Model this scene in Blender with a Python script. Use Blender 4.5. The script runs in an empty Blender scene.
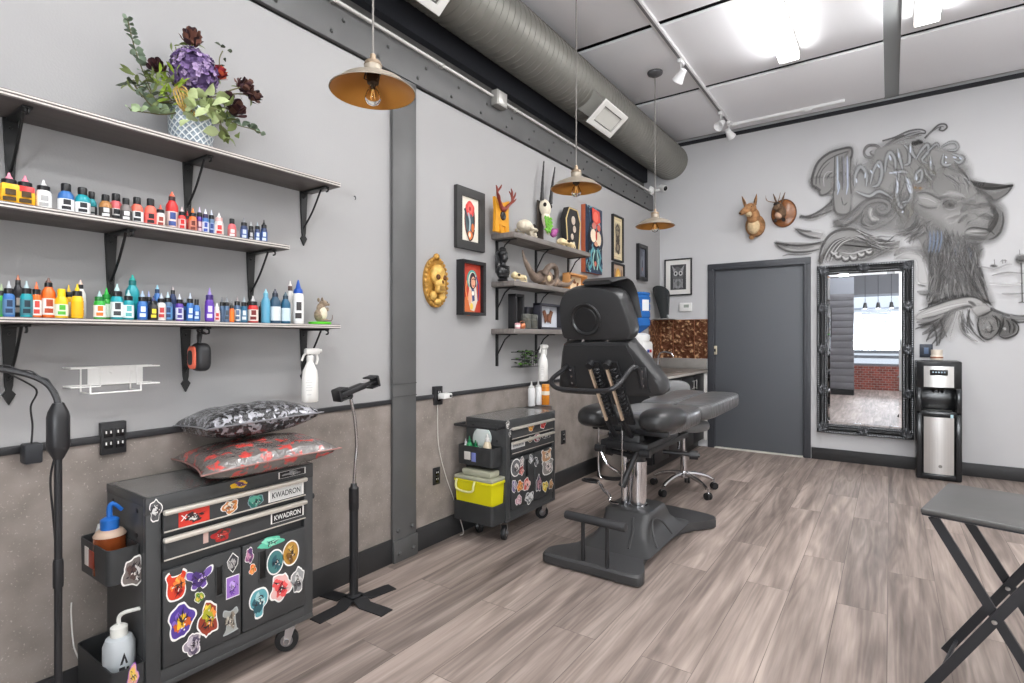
import bpy, bmesh, math, random
from mathutils import Vector, Matrix
random.seed(7)
C = bpy.context.scene.collection
SC = bpy.context.scene
# ------------------------------------------------------------------ measured camera (world metres)
CAM = Vector((2.305, 0.0, 1.26)); FPX = 542.0; CX = 512.0; CY = 338.0; YAW = math.radians(34.9)
FW = (-math.sin(YAW), math.cos(YAW)); RT = (math.cos(YAW), math.sin(YAW))
L = 6.457; CEIL = 3.585; WR = 4.9; YF = -2.9
def _ray(u, v):
    a = (u-CX)/FPX; b = -(v-CY)/FPX
    return (FW[0]+a*RT[0], FW[1]+a*RT[1], b)
def atX(u, v, x=0.0):
    d = _ray(u, v); t = (x-CAM.x)/d[0]; return Vector((x, t*d[1], CAM.z+t*d[2]))
def atY(u, v, y=L):
    d = _ray(u, v); t = y/d[1]; return Vector((CAM.x+t*d[0], y, CAM.z+t*d[2]))
def atZ(u, v, z=0.0):
    d = _ray(u, v); t = (z-CAM.z)/d[2]; return Vector((CAM.x+t*d[0], t*d[1], z))
def dep(x, y): return (x-CAM.x)*FW[0]+y*FW[1]
# ------------------------------------------------------------------ materials
def lin(c):
    c /= 255.0
    return c/12.92 if c <= 0.04045 else ((c+0.055)/1.055)**2.4
def rgb(c): return (lin(c[0]), lin(c[1]), lin(c[2]), 1.0)
_M = {}
def M(name, c=(128,128,128), rough=0.5, metal=0.0, var=0.0, vscale=20.0, bump=0.0, bscale=60.0, trans=0.0, ior=1.45, emit=0.0, spec=0.5, coat=0.0, stretch=None, alpha=1.0):
    if name in _M: return _M[name]
    m = bpy.data.materials.new(name); m.use_nodes = True
    nt = m.node_tree; b = nt.nodes['Principled BSDF']
    b.inputs['Base Color'].default_value = rgb(c); b.inputs['Roughness'].default_value = rough
    b.inputs['Metallic'].default_value = metal; b.inputs['IOR'].default_value = ior
    b.inputs['Transmission Weight'].default_value = trans
    b.inputs['Specular IOR Level'].default_value = spec
    b.inputs['Coat Weight'].default_value = coat
    b.inputs['Alpha'].default_value = alpha
    if emit > 0:
        b.inputs['Emission Color'].default_value = rgb(c); b.inputs['Emission Strength'].default_value = emit
    if var > 0 or bump > 0:
        tc = nt.nodes.new('ShaderNodeTexCoord'); mp = nt.nodes.new('ShaderNodeMapping')
        nt.links.new(tc.outputs['Object'], mp.inputs['Vector'])
        if stretch: mp.inputs['Scale'].default_value = stretch
    if var > 0:
        n = nt.nodes.new('ShaderNodeTexNoise'); n.inputs['Scale'].default_value = vscale; n.inputs['Detail'].default_value = 4
        nt.links.new(mp.outputs['Vector'], n.inputs['Vector'])
        r = nt.nodes.new('ShaderNodeMapRange'); r.inputs['From Min'].default_value = 0.3; r.inputs['From Max'].default_value = 0.7
        r.inputs['To Min'].default_value = 1-var; r.inputs['To Max'].default_value = 1+var
        nt.links.new(n.outputs['Fac'], r.inputs['Value'])
        mx = nt.nodes.new('ShaderNodeVectorMath'); mx.operation = 'SCALE'; mx.inputs[0].default_value = rgb(c)[:3]
        nt.links.new(r.outputs['Result'], mx.inputs['Scale']); nt.links.new(mx.outputs['Vector'], b.inputs['Base Color'])
    if bump > 0:
        n2 = nt.nodes.new('ShaderNodeTexNoise'); n2.inputs['Scale'].default_value = bscale; n2.inputs['Detail'].default_value = 3
        nt.links.new(mp.outputs['Vector'], n2.inputs['Vector'])
        bp = nt.nodes.new('ShaderNodeBump'); bp.inputs['Strength'].default_value = bump; bp.inputs['Distance'].default_value = 0.01
        nt.links.new(n2.outputs['Fac'], bp.inputs['Height']); nt.links.new(bp.outputs['Normal'], b.inputs['Normal'])
    _M[name] = m
    return m
def col(c, rough=0.5, **k):
    c = tuple(int(x) for x in c)
    return M('c_%d_%d_%d_%d%s' % (c[0], c[1], c[2], int(rough*100), ''.join('_%s%s' % i for i in sorted(k.items()))), c, rough, **k)
# ------------------------------------------------------------------ mesh builder
def frame_from(d):
    d = Vector(d).normalized()
    a = Vector((0,0,1)) if abs(d.z) < 0.9 else Vector((1,0,0))
    u = a.cross(d).normalized(); return u, d.cross(u).normalized(), d
def smooth(pts, n=6, closed=False):
    P = [Vector(p) for p in pts]; out = []; N = len(P)
    if N < 3: return P
    for i in range(N if closed else N-1):
        if closed: a, b, c, d = P[i-1], P[i], P[(i+1) % N], P[(i+2) % N]
        else: a, b, c, d = P[max(i-1,0)], P[i], P[i+1], P[min(i+2,N-1)]
        for k in range(n):
            t = k/n
            out.append(0.5*((2*b)+(c-a)*t+(2*a-5*b+4*c-d)*t*t+(3*b-a-3*c+d)*t**3))
    if not closed: out.append(P[-1])
    return out
class MB:
    def __init__(s, mat=None):
        s.v = []; s.f = []; s.mi = []; s.mats = []; s.c = 0; s.flat = set()
        if mat: s.mat(mat)
    def mat(s, m):
        if m not in s.mats: s.mats.append(m)
        s.c = s.mats.index(m); return s
    def add(s, vs, fs, X=None):
        o = len(s.v)
        for v in vs:
            v = Vector(v); s.v.append(X @ v if X is not None else v)
        for f in fs: s.f.append([i+o for i in f]); s.mi.append(s.c)
        return s
    def box(s, c, d, bev=0.0, rot=None, seg=2):
        c = Vector(c); X = Matrix.Translation(c) @ (rot.to_4x4() if rot is not None else Matrix.Identity(4))
        hx, hy, hz = d[0]/2, d[1]/2, d[2]/2
        if bev <= 0:
            vs = [(sx*hx, sy*hy, sz*hz) for sx in (-1,1) for sy in (-1,1) for sz in (-1,1)]
            return s.add(vs, [(0,1,3,2),(4,6,7,5),(0,4,5,1),(2,3,7,6),(0,2,6,4),(1,5,7,3)], X)
        bm = bmesh.new(); bmesh.ops.create_cube(bm, size=1.0)
        for v in bm.verts: v.co = Vector((v.co.x*d[0], v.co.y*d[1], v.co.z*d[2]))
        bmesh.ops.bevel(bm, geom=bm.edges[:], offset=min(bev, min(d)*0.49), segments=seg, profile=0.5, affect='EDGES')
        bm.verts.index_update()
        s.add([v.co.copy() for v in bm.verts], [[v.index for v in f.verts] for f in bm.faces], X); bm.free(); return s
    def tube(s, pts, r, n=8, closed=False, caps=True, flat=1.0):
        P = [Vector(p) for p in pts]; N = len(P)
        R = r if isinstance(r, (list, tuple)) else [r]*N
        vs = []; prev = None
        for i in range(N):
            if closed: t = P[(i+1) % N]-P[i-1]
            else: t = P[min(i+1,N-1)]-P[max(i-1,0)]
            if t.length < 1e-9: t = Vector((0,0,1))
            t.normalize()
            if prev is None: u, w, _ = frame_from(t)
            else:
                u = prev-t*prev.dot(t)
                if u.length < 1e-6: u, w, _ = frame_from(t)
                u.normalize(); w = t.cross(u)
            prev = u
            for k in range(n):
                a = 2*math.pi*k/n; vs.append(P[i]+(u*math.cos(a)+w*math.sin(a)*flat)*R[i])
        fs = []
        for i in range(N if closed else N-1):
            j = (i+1) % N
            for k in range(n): fs.append((i*n+k, i*n+(k+1) % n, j*n+(k+1) % n, j*n+k))
        if caps and not closed: fs += [tuple(range(n))[::-1], tuple((N-1)*n+k for k in range(n))]
        return s.add(vs, fs)
    def cyl(s, a, b, r, r2=None, n=16): return s.tube([a, b], [r, r if r2 is None else r2], n)
    def lathe(s, prof, c=(0,0,0), n=24, d=(0,0,1), sx=1.0, sy=1.0):
        u, w, t = frame_from(d) if tuple(d) != (0,0,1) else (Vector((1,0,0)), Vector((0,1,0)), Vector((0,0,1)))
        c = Vector(c); vs = []; fs = []; N = len(prof)
        for r, z in prof:
            for k in range(n):
                a = 2*math.pi*k/n; vs.append(c+u*(r*sx*math.cos(a))+w*(r*sy*math.sin(a))+t*z)
        for i in range(N-1):
            for k in range(n): fs.append((i*n+k, i*n+(k+1) % n, (i+1)*n+(k+1) % n, (i+1)*n+k))
        if prof[0][0] > 1e-5: fs.append(tuple(range(n))[::-1])
        if prof[-1][0] > 1e-5: fs.append(tuple((N-1)*n+k for k in range(n)))
        return s.add(vs, fs)
    def sup(s, c, d, e1=1.0, e2=1.0, rot=None, nu=24, nv=12, fn=None):
        """superellipsoid: e<1 boxy, 1 = ellipsoid"""
        X = Matrix.Translation(Vector(c)) @ (rot.to_4x4() if rot is not None else Matrix.Identity(4))
        pw = lambda x, e: math.copysign(abs(x)**e, x)
        vs = []; fs = []
        for j in range(nv+1):
            p = -math.pi/2+math.pi*j/nv
            for i in range(nu):
                a = 2*math.pi*i/nu
                q = Vector((d[0]/2*pw(math.cos(p),e1)*pw(math.cos(a),e2), d[1]/2*pw(math.cos(p),e1)*pw(math.sin(a),e2), d[2]/2*pw(math.sin(p),e1)))
                vs.append(fn(q) if fn else q)
        for j in range(nv):
            for i in range(nu): fs.append((j*nu+i, j*nu+(i+1) % nu, (j+1)*nu+(i+1) % nu, (j+1)*nu+i))
        return s.add(vs, fs, X)
    def ell(s, c, d, rot=None, nu=16, nv=10): return s.sup(c, d, 1, 1, rot, nu, nv)
    def prism(s, pts, o, u, v, depth):
        """polygon pts (2d) in frame o,u,v; extruded by depth along u x v"""
        o = Vector(o); u = Vector(u); v = Vector(v); n = u.cross(v).normalized(); N = len(pts)
        A = [o+u*p[0]+v*p[1] for p in pts]; B = [a+n*depth for a in A]
        return s.add(A+B, [tuple(range(N))[::-1], tuple(range(N, 2*N))]+[(i, (i+1) % N, N+(i+1) % N, N+i) for i in range(N)])
    def poly(s, pts):
        return s.add(pts, [tuple(range(len(pts)))])
    def grid(s, fn, nu, nv):
        vs = [fn(i/nu, j/nv) for j in range(nv+1) for i in range(nu+1)]
        return s.add(vs, [(j*(nu+1)+i, j*(nu+1)+i+1, (j+1)*(nu+1)+i+1, (j+1)*(nu+1)+i) for j in range(nv) for i in range(nu)])
    def text(s, txt, o, u, v, size, width=None, ext=0.0):
        vs, fs = text_geo(txt)
        if not vs: return s
        x0 = min(p[0] for p in vs); x1 = max(p[0] for p in vs); y0 = min(p[1] for p in vs); y1 = max(p[1] for p in vs)
        ky = size/(y1-y0); kx = (width/(x1-x0)) if width else ky
        o = Vector(o); u = Vector(u); v = Vector(v)
        return s.add([o+u*((p[0]-(x0+x1)/2)*kx)+v*((p[1]-(y0+y1)/2)*ky) for p in vs], fs)
    def build(s, name, parent=None, loc=None, sharp=40, rotz=0.0):
        me = bpy.data.meshes.new(name)
        o = bpy.data.objects.new(name, me); C.objects.link(o)
        if parent is not None:
            o.parent = parent; W = WORLD[parent.name]
        else:
            W = Matrix.Translation(Vector(loc) if loc is not None else Vector((0,0,0))) @ Matrix.Rotation(rotz, 4, 'Z')
            o.matrix_world = W
        WORLD[o.name] = W; I = W.inverted()
        me.from_pydata([I @ v for v in s.v], [], s.f)
        for m in s.mats: me.materials.append(m)
        me.polygons.foreach_set('material_index', s.mi)
        me.polygons.foreach_set('use_smooth', [True]*len(s.f))
        me.update(); me.validate()
        try: me.set_sharp_from_angle(angle=math.radians(sharp))
        except Exception: pass
        return o
WORLD = {}
_TG = {}
def text_geo(txt):
    if txt in _TG: return _TG[txt]
    cu = bpy.data.curves.new('lettering', 'FONT'); cu.body = txt; cu.size = 1.0; cu.offset = 0.012
    o = bpy.data.objects.new('lettering', cu); C.objects.link(o)
    dg = bpy.context.evaluated_depsgraph_get(); ev = o.evaluated_get(dg); me = bpy.data.meshes.new_from_object(ev)
    vs = [tuple(v.co) for v in me.vertices]; fs = [tuple(p.vertices) for p in me.polygons]
    bpy.data.objects.remove(o); bpy.data.curves.remove(cu); bpy.data.meshes.remove(me)
    _TG[txt] = (vs, fs); return vs, fs
def tag(o, label, cat, group=None, kind=None):
    if label: o['label'] = label
    if cat: o['category'] = cat
    if group: o['group'] = group
    if kind: o['kind'] = kind
    return o
def thing(name, label, cat, loc=(0,0,0), rotz=0.0, group=None):
    o = bpy.data.objects.new(name, None); C.objects.link(o)
    o.empty_display_size = 0.05
    W = Matrix.Translation(Vector(loc)) @ Matrix.Rotation(rotz, 4, 'Z'); o.matrix_world = W; WORLD[o.name] = W
    return tag(o, label, cat, group)
def struct(o, label=None, cat=None):
    o['kind'] = 'structure'
    if label: o['label'] = label; o['category'] = cat
    return o
def rx(a): return Matrix.Rotation(math.radians(a), 3, 'X')
def ry(a): return Matrix.Rotation(math.radians(a), 3, 'Y')
def rz(a): return Matrix.Rotation(math.radians(a), 3, 'Z')
U = Vector
# common materials
BLACK = M('black_metal', (34,34,36), 0.42, 0.0)
BLACKG = M('black_gloss', (22,22,24), 0.18)
CHROME = M('chrome', (215,215,218), 0.12, 1.0)
STEELB = M('brushed_steel', (190,188,186), 0.3, 1.0)
WHITE = M('white_plastic', (232,232,230), 0.4)
WHITEM = M('white_enamel', (228,226,222), 0.45)
DAY_W = 640.0; EXPO = 0.12; EM = 17.0; FIXW = 13.0; UPT = 56; WLC = (161,160,160)
# ================================================================== SETTING
# ---- floor: planks along y
def floor_mat():
    m = bpy.data.materials.new('wood_planks'); m.use_nodes = True; nt = m.node_tree; N = nt.nodes; K = nt.links; b = N['Principled BSDF']
    tc = N.new('ShaderNodeTexCoord'); mp = N.new('ShaderNodeMapping'); mp.inputs['Rotation'].default_value = (0,0,math.radians(90)); mp.inputs['Location'].default_value = (0, 0.105, 0)
    K.new(tc.outputs['Object'], mp.inputs['Vector'])
    br = N.new('ShaderNodeTexBrick'); br.offset = 0.37; br.offset_frequency = 2
    br.inputs['Scale'].default_value = 1.0; br.inputs['Brick Width'].default_value = 1.5; br.inputs['Row Height'].default_value = 0.2
    br.inputs['Mortar Size'].default_value = 0.0012; br.inputs['Mortar Smooth'].default_value = 0.1
    br.inputs['Color1'].default_value = (0,0,0,1); br.inputs['Color2'].default_value = (1,1,1,1); br.inputs['Mortar'].default_value = (0.5,0.5,0.5,1)
    br.inputs['Bias'].default_value = 0.0
    K.new(mp.outputs['Vector'], br.inputs['Vector'])
    sep = N.new('ShaderNodeSeparateColor'); K.new(br.outputs['Color'], sep.inputs['Color'])
    # per-plank random offset drives the grain
    off = N.new('ShaderNodeVectorMath'); off.operation = 'SCALE'; off.inputs['Scale'].default_value = 37.0; K.new(br.outputs['Color'], off.inputs[0])
    ad = N.new('ShaderNodeVectorMath'); ad.operation = 'ADD'; K.new(tc.outputs['Object'], ad.inputs[0]); K.new(off.outputs['Vector'], ad.inputs[1])
    g1 = N.new('ShaderNodeMapping'); g1.inputs['Scale'].default_value = (4.5, 0.35, 1); K.new(ad.outputs['Vector'], g1.inputs['Vector'])
    n1 = N.new('ShaderNodeTexNoise'); n1.inputs['Scale'].default_value = 3.0; n1.inputs['Detail'].default_value = 5; n1.inputs['Distortion'].default_value = 0.4; K.new(g1.outputs['Vector'], n1.inputs['Vector'])
    # cathedral grain rings
    g2 = N.new('ShaderNodeMapping'); g2.inputs['Scale'].default_value = (8.0, 0.55, 1); K.new(ad.outputs['Vector'], g2.inputs['Vector'])
    n2 = N.new('ShaderNodeTexNoise'); n2.inputs['Scale'].default_value = 1.2; n2.inputs['Detail'].default_value = 2; n2.inputs['Distortion'].default_value = 0.6; K.new(g2.outputs['Vector'], n2.inputs['Vector'])
    ml = N.new('ShaderNodeMath'); ml.operation = 'MULTIPLY'; ml.inputs[1].default_value = 36.0; K.new(n2.outputs['Fac'], ml.inputs[0])
    sn = N.new('ShaderNodeMath'); sn.operation = 'SINE'; K.new(ml.outputs[0], sn.inputs[0])
    g3 = N.new('ShaderNodeMapping'); g3.inputs['Scale'].default_value = (120, 5, 1); K.new(ad.outputs['Vector'], g3.inputs['Vector'])
    n3 = N.new('ShaderNodeTexNoise'); n3.inputs['Scale'].default_value = 1.0; n3.inputs['Detail'].default_value = 3; K.new(g3.outputs['Vector'], n3.inputs['Vector'])
    r1 = N.new('ShaderNodeValToRGB'); e = r1.color_ramp.elements
    e[0].position = 0.26; e[0].color = rgb((116,104,98)); e[1].position = 0.72; e[1].color = rgb((188,172,163))
    x = r1.color_ramp.elements.new(0.48); x.color = rgb((157,142,134))
    K.new(n1.outputs['Fac'], r1.inputs['Fac'])
    # value modulation = plank tone * rings * fine grain
    a1 = N.new('ShaderNodeMath'); a1.operation = 'MULTIPLY_ADD'; a1.inputs[1].default_value = 0.11; a1.inputs[2].default_value = 0.42; K.new(sn.outputs[0], a1.inputs[0])
    a2 = N.new('ShaderNodeMath'); a2.operation = 'MULTIPLY_ADD'; a2.inputs[1].default_value = 0.36; K.new(n3.outputs['Fac'], a2.inputs[0]); K.new(a1.outputs[0], a2.inputs[2])
    a3 = N.new('ShaderNodeMath'); a3.operation = 'MULTIPLY_ADD'; a3.inputs[1].default_value = 0.30; K.new(sep.outputs['Red'], a3.inputs[0]); K.new(a2.outputs[0], a3.inputs[2])
    sb = N.new('ShaderNodeMath'); sb.operation = 'MULTIPLY_ADD'; sb.inputs[1].default_value = -0.45; K.new(br.outputs['Fac'], sb.inputs[0]); K.new(a3.outputs[0], sb.inputs[2])
    sc = N.new('ShaderNodeVectorMath'); sc.operation = 'SCALE'; K.new(r1.outputs['Color'], sc.inputs[0]); K.new(sb.outputs[0], sc.inputs['Scale'])
    K.new(sc.outputs['Vector'], b.inputs['Base Color'])
    b.inputs['Roughness'].default_value = 0.5; b.inputs['Specular IOR Level'].default_value = 0.35
    bp = N.new('ShaderNodeBump'); bp.inputs['Strength'].default_value = 0.12; bp.inputs['Distance'].default_value = 0.004
    K.new(sb.outputs[0], bp.inputs['Height']); K.new(bp.outputs['Normal'], b.inputs['Normal'])
    return m
mb = MB(floor_mat()); mb.box(((WR-0.3)/2, (L+YF)/2, -0.05), (WR+0.3, L-YF, 0.1)); struct(mb.build('floor'), 'grey brown wood plank floor of the studio', 'floor')
WALLP = M('wall_paint', WLC, 0.85, bump=0.06, bscale=140, var=0.012, vscale=3)
WALLB = M('wall_paint_back', (200,200,202), 0.85, bump=0.05, bscale=140, var=0.012, vscale=3)
def speck_mat():
    m = bpy.data.materials.new('speckled_panel'); m.use_nodes = True; nt = m.node_tree; N = nt.nodes; K = nt.links; b = N['Principled BSDF']
    tc = N.new('ShaderNodeTexCoord')
    a = N.new('ShaderNodeTexNoise'); a.inputs['Scale'].default_value = 7; a.inputs['Detail'].default_value = 6; K.new(tc.outputs['Object'], a.inputs['Vector'])
    r = N.new('ShaderNodeValToRGB'); r.color_ramp.elements[0].position = 0.3; r.color_ramp.elements[0].color = rgb((122,114,108)); r.color_ramp.elements[1].position = 0.7; r.color_ramp.elements[1].color = rgb((150,141,135)); K.new(a.outputs['Fac'], r.inputs['Fac'])
    v = N.new('ShaderNodeTexNoise'); v.inputs['Scale'].default_value = 130; v.inputs['Detail'].default_value = 2; K.new(tc.outputs['Object'], v.inputs['Vector'])
    s = N.new('ShaderNodeValToRGB'); s.color_ramp.elements[0].position = 0.64; s.color_ramp.elements[0].color = (0,0,0,1); s.color_ramp.elements[1].position = 0.76; s.color_ramp.elements[1].color = (0.75,0.75,0.75,1); K.new(v.outputs['Fac'], s.inputs['Fac'])
    mx = N.new('ShaderNodeMixRGB'); mx.inputs['Color2'].default_value = rgb((186,176,168)); K.new(s.outputs['Color'], mx.inputs['Fac']); K.new(r.outputs['Color'], mx.inputs['Color1'])
    K.new(mx.outputs['Color'], b.inputs['Base Color']); b.inputs['Roughness'].default_value = 0.75; b.inputs['Specular IOR Level'].default_value = 0.2
    return m
TRIMB = M('black_trim', (44,44,46), 0.5)
BASEB = M('black_baseboard', (46,46,47), 0.5, var=0.1, vscale=8)
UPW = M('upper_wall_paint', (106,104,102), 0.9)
DKCE = M('dark_joist_paint', (74,77,84), 0.8); DKGAP = M('dark_ceiling_gap', (34,34,37), 0.9)
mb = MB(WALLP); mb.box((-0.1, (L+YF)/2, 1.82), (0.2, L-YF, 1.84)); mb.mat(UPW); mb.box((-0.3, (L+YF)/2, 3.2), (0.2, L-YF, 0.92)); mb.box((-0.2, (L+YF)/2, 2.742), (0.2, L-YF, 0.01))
mb.mat(WALLP); mb.box((-0.1, (L+YF)/2, 0.45), (0.2, L-YF, 0.9))
struct(mb.build('wall_left'), 'pale grey painted long side wall with shelves', 'wall')
mb = MB(speck_mat()); mb.box((0.002, (L+YF)/2, 0.45), (0.016, L-YF-0.002, 0.885)); struct(mb.build('wall_left_wainscot'), 'speckled brown grey wainscot panel below black rail', 'wainscot')
mb = MB(TRIMB); mb.box((0.008, (2.11+YF)/2, 0.9015), (0.022, 2.11-YF, 0.025), 0.004); mb.box((0.008, (2.29+4.9)/2, 0.9015), (0.022, 4.9-2.29, 0.025), 0.004); struct(mb.build('trim_1'), 'black chair rail capping the wainscot', 'trim')
mb = MB(BASEB); mb.box((0.014, (2.11+YF)/2, 0.066), (0.022, 2.11-YF, 0.132), 0.004); mb.box((0.014, (2.295+4.9)/2, 0.066), (0.022, 4.9-2.295, 0.132), 0.004); struct(mb.build('baseboard_left'), 'tall black baseboard under the wainscot', 'baseboard')
# back wall, with the doorway hole
mb = MB(WALLB); dx0, dx1, dh = 0.62, 1.585, 2.075
mb.box(((dx0-0.3)/2, L+0.08, CEIL/2+0.03), (dx0+0.3, 0.16, CEIL+0.06)); mb.box(((dx1+WR)/2, L+0.08, CEIL/2+0.03), (WR-dx1, 0.16, CEIL+0.06)); mb.box(((dx0+dx1)/2, L+0.08, (dh+CEIL)/2+0.03), (dx1-dx0, 0.16, CEIL-dh+0.06))
struct(mb.build('wall_back'), 'grey back wall with door, mirror and mural', 'wall')
mb = MB(BASEB); mb.box(((1.63+WR)/2, L-0.008, 0.06), (WR-1.63, 0.018, 0.12), 0.003); struct(mb.build('baseboard_back'), 'black baseboard under the mirror and mural', 'baseboard')
# door
DOORG = M('door_paint', (88,91,96), 0.55, bump=0.03, bscale=40, stretch=(1,1,6))
CASG = M('casing_paint', (62,64,69), 0.45)
d1 = bpy.data.objects.new('door_1', None); C.objects.link(d1); d1.location = (1.1, L, 0); WORLD['door_1'] = Matrix.Translation((1.1, L, 0)); bpy.context.view_layer.update()
struct(d1, 'closed dark grey slab door in back wall', 'door')
mb = MB(DOORG); mb.box((1.102, L+0.03, 1.04), (0.905, 0.04, 2.052), 0.003); mb.build('slab', d1)
mb = MB(CASG)
for (x0, x1) in ((0.573, 0.648), (1.558, 1.624)): 
    mb.box(((x0+x1)/2, L-0.006, 1.02), (x1-x0, 0.03, 2.04), 0.006); xi = x1-0.012 if x0 < 1 else x0+0.012
    mb.box((xi, L-0.012, 1.025), (0.02, 0.03, 2.05), 0.004)
mb.box((1.0985, L-0.0068, 2.0725), (1.053, 0.03, 0.076), 0.006); mb.box((1.0985, L-0.0125, 2.05), (0.932, 0.03, 0.02), 0.004)
for x in (0.64, 1.565): mb.box((x, L+0.05, 1.03), (0.03, 0.1, 2.06))
mb.box((1.1, L+0.05, 2.065), (0.92, 0.1, 0.02))
mb.build('casing', d1)
mb = MB(M('brass_plate', (200,190,165), 0.35, 0.6)); mb.box((0.652, L-0.014, 1.12), (0.05, 0.012, 0.10), 0.002); mb.mat(BLACK); mb.box((0.656, L-0.0205, 1.12), (0.018, 0.002, 0.035)); mb.build('strike_plate', d1)
mb = MB(M('under_door_light', (215,212,205), 0.5)); mb.box((1.1, L+0.01, 0.006), (0.9, 0.06, 0.012)); mb.build('under_door_light', d1)  # pale strip painted in for light showing under the door
# right and front walls (seen in the mirror, and they carry the daylight)
mb = MB(M('wall_paint_white',(236,236,234),0.85)); mb.box((WR+0.1, (L+YF)/2, 1.82), (0.2, L-YF, 3.66)); struct(mb.build('wall_right'), 'plain grey wall opposite the shelves', 'wall')
DKW = M('dark_storefront_wall', (92,92,95), 0.8)
def brick_mat():
    m = bpy.data.materials.new('red_brick'); m.use_nodes = True; nt = m.node_tree; b = nt.nodes['Principled BSDF']
    tc = nt.nodes.new('ShaderNodeTexCoord'); mp = nt.nodes.new('ShaderNodeMapping'); mp.inputs['Rotation'].default_value = (math.radians(90),0,0); nt.links.new(tc.outputs['Object'], mp.inputs['Vector'])
    br = nt.nodes.new('ShaderNodeTexBrick'); br.inputs['Scale'].default_value = 4.4; br.inputs['Color1'].default_value = rgb((150,78,66)); br.inputs['Color2'].default_value = rgb((112,60,54)); br.inputs['Mortar'].default_value = rgb((150,140,135)); br.inputs['Mortar Size'].default_value = 0.02
    nt.links.new(mp.outputs['Vector'], br.inputs['Vector']); nt.links.new(br.outputs['Color'], b.inputs['Base Color']); b.inputs['Roughness'].default_value = 0.9
    return m
BRICK = brick_mat()
mb = MB(DKW); mb.box((0.75-0.15, YF-0.1, 1.82), (1.8, 0.2, 3.66)); mb.box(((1.5+WR)/2, YF-0.1, (2.32+3.65)/2), (WR-1.5, 0.2, 1.33)); mb.box((4.75, YF-0.1, 1.2), (0.3, 0.2, 2.4))
mb.mat(BRICK); mb.box(((1.5+4.6)/2, YF-0.1, 0.29), (3.1, 0.2, 0.58)); struct(mb.build('wall_front'), 'storefront wall with low brick sill under the window', 'wall')
w1 = bpy.data.objects.new('window_1', None); C.objects.link(w1); w1.location = (3.05, YF, 0.58); WORLD['window_1'] = Matrix.Translation((3.05, YF, 0.58)); struct(w1, 'wide storefront window above brick sill', 'window')
mb = MB(M('window_frame_grey', (120,124,130), 0.4)); 
for z in (0.6, 0.80, 0.92, 2.3): mb.box((3.05, YF-0.1, z), (3.1, 0.06, 0.07))
for x in (1.52, 2.6, 3.6, 4.58): mb.box((x, YF-0.1, 1.45), (0.08, 0.06, 1.72))
mb.build('frame', w1)
mb = MB(M('blind_slat', (150,156,166), 0.5))
for k in range(9): mb.box((2.02, YF-0.06, 1.15+0.10*k), (0.60, 0.03, 0.052))
mb.build('blind', w1)
GLASS = M('window_glass', (255,255,255), 0.0, trans=1.0, ior=1.02)
mb = MB(GLASS); mb.box((3.05, YF-0.1, 1.45), (3.1, 0.006, 1.7)); mb.build('glass', w1)
# grey plank partition beside the storefront
SID = M('plank_siding', (112,112,116), 0.7, var=0.05, vscale=3)
mb = MB(SID)
for i in range(14): mb.box((0.84, -1.22, 0.12+i*0.152+0.075), (1.62, 0.05, 0.148), 0.006)
mb.mat(BASEB); mb.box((0.84, -1.2, 0.06), (1.62, 0.06, 0.12)); mb.mat(M('partition_cap', (150,154,162), 0.6)); mb.box((0.84, -1.22, 2.42), (1.62, 0.05, 0.36))
mb.mat(SID); mb.box((0.84, -1.26, 1.3), (1.62, 0.03, 2.6)); struct(mb.build('wall_partition'), 'grey plank partition reflected in the mirror', 'partition')
# framed drawing on the partition
t = thing('partition_picture', 'framed drawing on the grey plank partition seen in mirror', 'picture', (0.95,-1.195,1.5)); mb = MB(M('frame_black',(34,34,36),0.4)); mb.box((1.02,-1.183,1.62),(0.42,0.02,0.66),0.003); mb.build('frame', t); mb = MB(M('white_mat',(228,226,222),0.7)); mb.box((1.02,-1.171,1.62),(0.37,0.006,0.61)); mb.mat(col((110,110,112),0.6)); mb.box((1.02,-1.167,1.62),(0.22,0.004,0.42)); mb.build('picture', t)
# pale building across the street
mb = MB(M('street_facade', (226,228,232), 0.9)); mb.box((3.0, -9.1, 2.5), (14, 0.2, 5)); mb.mat(M('facade_line', (150,156,165), 0.9))
for i in range(5): mb.box((3.0, -8.98, 1.15+i*0.55), (14, 0.05, 0.05))
for x in (0.2, 1.6, 3.4, 5.4): mb.box((x, -8.98, 1.6), (0.9, 0.06, 1.0))
struct(mb.build('exterior_facade'), 'pale building across the street', 'building')
mb = MB(M('pavement', (176,174,170), 0.9)); mb.box((3.0, -6.1, -0.06), (14, 6.2, 0.1)); struct(mb.build('exterior_pavement'), 'pale pavement outside the storefront', 'pavement')
# ---- ceiling: white panels with dark gaps
CEILP = M('ceiling_panel', (246,246,249), 0.8, bump=0.03, bscale=90)
mb = MB(DKGAP); mb.box((WR/2-0.15, (L+YF)/2, CEIL+0.1), (WR+0.5, L-YF, 0.1)); mb.mat(M('ceiling_strip',(150,153,153),0.7)); mb.box((2.317, (L+YF)/2, CEIL+0.03), (0.12, L-YF-0.02, 0.02)); mb.mat(CEILP)
ys = [6.40-1.24*i for i in range(9)]
for a in range(8):
    y1 = ys[a]-0.034; y0 = ys[a+1]+0.034
    for (x0, x1) in ((-0.12, 2.262), (2.372, 4.88)):
        mb.box(((x0+x1)/2, (y0+y1)/2, CEIL+0.01), (x1-x0, y1-y0, 0.024), 0.008)
struct(mb.build('ceiling'), 'ceiling of large white panels with dark gaps', 'ceiling')
mb = MB(M('dark_gap_strip',(40,40,44),0.8)); mb.box((WR/2, L-0.012, 3.562), (WR-0.02, 0.02, 0.038)); struct(mb.build('shadow_gap_strip'), 'dark strip standing in for the shadow gap between back wall and ceiling panels', 'trim')  # dark colour stands in for the shadow gap at the ceiling edge
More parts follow.
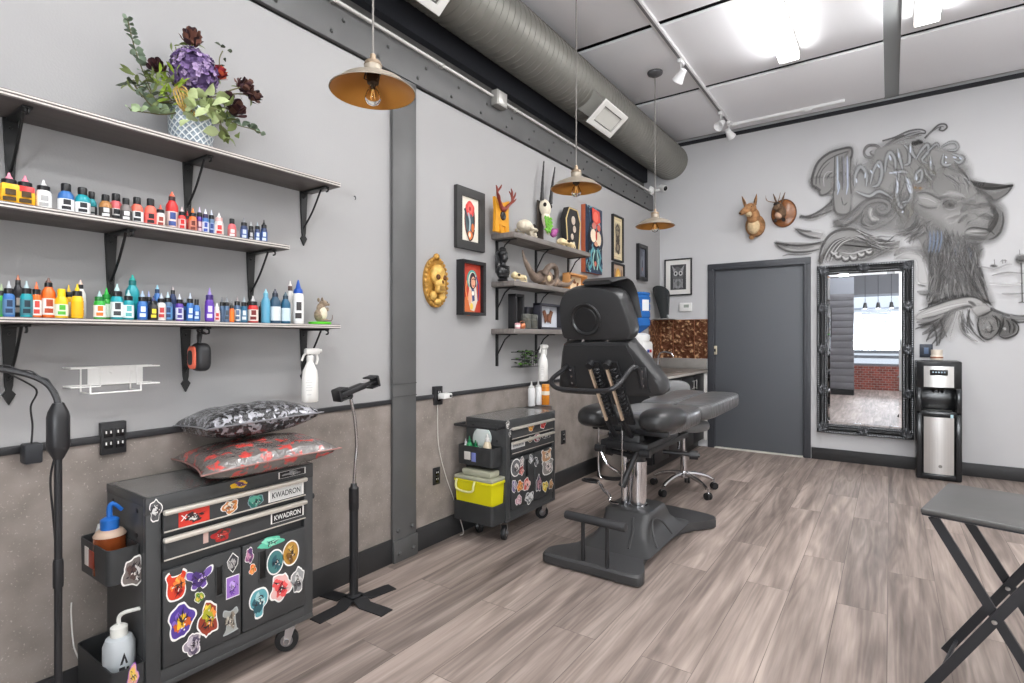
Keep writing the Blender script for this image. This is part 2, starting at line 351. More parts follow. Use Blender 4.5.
# ---- steel column and beam
STEEL = M('painted_steel', (88,88,88), 0.45, 0.0, var=0.08, vscale=5)
STEELD = M('painted_steel_dark', (78,78,78), 0.5, 0.0, var=0.08, vscale=5)
mb = MB(STEEL); mb.box((0.022, 2.19, 1.37), (0.02, 0.18, 2.74), 0.003)
mb.mat(STEELD)
mb.box((0.037, 2.19, 0.062), (0.012, 0.186, 0.124), 0.003)
for z in (0.93, 1.0): mb.box((0.033, 2.19, z), (0.004, 0.18, 0.006))
for y in (2.135, 2.245):
    for z in (0.05, 0.175): mb.lathe([(0.013,0),(0.013,0.004),(0.008,0.012),(0,0.014)], (0.032 if z > 0.1 else 0.043, y, z), 10, (1,0,0))
struct(mb.build('steel_column'), 'flat grey steel column bolted against the side wall', 'column')
mb = MB(STEEL); mb.box((0.008, (L+YF)/2-0.14, 2.838), (0.03, L-YF-0.28, 0.175), 0.003); mb.box((-0.08, (L+YF)/2-0.14, 2.92), (0.17, L-YF-0.28, 0.014)); mb.mat(STEELD)
for i in range(26):
    y = -1.6+i*0.3
    for z in (2.79, 2.875):
        mb.lathe([(0.011,0),(0.011,0.004),(0.006,0.010),(0,0.011)], (0.023, y+(0.07 if z > 2.8 else 0), z), 8, (1,0,0))
struct(mb.build('steel_beam'), 'long riveted grey steel beam on top of the side wall', 'beam')
mb = MB(M('dark_joist',(52,54,60),0.8)); mb.box((-0.17, (L+YF)/2-0.02, 3.385), (0.06, L-YF-0.05, 0.43)); struct(mb.build('trim_2'), 'dark timber joist above the steel beam', 'joist')
# ================================================================== LEFT SHELVES
SHELF = M('shelf_board', (98,92,90), 0.5, var=0.10, vscale=5, stretch=(8,0.7,1))
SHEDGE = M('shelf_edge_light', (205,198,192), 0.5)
IRON = M('black_iron', (26,27,28), 0.4)
SHD = 0.217
def iron_bracket(sh, y, zt, hgt=0.245, arm=0.185):
    mb = MB(IRON)
    # wall leg: tapering flat bar that ends in a spear
    pr = [(-0.019,0),(0.019,0),(0.010,-hgt+0.05),(0.007,-hgt+0.035),(0.017,-hgt+0.022),(0,-hgt-0.012),(-0.017,-hgt+0.022),(-0.007,-hgt+0.035),(-0.010,-hgt+0.05)]
    mb.prism(pr, (0.001, y, zt), (0,1,0), (0,0,1), 0.009)
    # arm under the board, ending in a small hook
    mb.box((arm/2, y, zt-0.005), (arm, 0.026, 0.008), 0.002)
    hk = smooth([(arm-0.01, y, zt-0.008),(arm+0.006, y, zt-0.012),(arm+0.007, y, zt-0.024),(arm-0.006, y, zt-0.026)], 4); mb.tube(hk, 0.0035, 6)
    # diagonal brace
    br = smooth([(arm-0.045, y, zt-0.009),(arm*0.42, y, zt-0.10),(0.010, y, zt-hgt+0.075)], 6); mb.tube(br, 0.0045, 6)
    for z in (0.03, hgt-0.07): mb.lathe([(0.005,0),(0.004,0.003),(0,0.004)], (0.010, y, zt-z), 8, (1,0,0))
    mb.build('bracket', sh)
def left_shelf(zb, th, y0, y1, brs, label):
    t = thing('wall_shelf', label, 'shelf', (0, (y0+y1)/2, zb), 0, 'long dark shelves on the side wall')
    mb = MB(SHELF); mb.box((SHD/2-0.001, (y0+y1)/2, zb+th/2), (SHD-0.002, y1-y0, th), 0.001)
    mb.mat(SHEDGE)
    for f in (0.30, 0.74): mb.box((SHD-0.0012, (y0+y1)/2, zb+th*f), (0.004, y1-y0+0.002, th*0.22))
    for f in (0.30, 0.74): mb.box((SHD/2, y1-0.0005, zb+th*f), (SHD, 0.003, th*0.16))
    mb.build('board', t)
    for y in brs: iron_bracket(t, y, zb)
    return t
Z3, Z2, Z1 = 1.98, 1.655, 1.322
left_shelf(Z3-0.022, 0.022, -0.15, 1.605, (0.502, 1.034, 1.555), 'long dark shelf holding the flower vase, topmost of three')
left_shelf(Z2-0.021, 0.021, -0.15, 1.345, (0.25, 0.773, 1.294), 'middle dark shelf lined with orange, pink and blue ink bottles')
left_shelf(Z1-0.019, 0.019, -0.15, 1.605, (0.498, 1.026, 1.555), 'lowest dark shelf of ink bottles, hung with a black case')
# ---- ink bottles
def shade(c, k): return tuple(max(0, min(255, int(x*k))) for x in c)
BCAP = M('black_cap', (28,28,30), 0.35)
def ink_bottle(kind, x, y, z, h, w, c, cap, noz, lab, mark, label, group):
    """kind: drop = collar and dropper nozzle; flip = rounded shoulder and cylinder cap; cone = tall coloured cone cap; box = square body"""
    t = thing('ink_bottle', label, 'bottle', (x, y, z+0.0004), 0, group)
    r = w/2; cm = col(c, 0.3); mb = MB(cm); o = (x, y, z+0.0004)
    if kind == 'flip': hb = h*0.76; mb.lathe([(r*0.94,0),(r,0.004),(r,hb*0.72),(r*0.9,hb*0.86),(r*0.6,hb*0.97),(r*0.56,hb)], o, 16)
    elif kind == 'cone': hb = h*0.70; mb.lathe([(r*0.94,0),(r,0.004),(r,hb*0.9),(r*0.85,hb*0.98),(r*0.7,hb)], o, 16)
    elif kind == 'tall': hb = h*0.78; mb.lathe([(r*0.94,0),(r,0.004),(r,hb*0.74),(r*0.93,hb*0.84),(r*0.55,hb*0.97),(r*0.5,hb)], o, 16)
    elif kind == 'box': hb = h*0.66; mb.box((x, y, z+0.0005+hb*0.5), (w*0.9, w*0.96, hb*0.98), 0.005)
    else: hb = h*0.66; mb.lathe([(r*0.94,0),(r,0.003),(r,hb*0.86),(r*0.82,hb*0.96),(r*0.72,hb)], o, 16)
    mb.build('body', t)
    if lab is not None:
        mb = MB(col(lab, 0.6)); z0, z1 = hb*0.10, hb*(0.62 if kind in ('flip','tall') else 0.74)
        if kind == 'box':
            mb.box((x, y, z+(z0+z1)/2), (w*0.9+0.0016, w*0.96+0.0016, z1-z0), 0.005)
        else:
            mb.lathe([(r+0.0006,z0),(r+0.0006,z1)], o, 16)
            mb.f = mb.f[:-2] if len(mb.f[-1]) > 4 else mb.f; mb.mi = mb.mi[:len(mb.f)]
        if mark is not None:
            mb.mat(col(mark, 0.6)); a0 = math.atan2(-y, CAM.x-x)+0.15; q = r+0.0011 if kind != 'box' else r*1.28
            for da, f0, f1, ws in ((0.0,0.52,0.95,0.55),(-0.1,0.12,0.40,0.7)):
                n = 5; vs = []
                for k in range(n+1):
                    a = a0+da+(k/n-0.5)*ws*1.6
                    for f in (f0, f1): vs.append((x+q*math.cos(a), y+q*math.sin(a), z+z0+(z1-z0)*f))
                mb.add(vs, [(2*k, 2*k+2, 2*k+3, 2*k+1) for k in range(n)])
        mb.build('paper_label', t)
    mb = MB(col(cap, 0.35)); top = h
    if kind in ('flip',): mb.lathe([(r*0.60,hb-0.002),(r*0.62,hb),(r*0.62,h-0.003),(r*0.55,h),(0,h)], o, 14)
    elif kind == 'cone': mb.lathe([(r*0.82,hb-0.002),(r*0.84,hb+0.004),(r*0.8,hb+h*0.07),(r*0.5,hb+h*0.11),(r*0.2,h*0.96),(r*0.1,h),(0,h)], o, 14)
    elif kind == 'tall': mb.lathe([(r*0.52,hb-0.002),(r*0.54,hb),(r*0.54,hb+h*0.09),(r*0.45,hb+h*0.10),(0,hb+h*0.10)], o, 14)
    else: mb.lathe([(r*0.80,hb-0.002),(r*0.82,hb),(r*0.82,hb+h*0.12),(r*0.7,hb+h*0.135),(0,hb+h*0.135)], o, 14)
    mb.build('cap', t)
    if kind in ('drop','box','tall'):
        s = hb+h*(0.135 if kind != 'tall' else 0.10)
        mb = MB(col(noz, 0.3)); mb.lathe([(r*0.42,s-0.001),(r*0.40,s+(h-s)*0.25),(r*0.2,s+(h-s)*0.55),(r*0.12,h),(0,h)], o, 10); mb.build('nozzle', t)
    return t
CN = {'yellow':(240,190,30),'orange':(232,110,40),'amber':(170,120,70),'white':(232,230,226),'blue':(58,112,178),'teal':(30,150,160),'navy':(38,56,96),'pink':(226,108,112),'coral':(232,112,92),
      'red':(206,48,46),'purple':(96,58,160),'grey':(120,112,110),'green':(50,170,60),'dark':(46,46,50),'sky':(92,160,190),'ink':(48,76,98),'petrol':(36,92,124),'steel':(84,110,140),'lime':(140,190,60),'clear':(214,206,204)}
K = BCAP
bk, wt = (28,28,30), (232,230,226)
# kind, u, width px, top row, x depth, colour, cap, nozzle, label colour, mark colour, words
MID = [
 ('box',9,15,173,.15,'yellow',bk,(240,150,170),(244,176,20),(70,50,20),'yellow square ink bottle with purple shoulder and pink tip'),
 ('box',25,14,176,.15,'red',bk,(240,130,150),(244,180,24),(70,50,20),'yellow labelled square ink bottle with red shoulder'),
 ('drop',43.5,13,180,.15,'white',bk,(220,220,220),(240,240,238),(170,170,170),'white ink bottle with black collar and clear tip'),
 ('flip',66,13.5,184,.15,'blue',bk,bk,(236,236,236),(40,40,44),'blue ink bottle with black cap and white label'),
 ('flip',82.5,13,188,.15,'teal',bk,bk,(236,236,236),(40,40,44),'turquoise ink bottle with black cap and white label'),
 ('flip',91.5,9,192,.10,'teal',bk,bk,(60,60,64),(220,220,220),'turquoise ink bottle tucked behind its bigger twin'),
 ('flip',105.5,11,195,.15,'amber',bk,bk,(60,56,54),(220,220,220),'brown ink bottle with black cap'),
 ('flip',116,12,194,.12,'pink',bk,bk,(240,236,236),(40,40,44),'salmon pink ink bottle with black cap, tallest of its cluster'),
 ('flip',126,10,198.5,.15,'grey',bk,bk,(70,68,68),(230,230,230),'grey ink bottle with black cap between pink and coral'),
 ('flip',137,11,197.5,.14,'coral',bk,bk,(240,238,236),(40,40,44),'coral ink bottle with white label'),
 ('flip',150.5,11,199,.14,'coral',bk,bk,(226,96,90),(40,30,30),'coral red ink bottle with black side label'),
 ('drop',160.5,8,205,.15,'clear',bk,(230,100,80),(226,214,204),(150,60,50),'small pale ink bottle with coral dropper tip'),
 ('tall',172,11.5,192,.12,'red',(60,40,40),(240,110,80),(240,214,206),(60,80,140),'tall red ink bottle with coral nozzle'),
 ('drop',182,7,207,.15,'red',bk,(230,200,200),(226,190,186),(200,40,40),'small red ink bottle with pale label'),
 ('drop',187.4,4.5,211,.10,'red',bk,(210,40,40),(180,50,46),None,'thin dark red ink bottle'),
 ('drop',192.8,7.5,208,.15,'orange',bk,(240,130,60),(206,130,110),(110,50,40),'small orange ink bottle with black collar'),
 ('drop',199.5,6,207,.13,'purple',bk,(214,200,230),(120,60,90),(230,200,210),'small purple ink bottle with clear tip'),
 ('drop',205.5,6,209,.15,'blue',(60,50,80),(226,226,240),(216,220,234),(60,80,160),'small blue and white striped ink bottle'),
 ('drop',211.5,6,210,.14,'steel',bk,(200,205,220),(150,170,205),(40,60,120),'small pale blue ink bottle beside the striped one'),
 ('drop',219,8.5,213,.15,'clear',(226,180,176),(240,236,232),(236,220,212),(200,60,60),'clear ink bottle with pale pink cap and red band'),
 ('flip',232,8,219,.15,'pink',bk,bk,(200,120,116),(230,220,220),'lone pink ink bottle with black cap'),
 ('drop',244,7,218,.15,'navy',bk,(130,130,134),(80,100,150),(200,210,230),'navy ink bottle with grey tip, fourth from free end'),
 ('drop',251,5.5,222,.13,'dark',bk,(200,200,204),(50,54,64),(210,210,210),'dark short ink bottle, third from free end'),
 ('drop',257.5,5.5,222,.15,'navy',bk,(180,190,200),(70,96,150),(210,220,235),'navy ink bottle, second from free end'),
 ('drop',264,6.2,220,.15,'navy',bk,(40,40,44),(64,92,150),(210,220,235),'navy ink bottle, at the free end')]
LOW = [
 ('drop',1.5,7,284,.14,'green',bk,(180,200,160),(60,130,90),None,'green ink bottle cut by the picture edge'),
 ('drop',8.8,9.5,281,.15,'blue',bk,(196,200,206),(96,132,172),(40,60,90),'blue ink bottle with grey tip and black collar beside green one'),
 ('tall',18,8,275,.09,'dark',bk,(190,120,90),(70,62,66),(210,200,190),'tall dark ink bottle with brownish tip'),
 ('drop',26.5,10,281,.15,'teal',bk,(180,200,206),(70,130,140),(30,50,60),'teal blue ink bottle with grey tip'),
 ('drop',36.5,8,282,.15,'orange',bk,(236,110,60),(238,232,228),(200,70,60),'white labelled ink bottle with orange tips'),
 ('tall',48.5,12,278,.14,'orange',bk,(110,80,70),(240,234,230),(170,70,40),'orange and white ink bottle with brown picture'),
 ('flip',61.5,11,289,.16,'yellow',(244,200,24),(244,200,24),(230,236,214),(90,180,60),'yellow topped ink bottle with green and white label'),
 ('drop',68.7,7,285,.12,'yellow',bk,(240,190,60),(240,236,230),None,'white labelled ink bottle with yellow tip'),
 ('drop',77.3,10,284,.16,'yellow',bk,(246,206,30),(244,178,26),None,'yellow ink bottle with yellow label and tip'),
 ('tall',80.5,9,280,.08,'white',bk,(236,206,190),(236,232,228),(80,70,60),'tall white ink bottle behind the yellow one'),
 ('drop',99.5,10,291,.16,'green',(30,110,50),(170,200,200),(240,238,234),(226,120,50),'white labelled ink bottle with green cap and orange picture'),
 ('drop',106.5,8.5,288,.13,'green',(40,150,60),(60,200,80),(220,236,220),None,'bright green ink bottle'),
 ('drop',117,11,284,.15,'teal',bk,(190,220,220),(230,236,236),(60,60,64),'teal ink bottle with white label'),
 ('drop',128.5,9,290,.16,'teal',bk,(180,214,214),(232,240,238),(100,180,180),'white and teal ink bottle in front of tall cyan one'),
 ('tall',132.5,12.5,275,.09,'teal',(20,110,110),(40,170,160),None,None,'tall cyan ink bottle, biggest among its neighbours'),
 ('drop',142.5,9,291,.15,'blue',bk,(180,200,226),(50,100,180),(220,230,240),'royal blue ink bottle with black collar beside cyan one'),
 ('drop',148.8,6,291,.13,'navy',bk,(150,160,210),(40,60,130),None,'narrow navy ink bottle with lilac tip'),
 ('drop',153.5,8,296,.16,'dark',bk,(60,60,110),(40,36,30),(240,214,60),'black ink bottle with yellow lettering patch'),
 ('tall',157.3,7.5,285,.09,'blue',(40,60,90),(150,200,220),(60,110,160),None,'tall blue ink bottle standing behind smaller ones'),
 ('drop',161.3,8,293,.16,'white',bk,(190,200,210),(224,210,206),(190,60,60),'white ink bottle with red picture'),
 ('drop',167.8,8,292,.15,'steel',bk,(190,210,220),(90,140,190),(40,60,100),'steel blue ink bottle with pale blue label'),
 ('tall',172.8,7,286,.10,'navy',bk,(150,140,140),(50,80,140),None,'tall navy ink bottle with grey tip'),
 ('drop',179.5,7,294,.15,'purple',bk,(220,224,236),(220,220,236),(80,70,140),'violet and white ink bottle'),
 ('drop',185,5,298,.13,'blue',bk,(160,170,190),(50,70,120),None,'slim blue ink bottle with dull tip'),
 ('drop',190.2,6.8,293,.15,'blue',bk,(200,210,225),(46,96,170),(210,220,235),'blue ink bottle with clear tip beside the slim one'),
 ('flip',196.6,6.5,299.5,.16,'blue',bk,bk,(46,86,150),(190,205,225),'short blue ink bottle with flat black cap'),
 ('drop',209.5,8.5,288,.15,'purple',(60,40,110),(150,130,200),(104,64,176),(220,210,240),'bright purple ink bottle standing alone'),
 ('drop',217,5.5,303,.16,'clear',(230,220,220),(240,240,240),(236,220,218),(200,60,60),'small white and red ink bottle'),
 ('drop',222,5,297,.14,'steel',bk,(120,124,130),(84,104,130),None,'grey blue ink bottle with black cap beside small red one'),
 ('drop',226.8,5.5,297,.15,'steel',bk,(140,144,150),(96,116,142),(60,70,80),'grey blue ink bottle between grey and orange neighbours'),
 ('drop',231.8,4.6,301,.16,'orange',bk,(90,90,90),(234,120,40),None,'small orange ink bottle between blue grey ones'),
 ('drop',237.2,6.5,296,.14,'steel',bk,(150,140,140),(232,232,230),(90,110,140),'white labelled ink bottle next to small orange one'),
 ('drop',244,6.5,297,.15,'petrol',bk,(170,180,186),(80,120,146),(210,220,226),'petrol blue ink bottle with grey tip'),
 ('drop',253,10,296,.15,'red',bk,(200,196,196),(228,216,206),(120,40,40),'wide ink bottle with red shoulder and cream label'),
 ('drop',260.8,4.5,302,.10,'dark',bk,(60,60,60),(40,44,54),None,'slim black ink bottle behind the pale blue one'),
 ('tall',265.8,8.8,289,.15,'sky',(110,176,200),(150,200,216),None,None,'pale blue plain ink bottle with frosted cap'),
 ('tall',275.2,10.5,289,.15,'ink',(44,48,60),(90,90,100),(214,220,224),None,'big dark blue ink bottle with white square label'),
 ('tall',285.6,9.6,292,.15,'petrol',(50,66,80),(90,110,120),(196,214,222),None,'petrol blue ink bottle with small white label'),
 ('tall',290.2,8,281,.08,'white',(90,70,64),(236,230,226),(236,234,230),None,'tall white ink bottle with brown collar'),
 ('cone',298.2,11,280,.14,'white',(30,80,170),(30,80,170),(236,236,234),(60,56,56),'tall white ink bottle with blue cone cap')]
def place_row(rows, zs, group, where):
    for (k, u, w, top, x, c, cap, noz, lab, mark, words) in rows:
        p = atX(u, 338, x); y = p.y; d = dep(x, y); W = w/FPX*d*0.97
        zt = CAM.z+(CY-top)*d/FPX
        ink_bottle(k, x, y, zs, zt-zs, W, CN[c], cap, noz, lab, mark, words+where, group)
place_row(MID, Z2, 'ink bottles on the middle shelf', ', middle shelf')
place_row(LOW, Z1, 'ink bottles on the lowest shelf', ', lowest shelf')
# ---- mouse figurine on green stand
p = atX(320, 320, 0.12); x0, y0 = 0.12, p.y
t = thing('mouse_figurine', 'stuffed grey mouse sitting up on a bright green plinth', 'figurine', (x0, y0, Z1))
mb = MB(col((92,200,50),0.4)); mb.lathe([(0.052,0),(0.054,0.003),(0.054,0.011),(0.050,0.013),(0,0.013)], (x0, y0, Z1+0.0004), 28, sx=0.8); mb.build('plinth', t)
FUR = M('mouse_fur', (150,132,112), 0.9, var=0.3, vscale=90, bump=0.6, bscale=300); BEL = M('mouse_belly', (222,212,190), 0.9, var=0.1, vscale=80)
mb = MB(FUR); zb = Z1+0.013
mb.sup((x0, y0-0.004, zb+0.030), (0.046, 0.046, 0.062), rot=rx(6)); mb.sup((x0, y0+0.004, zb+0.066), (0.036, 0.038, 0.05), rot=rx(-18))
mb.sup((x0+0.006, y0+0.016, zb+0.088), (0.030, 0.044, 0.030), rot=rx(-12)); mb.sup((x0+0.012, y0+0.037, zb+0.083), (0.012, 0.016, 0.012))
for s in (-1, 1):
    mb.sup((x0+s*0.014, y0+0.002, zb+0.104), (0.018, 0.006, 0.020)); mb.sup((x0+s*0.018, y0+0.014, zb+0.008), (0.016, 0.036, 0.016))
    mb.tube(smooth([(x0+s*0.016, y0+0.014, zb+0.064), (x0+s*0.016, y0+0.030, zb+0.056), (x0+s*0.006, y0+0.036, zb+0.066)], 4), [0.006]*5+[0.005]*4, 8)
mb.mat(BEL); mb.sup((x0+0.010, y0+0.008, zb+0.040), (0.040, 0.042, 0.062)); mb.mat(BLACKG); mb.sup((x0+0.018, y0+0.026, zb+0.092), (0.006,0.006,0.006))
mb.build('body', t)
mb = MB(col((120,104,98),0.7)); mb.tube(smooth([(x0+0.01, y0-0.010, zb+0.006),(x0+0.03, y0+0.02, zb+0.006),(x0+0.02, y0+0.05, zb+0.01),(x0+0.01, y0+0.062, zb+0.034)], 6), [0.005-0.0002*i for i in range(19)], 7); mb.build('tail', t)
# ---- black zip case hanging by a strap from the lower shelf's middle bracket
p = atX(199, 357, 0.12); yc, zc = p.y, p.z
t = thing('hanging_case', 'black oval case with orange edge hanging from shelf bracket by a strap', 'case', (0.12, yc, zc))
mb = MB(M('case_shell', (40,40,42), 0.45)); mb.sup((0.125, yc+0.004, zc), (0.085, 0.06, 0.11), 0.6, 0.7); mb.build('shell', t)
mb = MB(col((232,110,84),0.5)); mb.sup((0.118, yc-0.024, zc-0.002), (0.060, 0.016, 0.088), 0.6, 0.6); mb.mat(BLACK); mb.sup((0.118, yc-0.032, zc-0.002), (0.034, 0.006, 0.056), 0.6, 0.6); mb.build('zip_edge', t)
mb = MB(BLACK); mb.tube(smooth([(0.125, yc, zc+0.05),(0.13, yc+0.004, zc+0.09),(0.145, yc-0.01, Z1-0.045),(0.155, yc-0.02, Z1-0.03),(0.16, 1.03, Z1-0.045),(0.13, yc-0.006, zc+0.09),(0.118, yc, zc+0.05)], 5), 0.005, 6, flat=0.5); mb.build('strap', t)
# ---- white wire rack on the wall
t = thing('wire_rack', 'empty white wire glove box rack screwed to the wall', 'rack', (0, 0.80, 1.13))
W1 = M('white_wire', (244,243,240), 0.35)
yl, yr = atX(68,380,0.09).y, atX(163,380,0.09).y; zt, zm = 1.155, 1.085
a, b = 0.655, 0.885
mb = MB(W1)
mb.box((0.004, (a+b)/2+0.02, 1.125), (0.003, 0.17, 0.062)); 
mb.build('back_plate', t)
mb = MB(W1)
for z in (1.158, 1.095):
    mb.tube([(0.09, a-0.02, z),(0.012, a-0.015, z),(0.005, a+0.05, z)], 0.0028, 6); mb.tube([(0.005, b-0.04, z),(0.012, b+0.008, z),(0.09, b+0.012, z)], 0.0028, 6)
mb.tube([(0.005, a-0.02, 1.158),(0.005, b+0.02, 1.158)], 0.0028, 6); mb.tube([(0.005, a-0.02, 1.095),(0.005, b+0.02, 1.095)], 0.0028, 6)
for y in (a+0.03, b-0.05):
    mb.tube([(0.005, y, 1.16),(0.005, y, 1.072),(0.095, y, 1.072),(0.095, y, 1.10)], 0.0028, 6)
mb.tube([(0.09, a-0.02, 1.158),(0.09, a+0.06, 1.158),(0.09, a+0.06, 1.095),(0.09, a-0.02, 1.095)], 0.0028, 6); mb.tube([(0.09, b+0.012, 1.158),(0.09, b-0.06, 1.158),(0.09, b-0.06, 1.095),(0.09, b+0.012, 1.095)], 0.0028, 6)
mb.tube([(0.095, a+0.03, 1.072),(0.095, b-0.05, 1.072)], 0.0028, 6)
for y in (0.775, 0.84): mb.lathe([(0.006,0),(0.005,0.003),(0,0.004)], (0.0055, y, 1.138), 8, (1,0,0))
mb.build('wire_frame', t)
# ---- white trigger spray bottles (one hung on the shelf bracket, one at the second shelf group)
def spray_bottle(x, y, z, h, label, group, face=(0,1)):
    t = thing('spray_bottle', label, 'spray bottle', (x, y, z), 0, group)
    k = h/0.27; o = (x, y, z)
    mb = MB(M('bottle_white', (236,234,230), 0.4)); mb.lathe([(0.036*k,0),(0.040*k,0.004*k),(0.040*k,0.115*k),(0.036*k,0.15*k),(0.017*k,0.19*k),(0.014*k,0.20*k)], o, 20, sx=0.8); mb.build('body', t)
    mb = MB(M('printed_label', (206,204,202), 0.6))
    a0 = math.atan2(-y, CAM.x-x)
    for i, (w, ww) in enumerate(((0.106,0.5),(0.094,0.8),(0.082,0.6),(0.070,0.8),(0.058,0.7),(0.036,0.5))):
        vs = []
        for q in range(5):
            a = a0+(q/4-0.5)*ww
            for dz in (0, 0.004): vs.append((x+0.0408*k*0.8*math.cos(a), y+0.0408*k*math.sin(a), z+(w+dz)*k))
        mb.add(vs, [(2*q, 2*q+2, 2*q+3, 2*q+1) for q in range(4)])
    mb.mat(M('label_grey', (150,150,150), 0.6)); mb.build('printed_text', t)
    mb = MB(M('trigger_white', (228,226,222), 0.4)); mb.lathe([(0.016*k,0.195*k),(0.017*k,0.22*k),(0.012*k,0.225*k)], o, 16)
    fx, fy = face
    mb.box((x+fx*0.012*k, y+fy*0.012*k, z+0.244*k), (0.028*k+abs(fx)*0.05*k, 0.028*k+abs(fy)*0.05*k, 0.030*k), 0.008*k)
    mb.cyl((x+fx*0.045*k, y+fy*0.045*k, z+0.246*k), (x+fx*0.062*k, y+fy*0.062*k, z+0.246*k), 0.009*k)
    mb.tube(smooth([(x-fx*0.020*k, y-fy*0.020*k, z+0.236*k),(x-fx*0.034*k, y-fy*0.034*k, z+0.225*k),(x-fx*0.045*k, y-fy*0.045*k, z+0.20*k)], 4), 0.005*k, 6)
    mb.tube(smooth([(x+fx*0.036*k, y+fy*0.036*k, z+0.23*k),(x+fx*0.042*k, y+fy*0.042*k, z+0.205*k),(x+fx*0.034*k, y+fy*0.034*k, z+0.18*k)], 4), 0.005*k, 6, flat=1.4); mb.build('trigger_head', t)
    return t
p = atX(310, 400, 0.13); zsb = CAM.z+(CY-402)*dep(0.13, p.y)/FPX
spray_bottle(0.13, p.y, zsb, (402-346)*dep(0.13, p.y)/FPX, 'white trigger spray bottle hanging off the lowest ink shelf', None)
# ---- outlets, plug, cords on the side wall
def outlet_plate(y, z, w, h, label, cat='outlet', dev=2):
    t = thing('outlet_plate', label, cat, (0, y, z))
    x = 0.0105 if z < 0.9 and z+h/2 < 0.9 else 0.02
    mb = MB(M('outlet_black', (36,36,38), 0.45)); mb.box((x/2+0.003, y, z), (x+0.006, w, h), 0.003); mb.build('plate', t)
    mb = MB(BLACKG)
    for k in range(dev):
        for dz in (0.02, -0.02):
            yy = y+(k-(dev-1)/2)*0.036
            mb.box((x+0.0075, yy, z+dz), (0.003, 0.027, 0.03), 0.003)
            mb.mat(col((210,208,205),0.5))
            for s in (-1, 1): mb.box((x+0.0096, yy+s*0.007, z+dz+0.003), (0.001, 0.004, 0.010))
            mb.mat(BLACKG)
    mb.build('socket', t)
    return t
outlet_plate(0.777, 0.902, 0.078, 0.114, 'black double outlet plate above the first tool cart', dev=2)
t = outlet_plate(2.48, 0.905, 0.07, 0.115, 'black outlet plate holding a white plug beside the column', dev=1)
tw = thing('plug_adapter', 'white plug adapter pushed into the outlet beside the column', 'adapter', (0.05, 2.50, 0.905))
mb = MB(WHITE); mb.box((0.055, 2.505, 0.904), (0.055, 0.075, 0.032), 0.006); mb.build('body', tw); mb = MB(BLACK); mb.box((0.0832, 2.525, 0.903), (0.002, 0.016, 0.014)); mb.build('port', tw)
outlet_plate(2.473, 0.41, 0.062, 0.105, 'black low outlet plate between column and second cart', dev=1)
po = atX(562, 437, 0.0); outlet_plate(po.y, po.z, 0.07, 0.115, 'black low outlet plate beyond the second cart', dev=1)
p = atX(31.5, 453, 0.05)
t = thing('power_adapter', 'black power adapter with thin cord, plugged in at wall rail', 'adapter', (0.04, p.y, p.z))
mb = MB(M('adapter_black', (44,46,50), 0.45)); mb.box((0.05, p.y, p.z), (0.055, 0.045, 0.062), 0.005); mb.build('body', t)
mb = MB(BLACK); q = [(0.05, p.y, p.z+0.03),(0.052, p.y+0.002, p.z+0.09),(0.06, p.y-0.004, p.z+0.15),(0.09, p.y+0.002, p.z+0.205),(0.2, 0.46, 1.155),(0.3, 0.47, 1.152)]
mb.tube(smooth(q, 6), 0.0028, 6); mb.build('cord', t)
t = MB(col((205,200,194),0.5)); t.tube(smooth([(0.024,2.47,0.85),(0.018,2.485,0.6),(0.018,2.55,0.4),(0.018,2.62,0.25),(0.035,2.66,0.12),(0.055,2.68,0.012),(0.06,2.64,0.006)], 6), 0.003, 6); tag(t.build('charging_cord', loc=(0.03,2.6,0.0)), 'thin grey cord hanging down the wainscot from white adapter', 'cord')
# small wall hook
p = atX(354, 198); mb = MB(BLACK); mb.tube(smooth([(0,p.y,p.z+0.008),(0.010,p.y,p.z+0.006),(0.013,p.y,p.z-0.006),(0.007,p.y,p.z-0.009)],4), 0.002, 6); tag(mb.build('wall_hook', loc=(0,p.y,p.z)), 'tiny black hook in the wall near the column', 'hook')
# ---- black gooseneck floor lamp
t = thing('floor_lamp', 'black gooseneck floor lamp standing at the near wall', 'lamp', (0.36, 0.527, 0))
lx, ly = 0.36, 0.527
mb = MB(BLACK); mb.lathe([(0.12,0.001),(0.122,0.006),(0.115,0.018),(0.03,0.024),(0.015,0.03)], (lx, ly, 0), 32); mb.build('base', t)
mb = MB(BLACK); mb.cyl((lx,ly,0.02),(lx,ly,0.93),0.0095,n=14); mb.lathe([(0.012,0.55),(0.0125,0.56),(0.0125,0.62),(0.011,0.63)], (lx,ly,0), 14); mb.build('pole', t)
mb = MB(M('lamp_sleeve', (40,40,42), 0.35)); mb.lathe([(0.012,0.915),(0.026,0.945),(0.027,0.955),(0.027,1.035),(0.024,1.05),(0.013,1.075)], (lx,ly,0), 20); mb.build('sleeve', t)
mb = MB(M('gooseneck', (50,50,52), 0.4)); gp = smooth([(lx,ly,1.06),(lx-0.004,ly-0.003,1.09),(lx-0.02,ly-0.02,1.13),(lx-0.04,ly-0.06,1.158),(lx-0.06,ly-0.12,1.175),(lx-0.05,ly-0.22,1.18),(lx,ly-0.32,1.15)], 8)
mb.tube(gp, 0.0085, 8); mb.build('gooseneck', t)
mb = MB(BLACK); mb.lathe([(0.012,0.0),(0.02,0.01),(0.06,0.05),(0.075,0.07),(0.07,0.07),(0.055,0.048),(0.0,0.03)], (lx,ly-0.32,1.16), 24, d=(0.1,-0.5,-1)); mb.build('lamp_head', t)
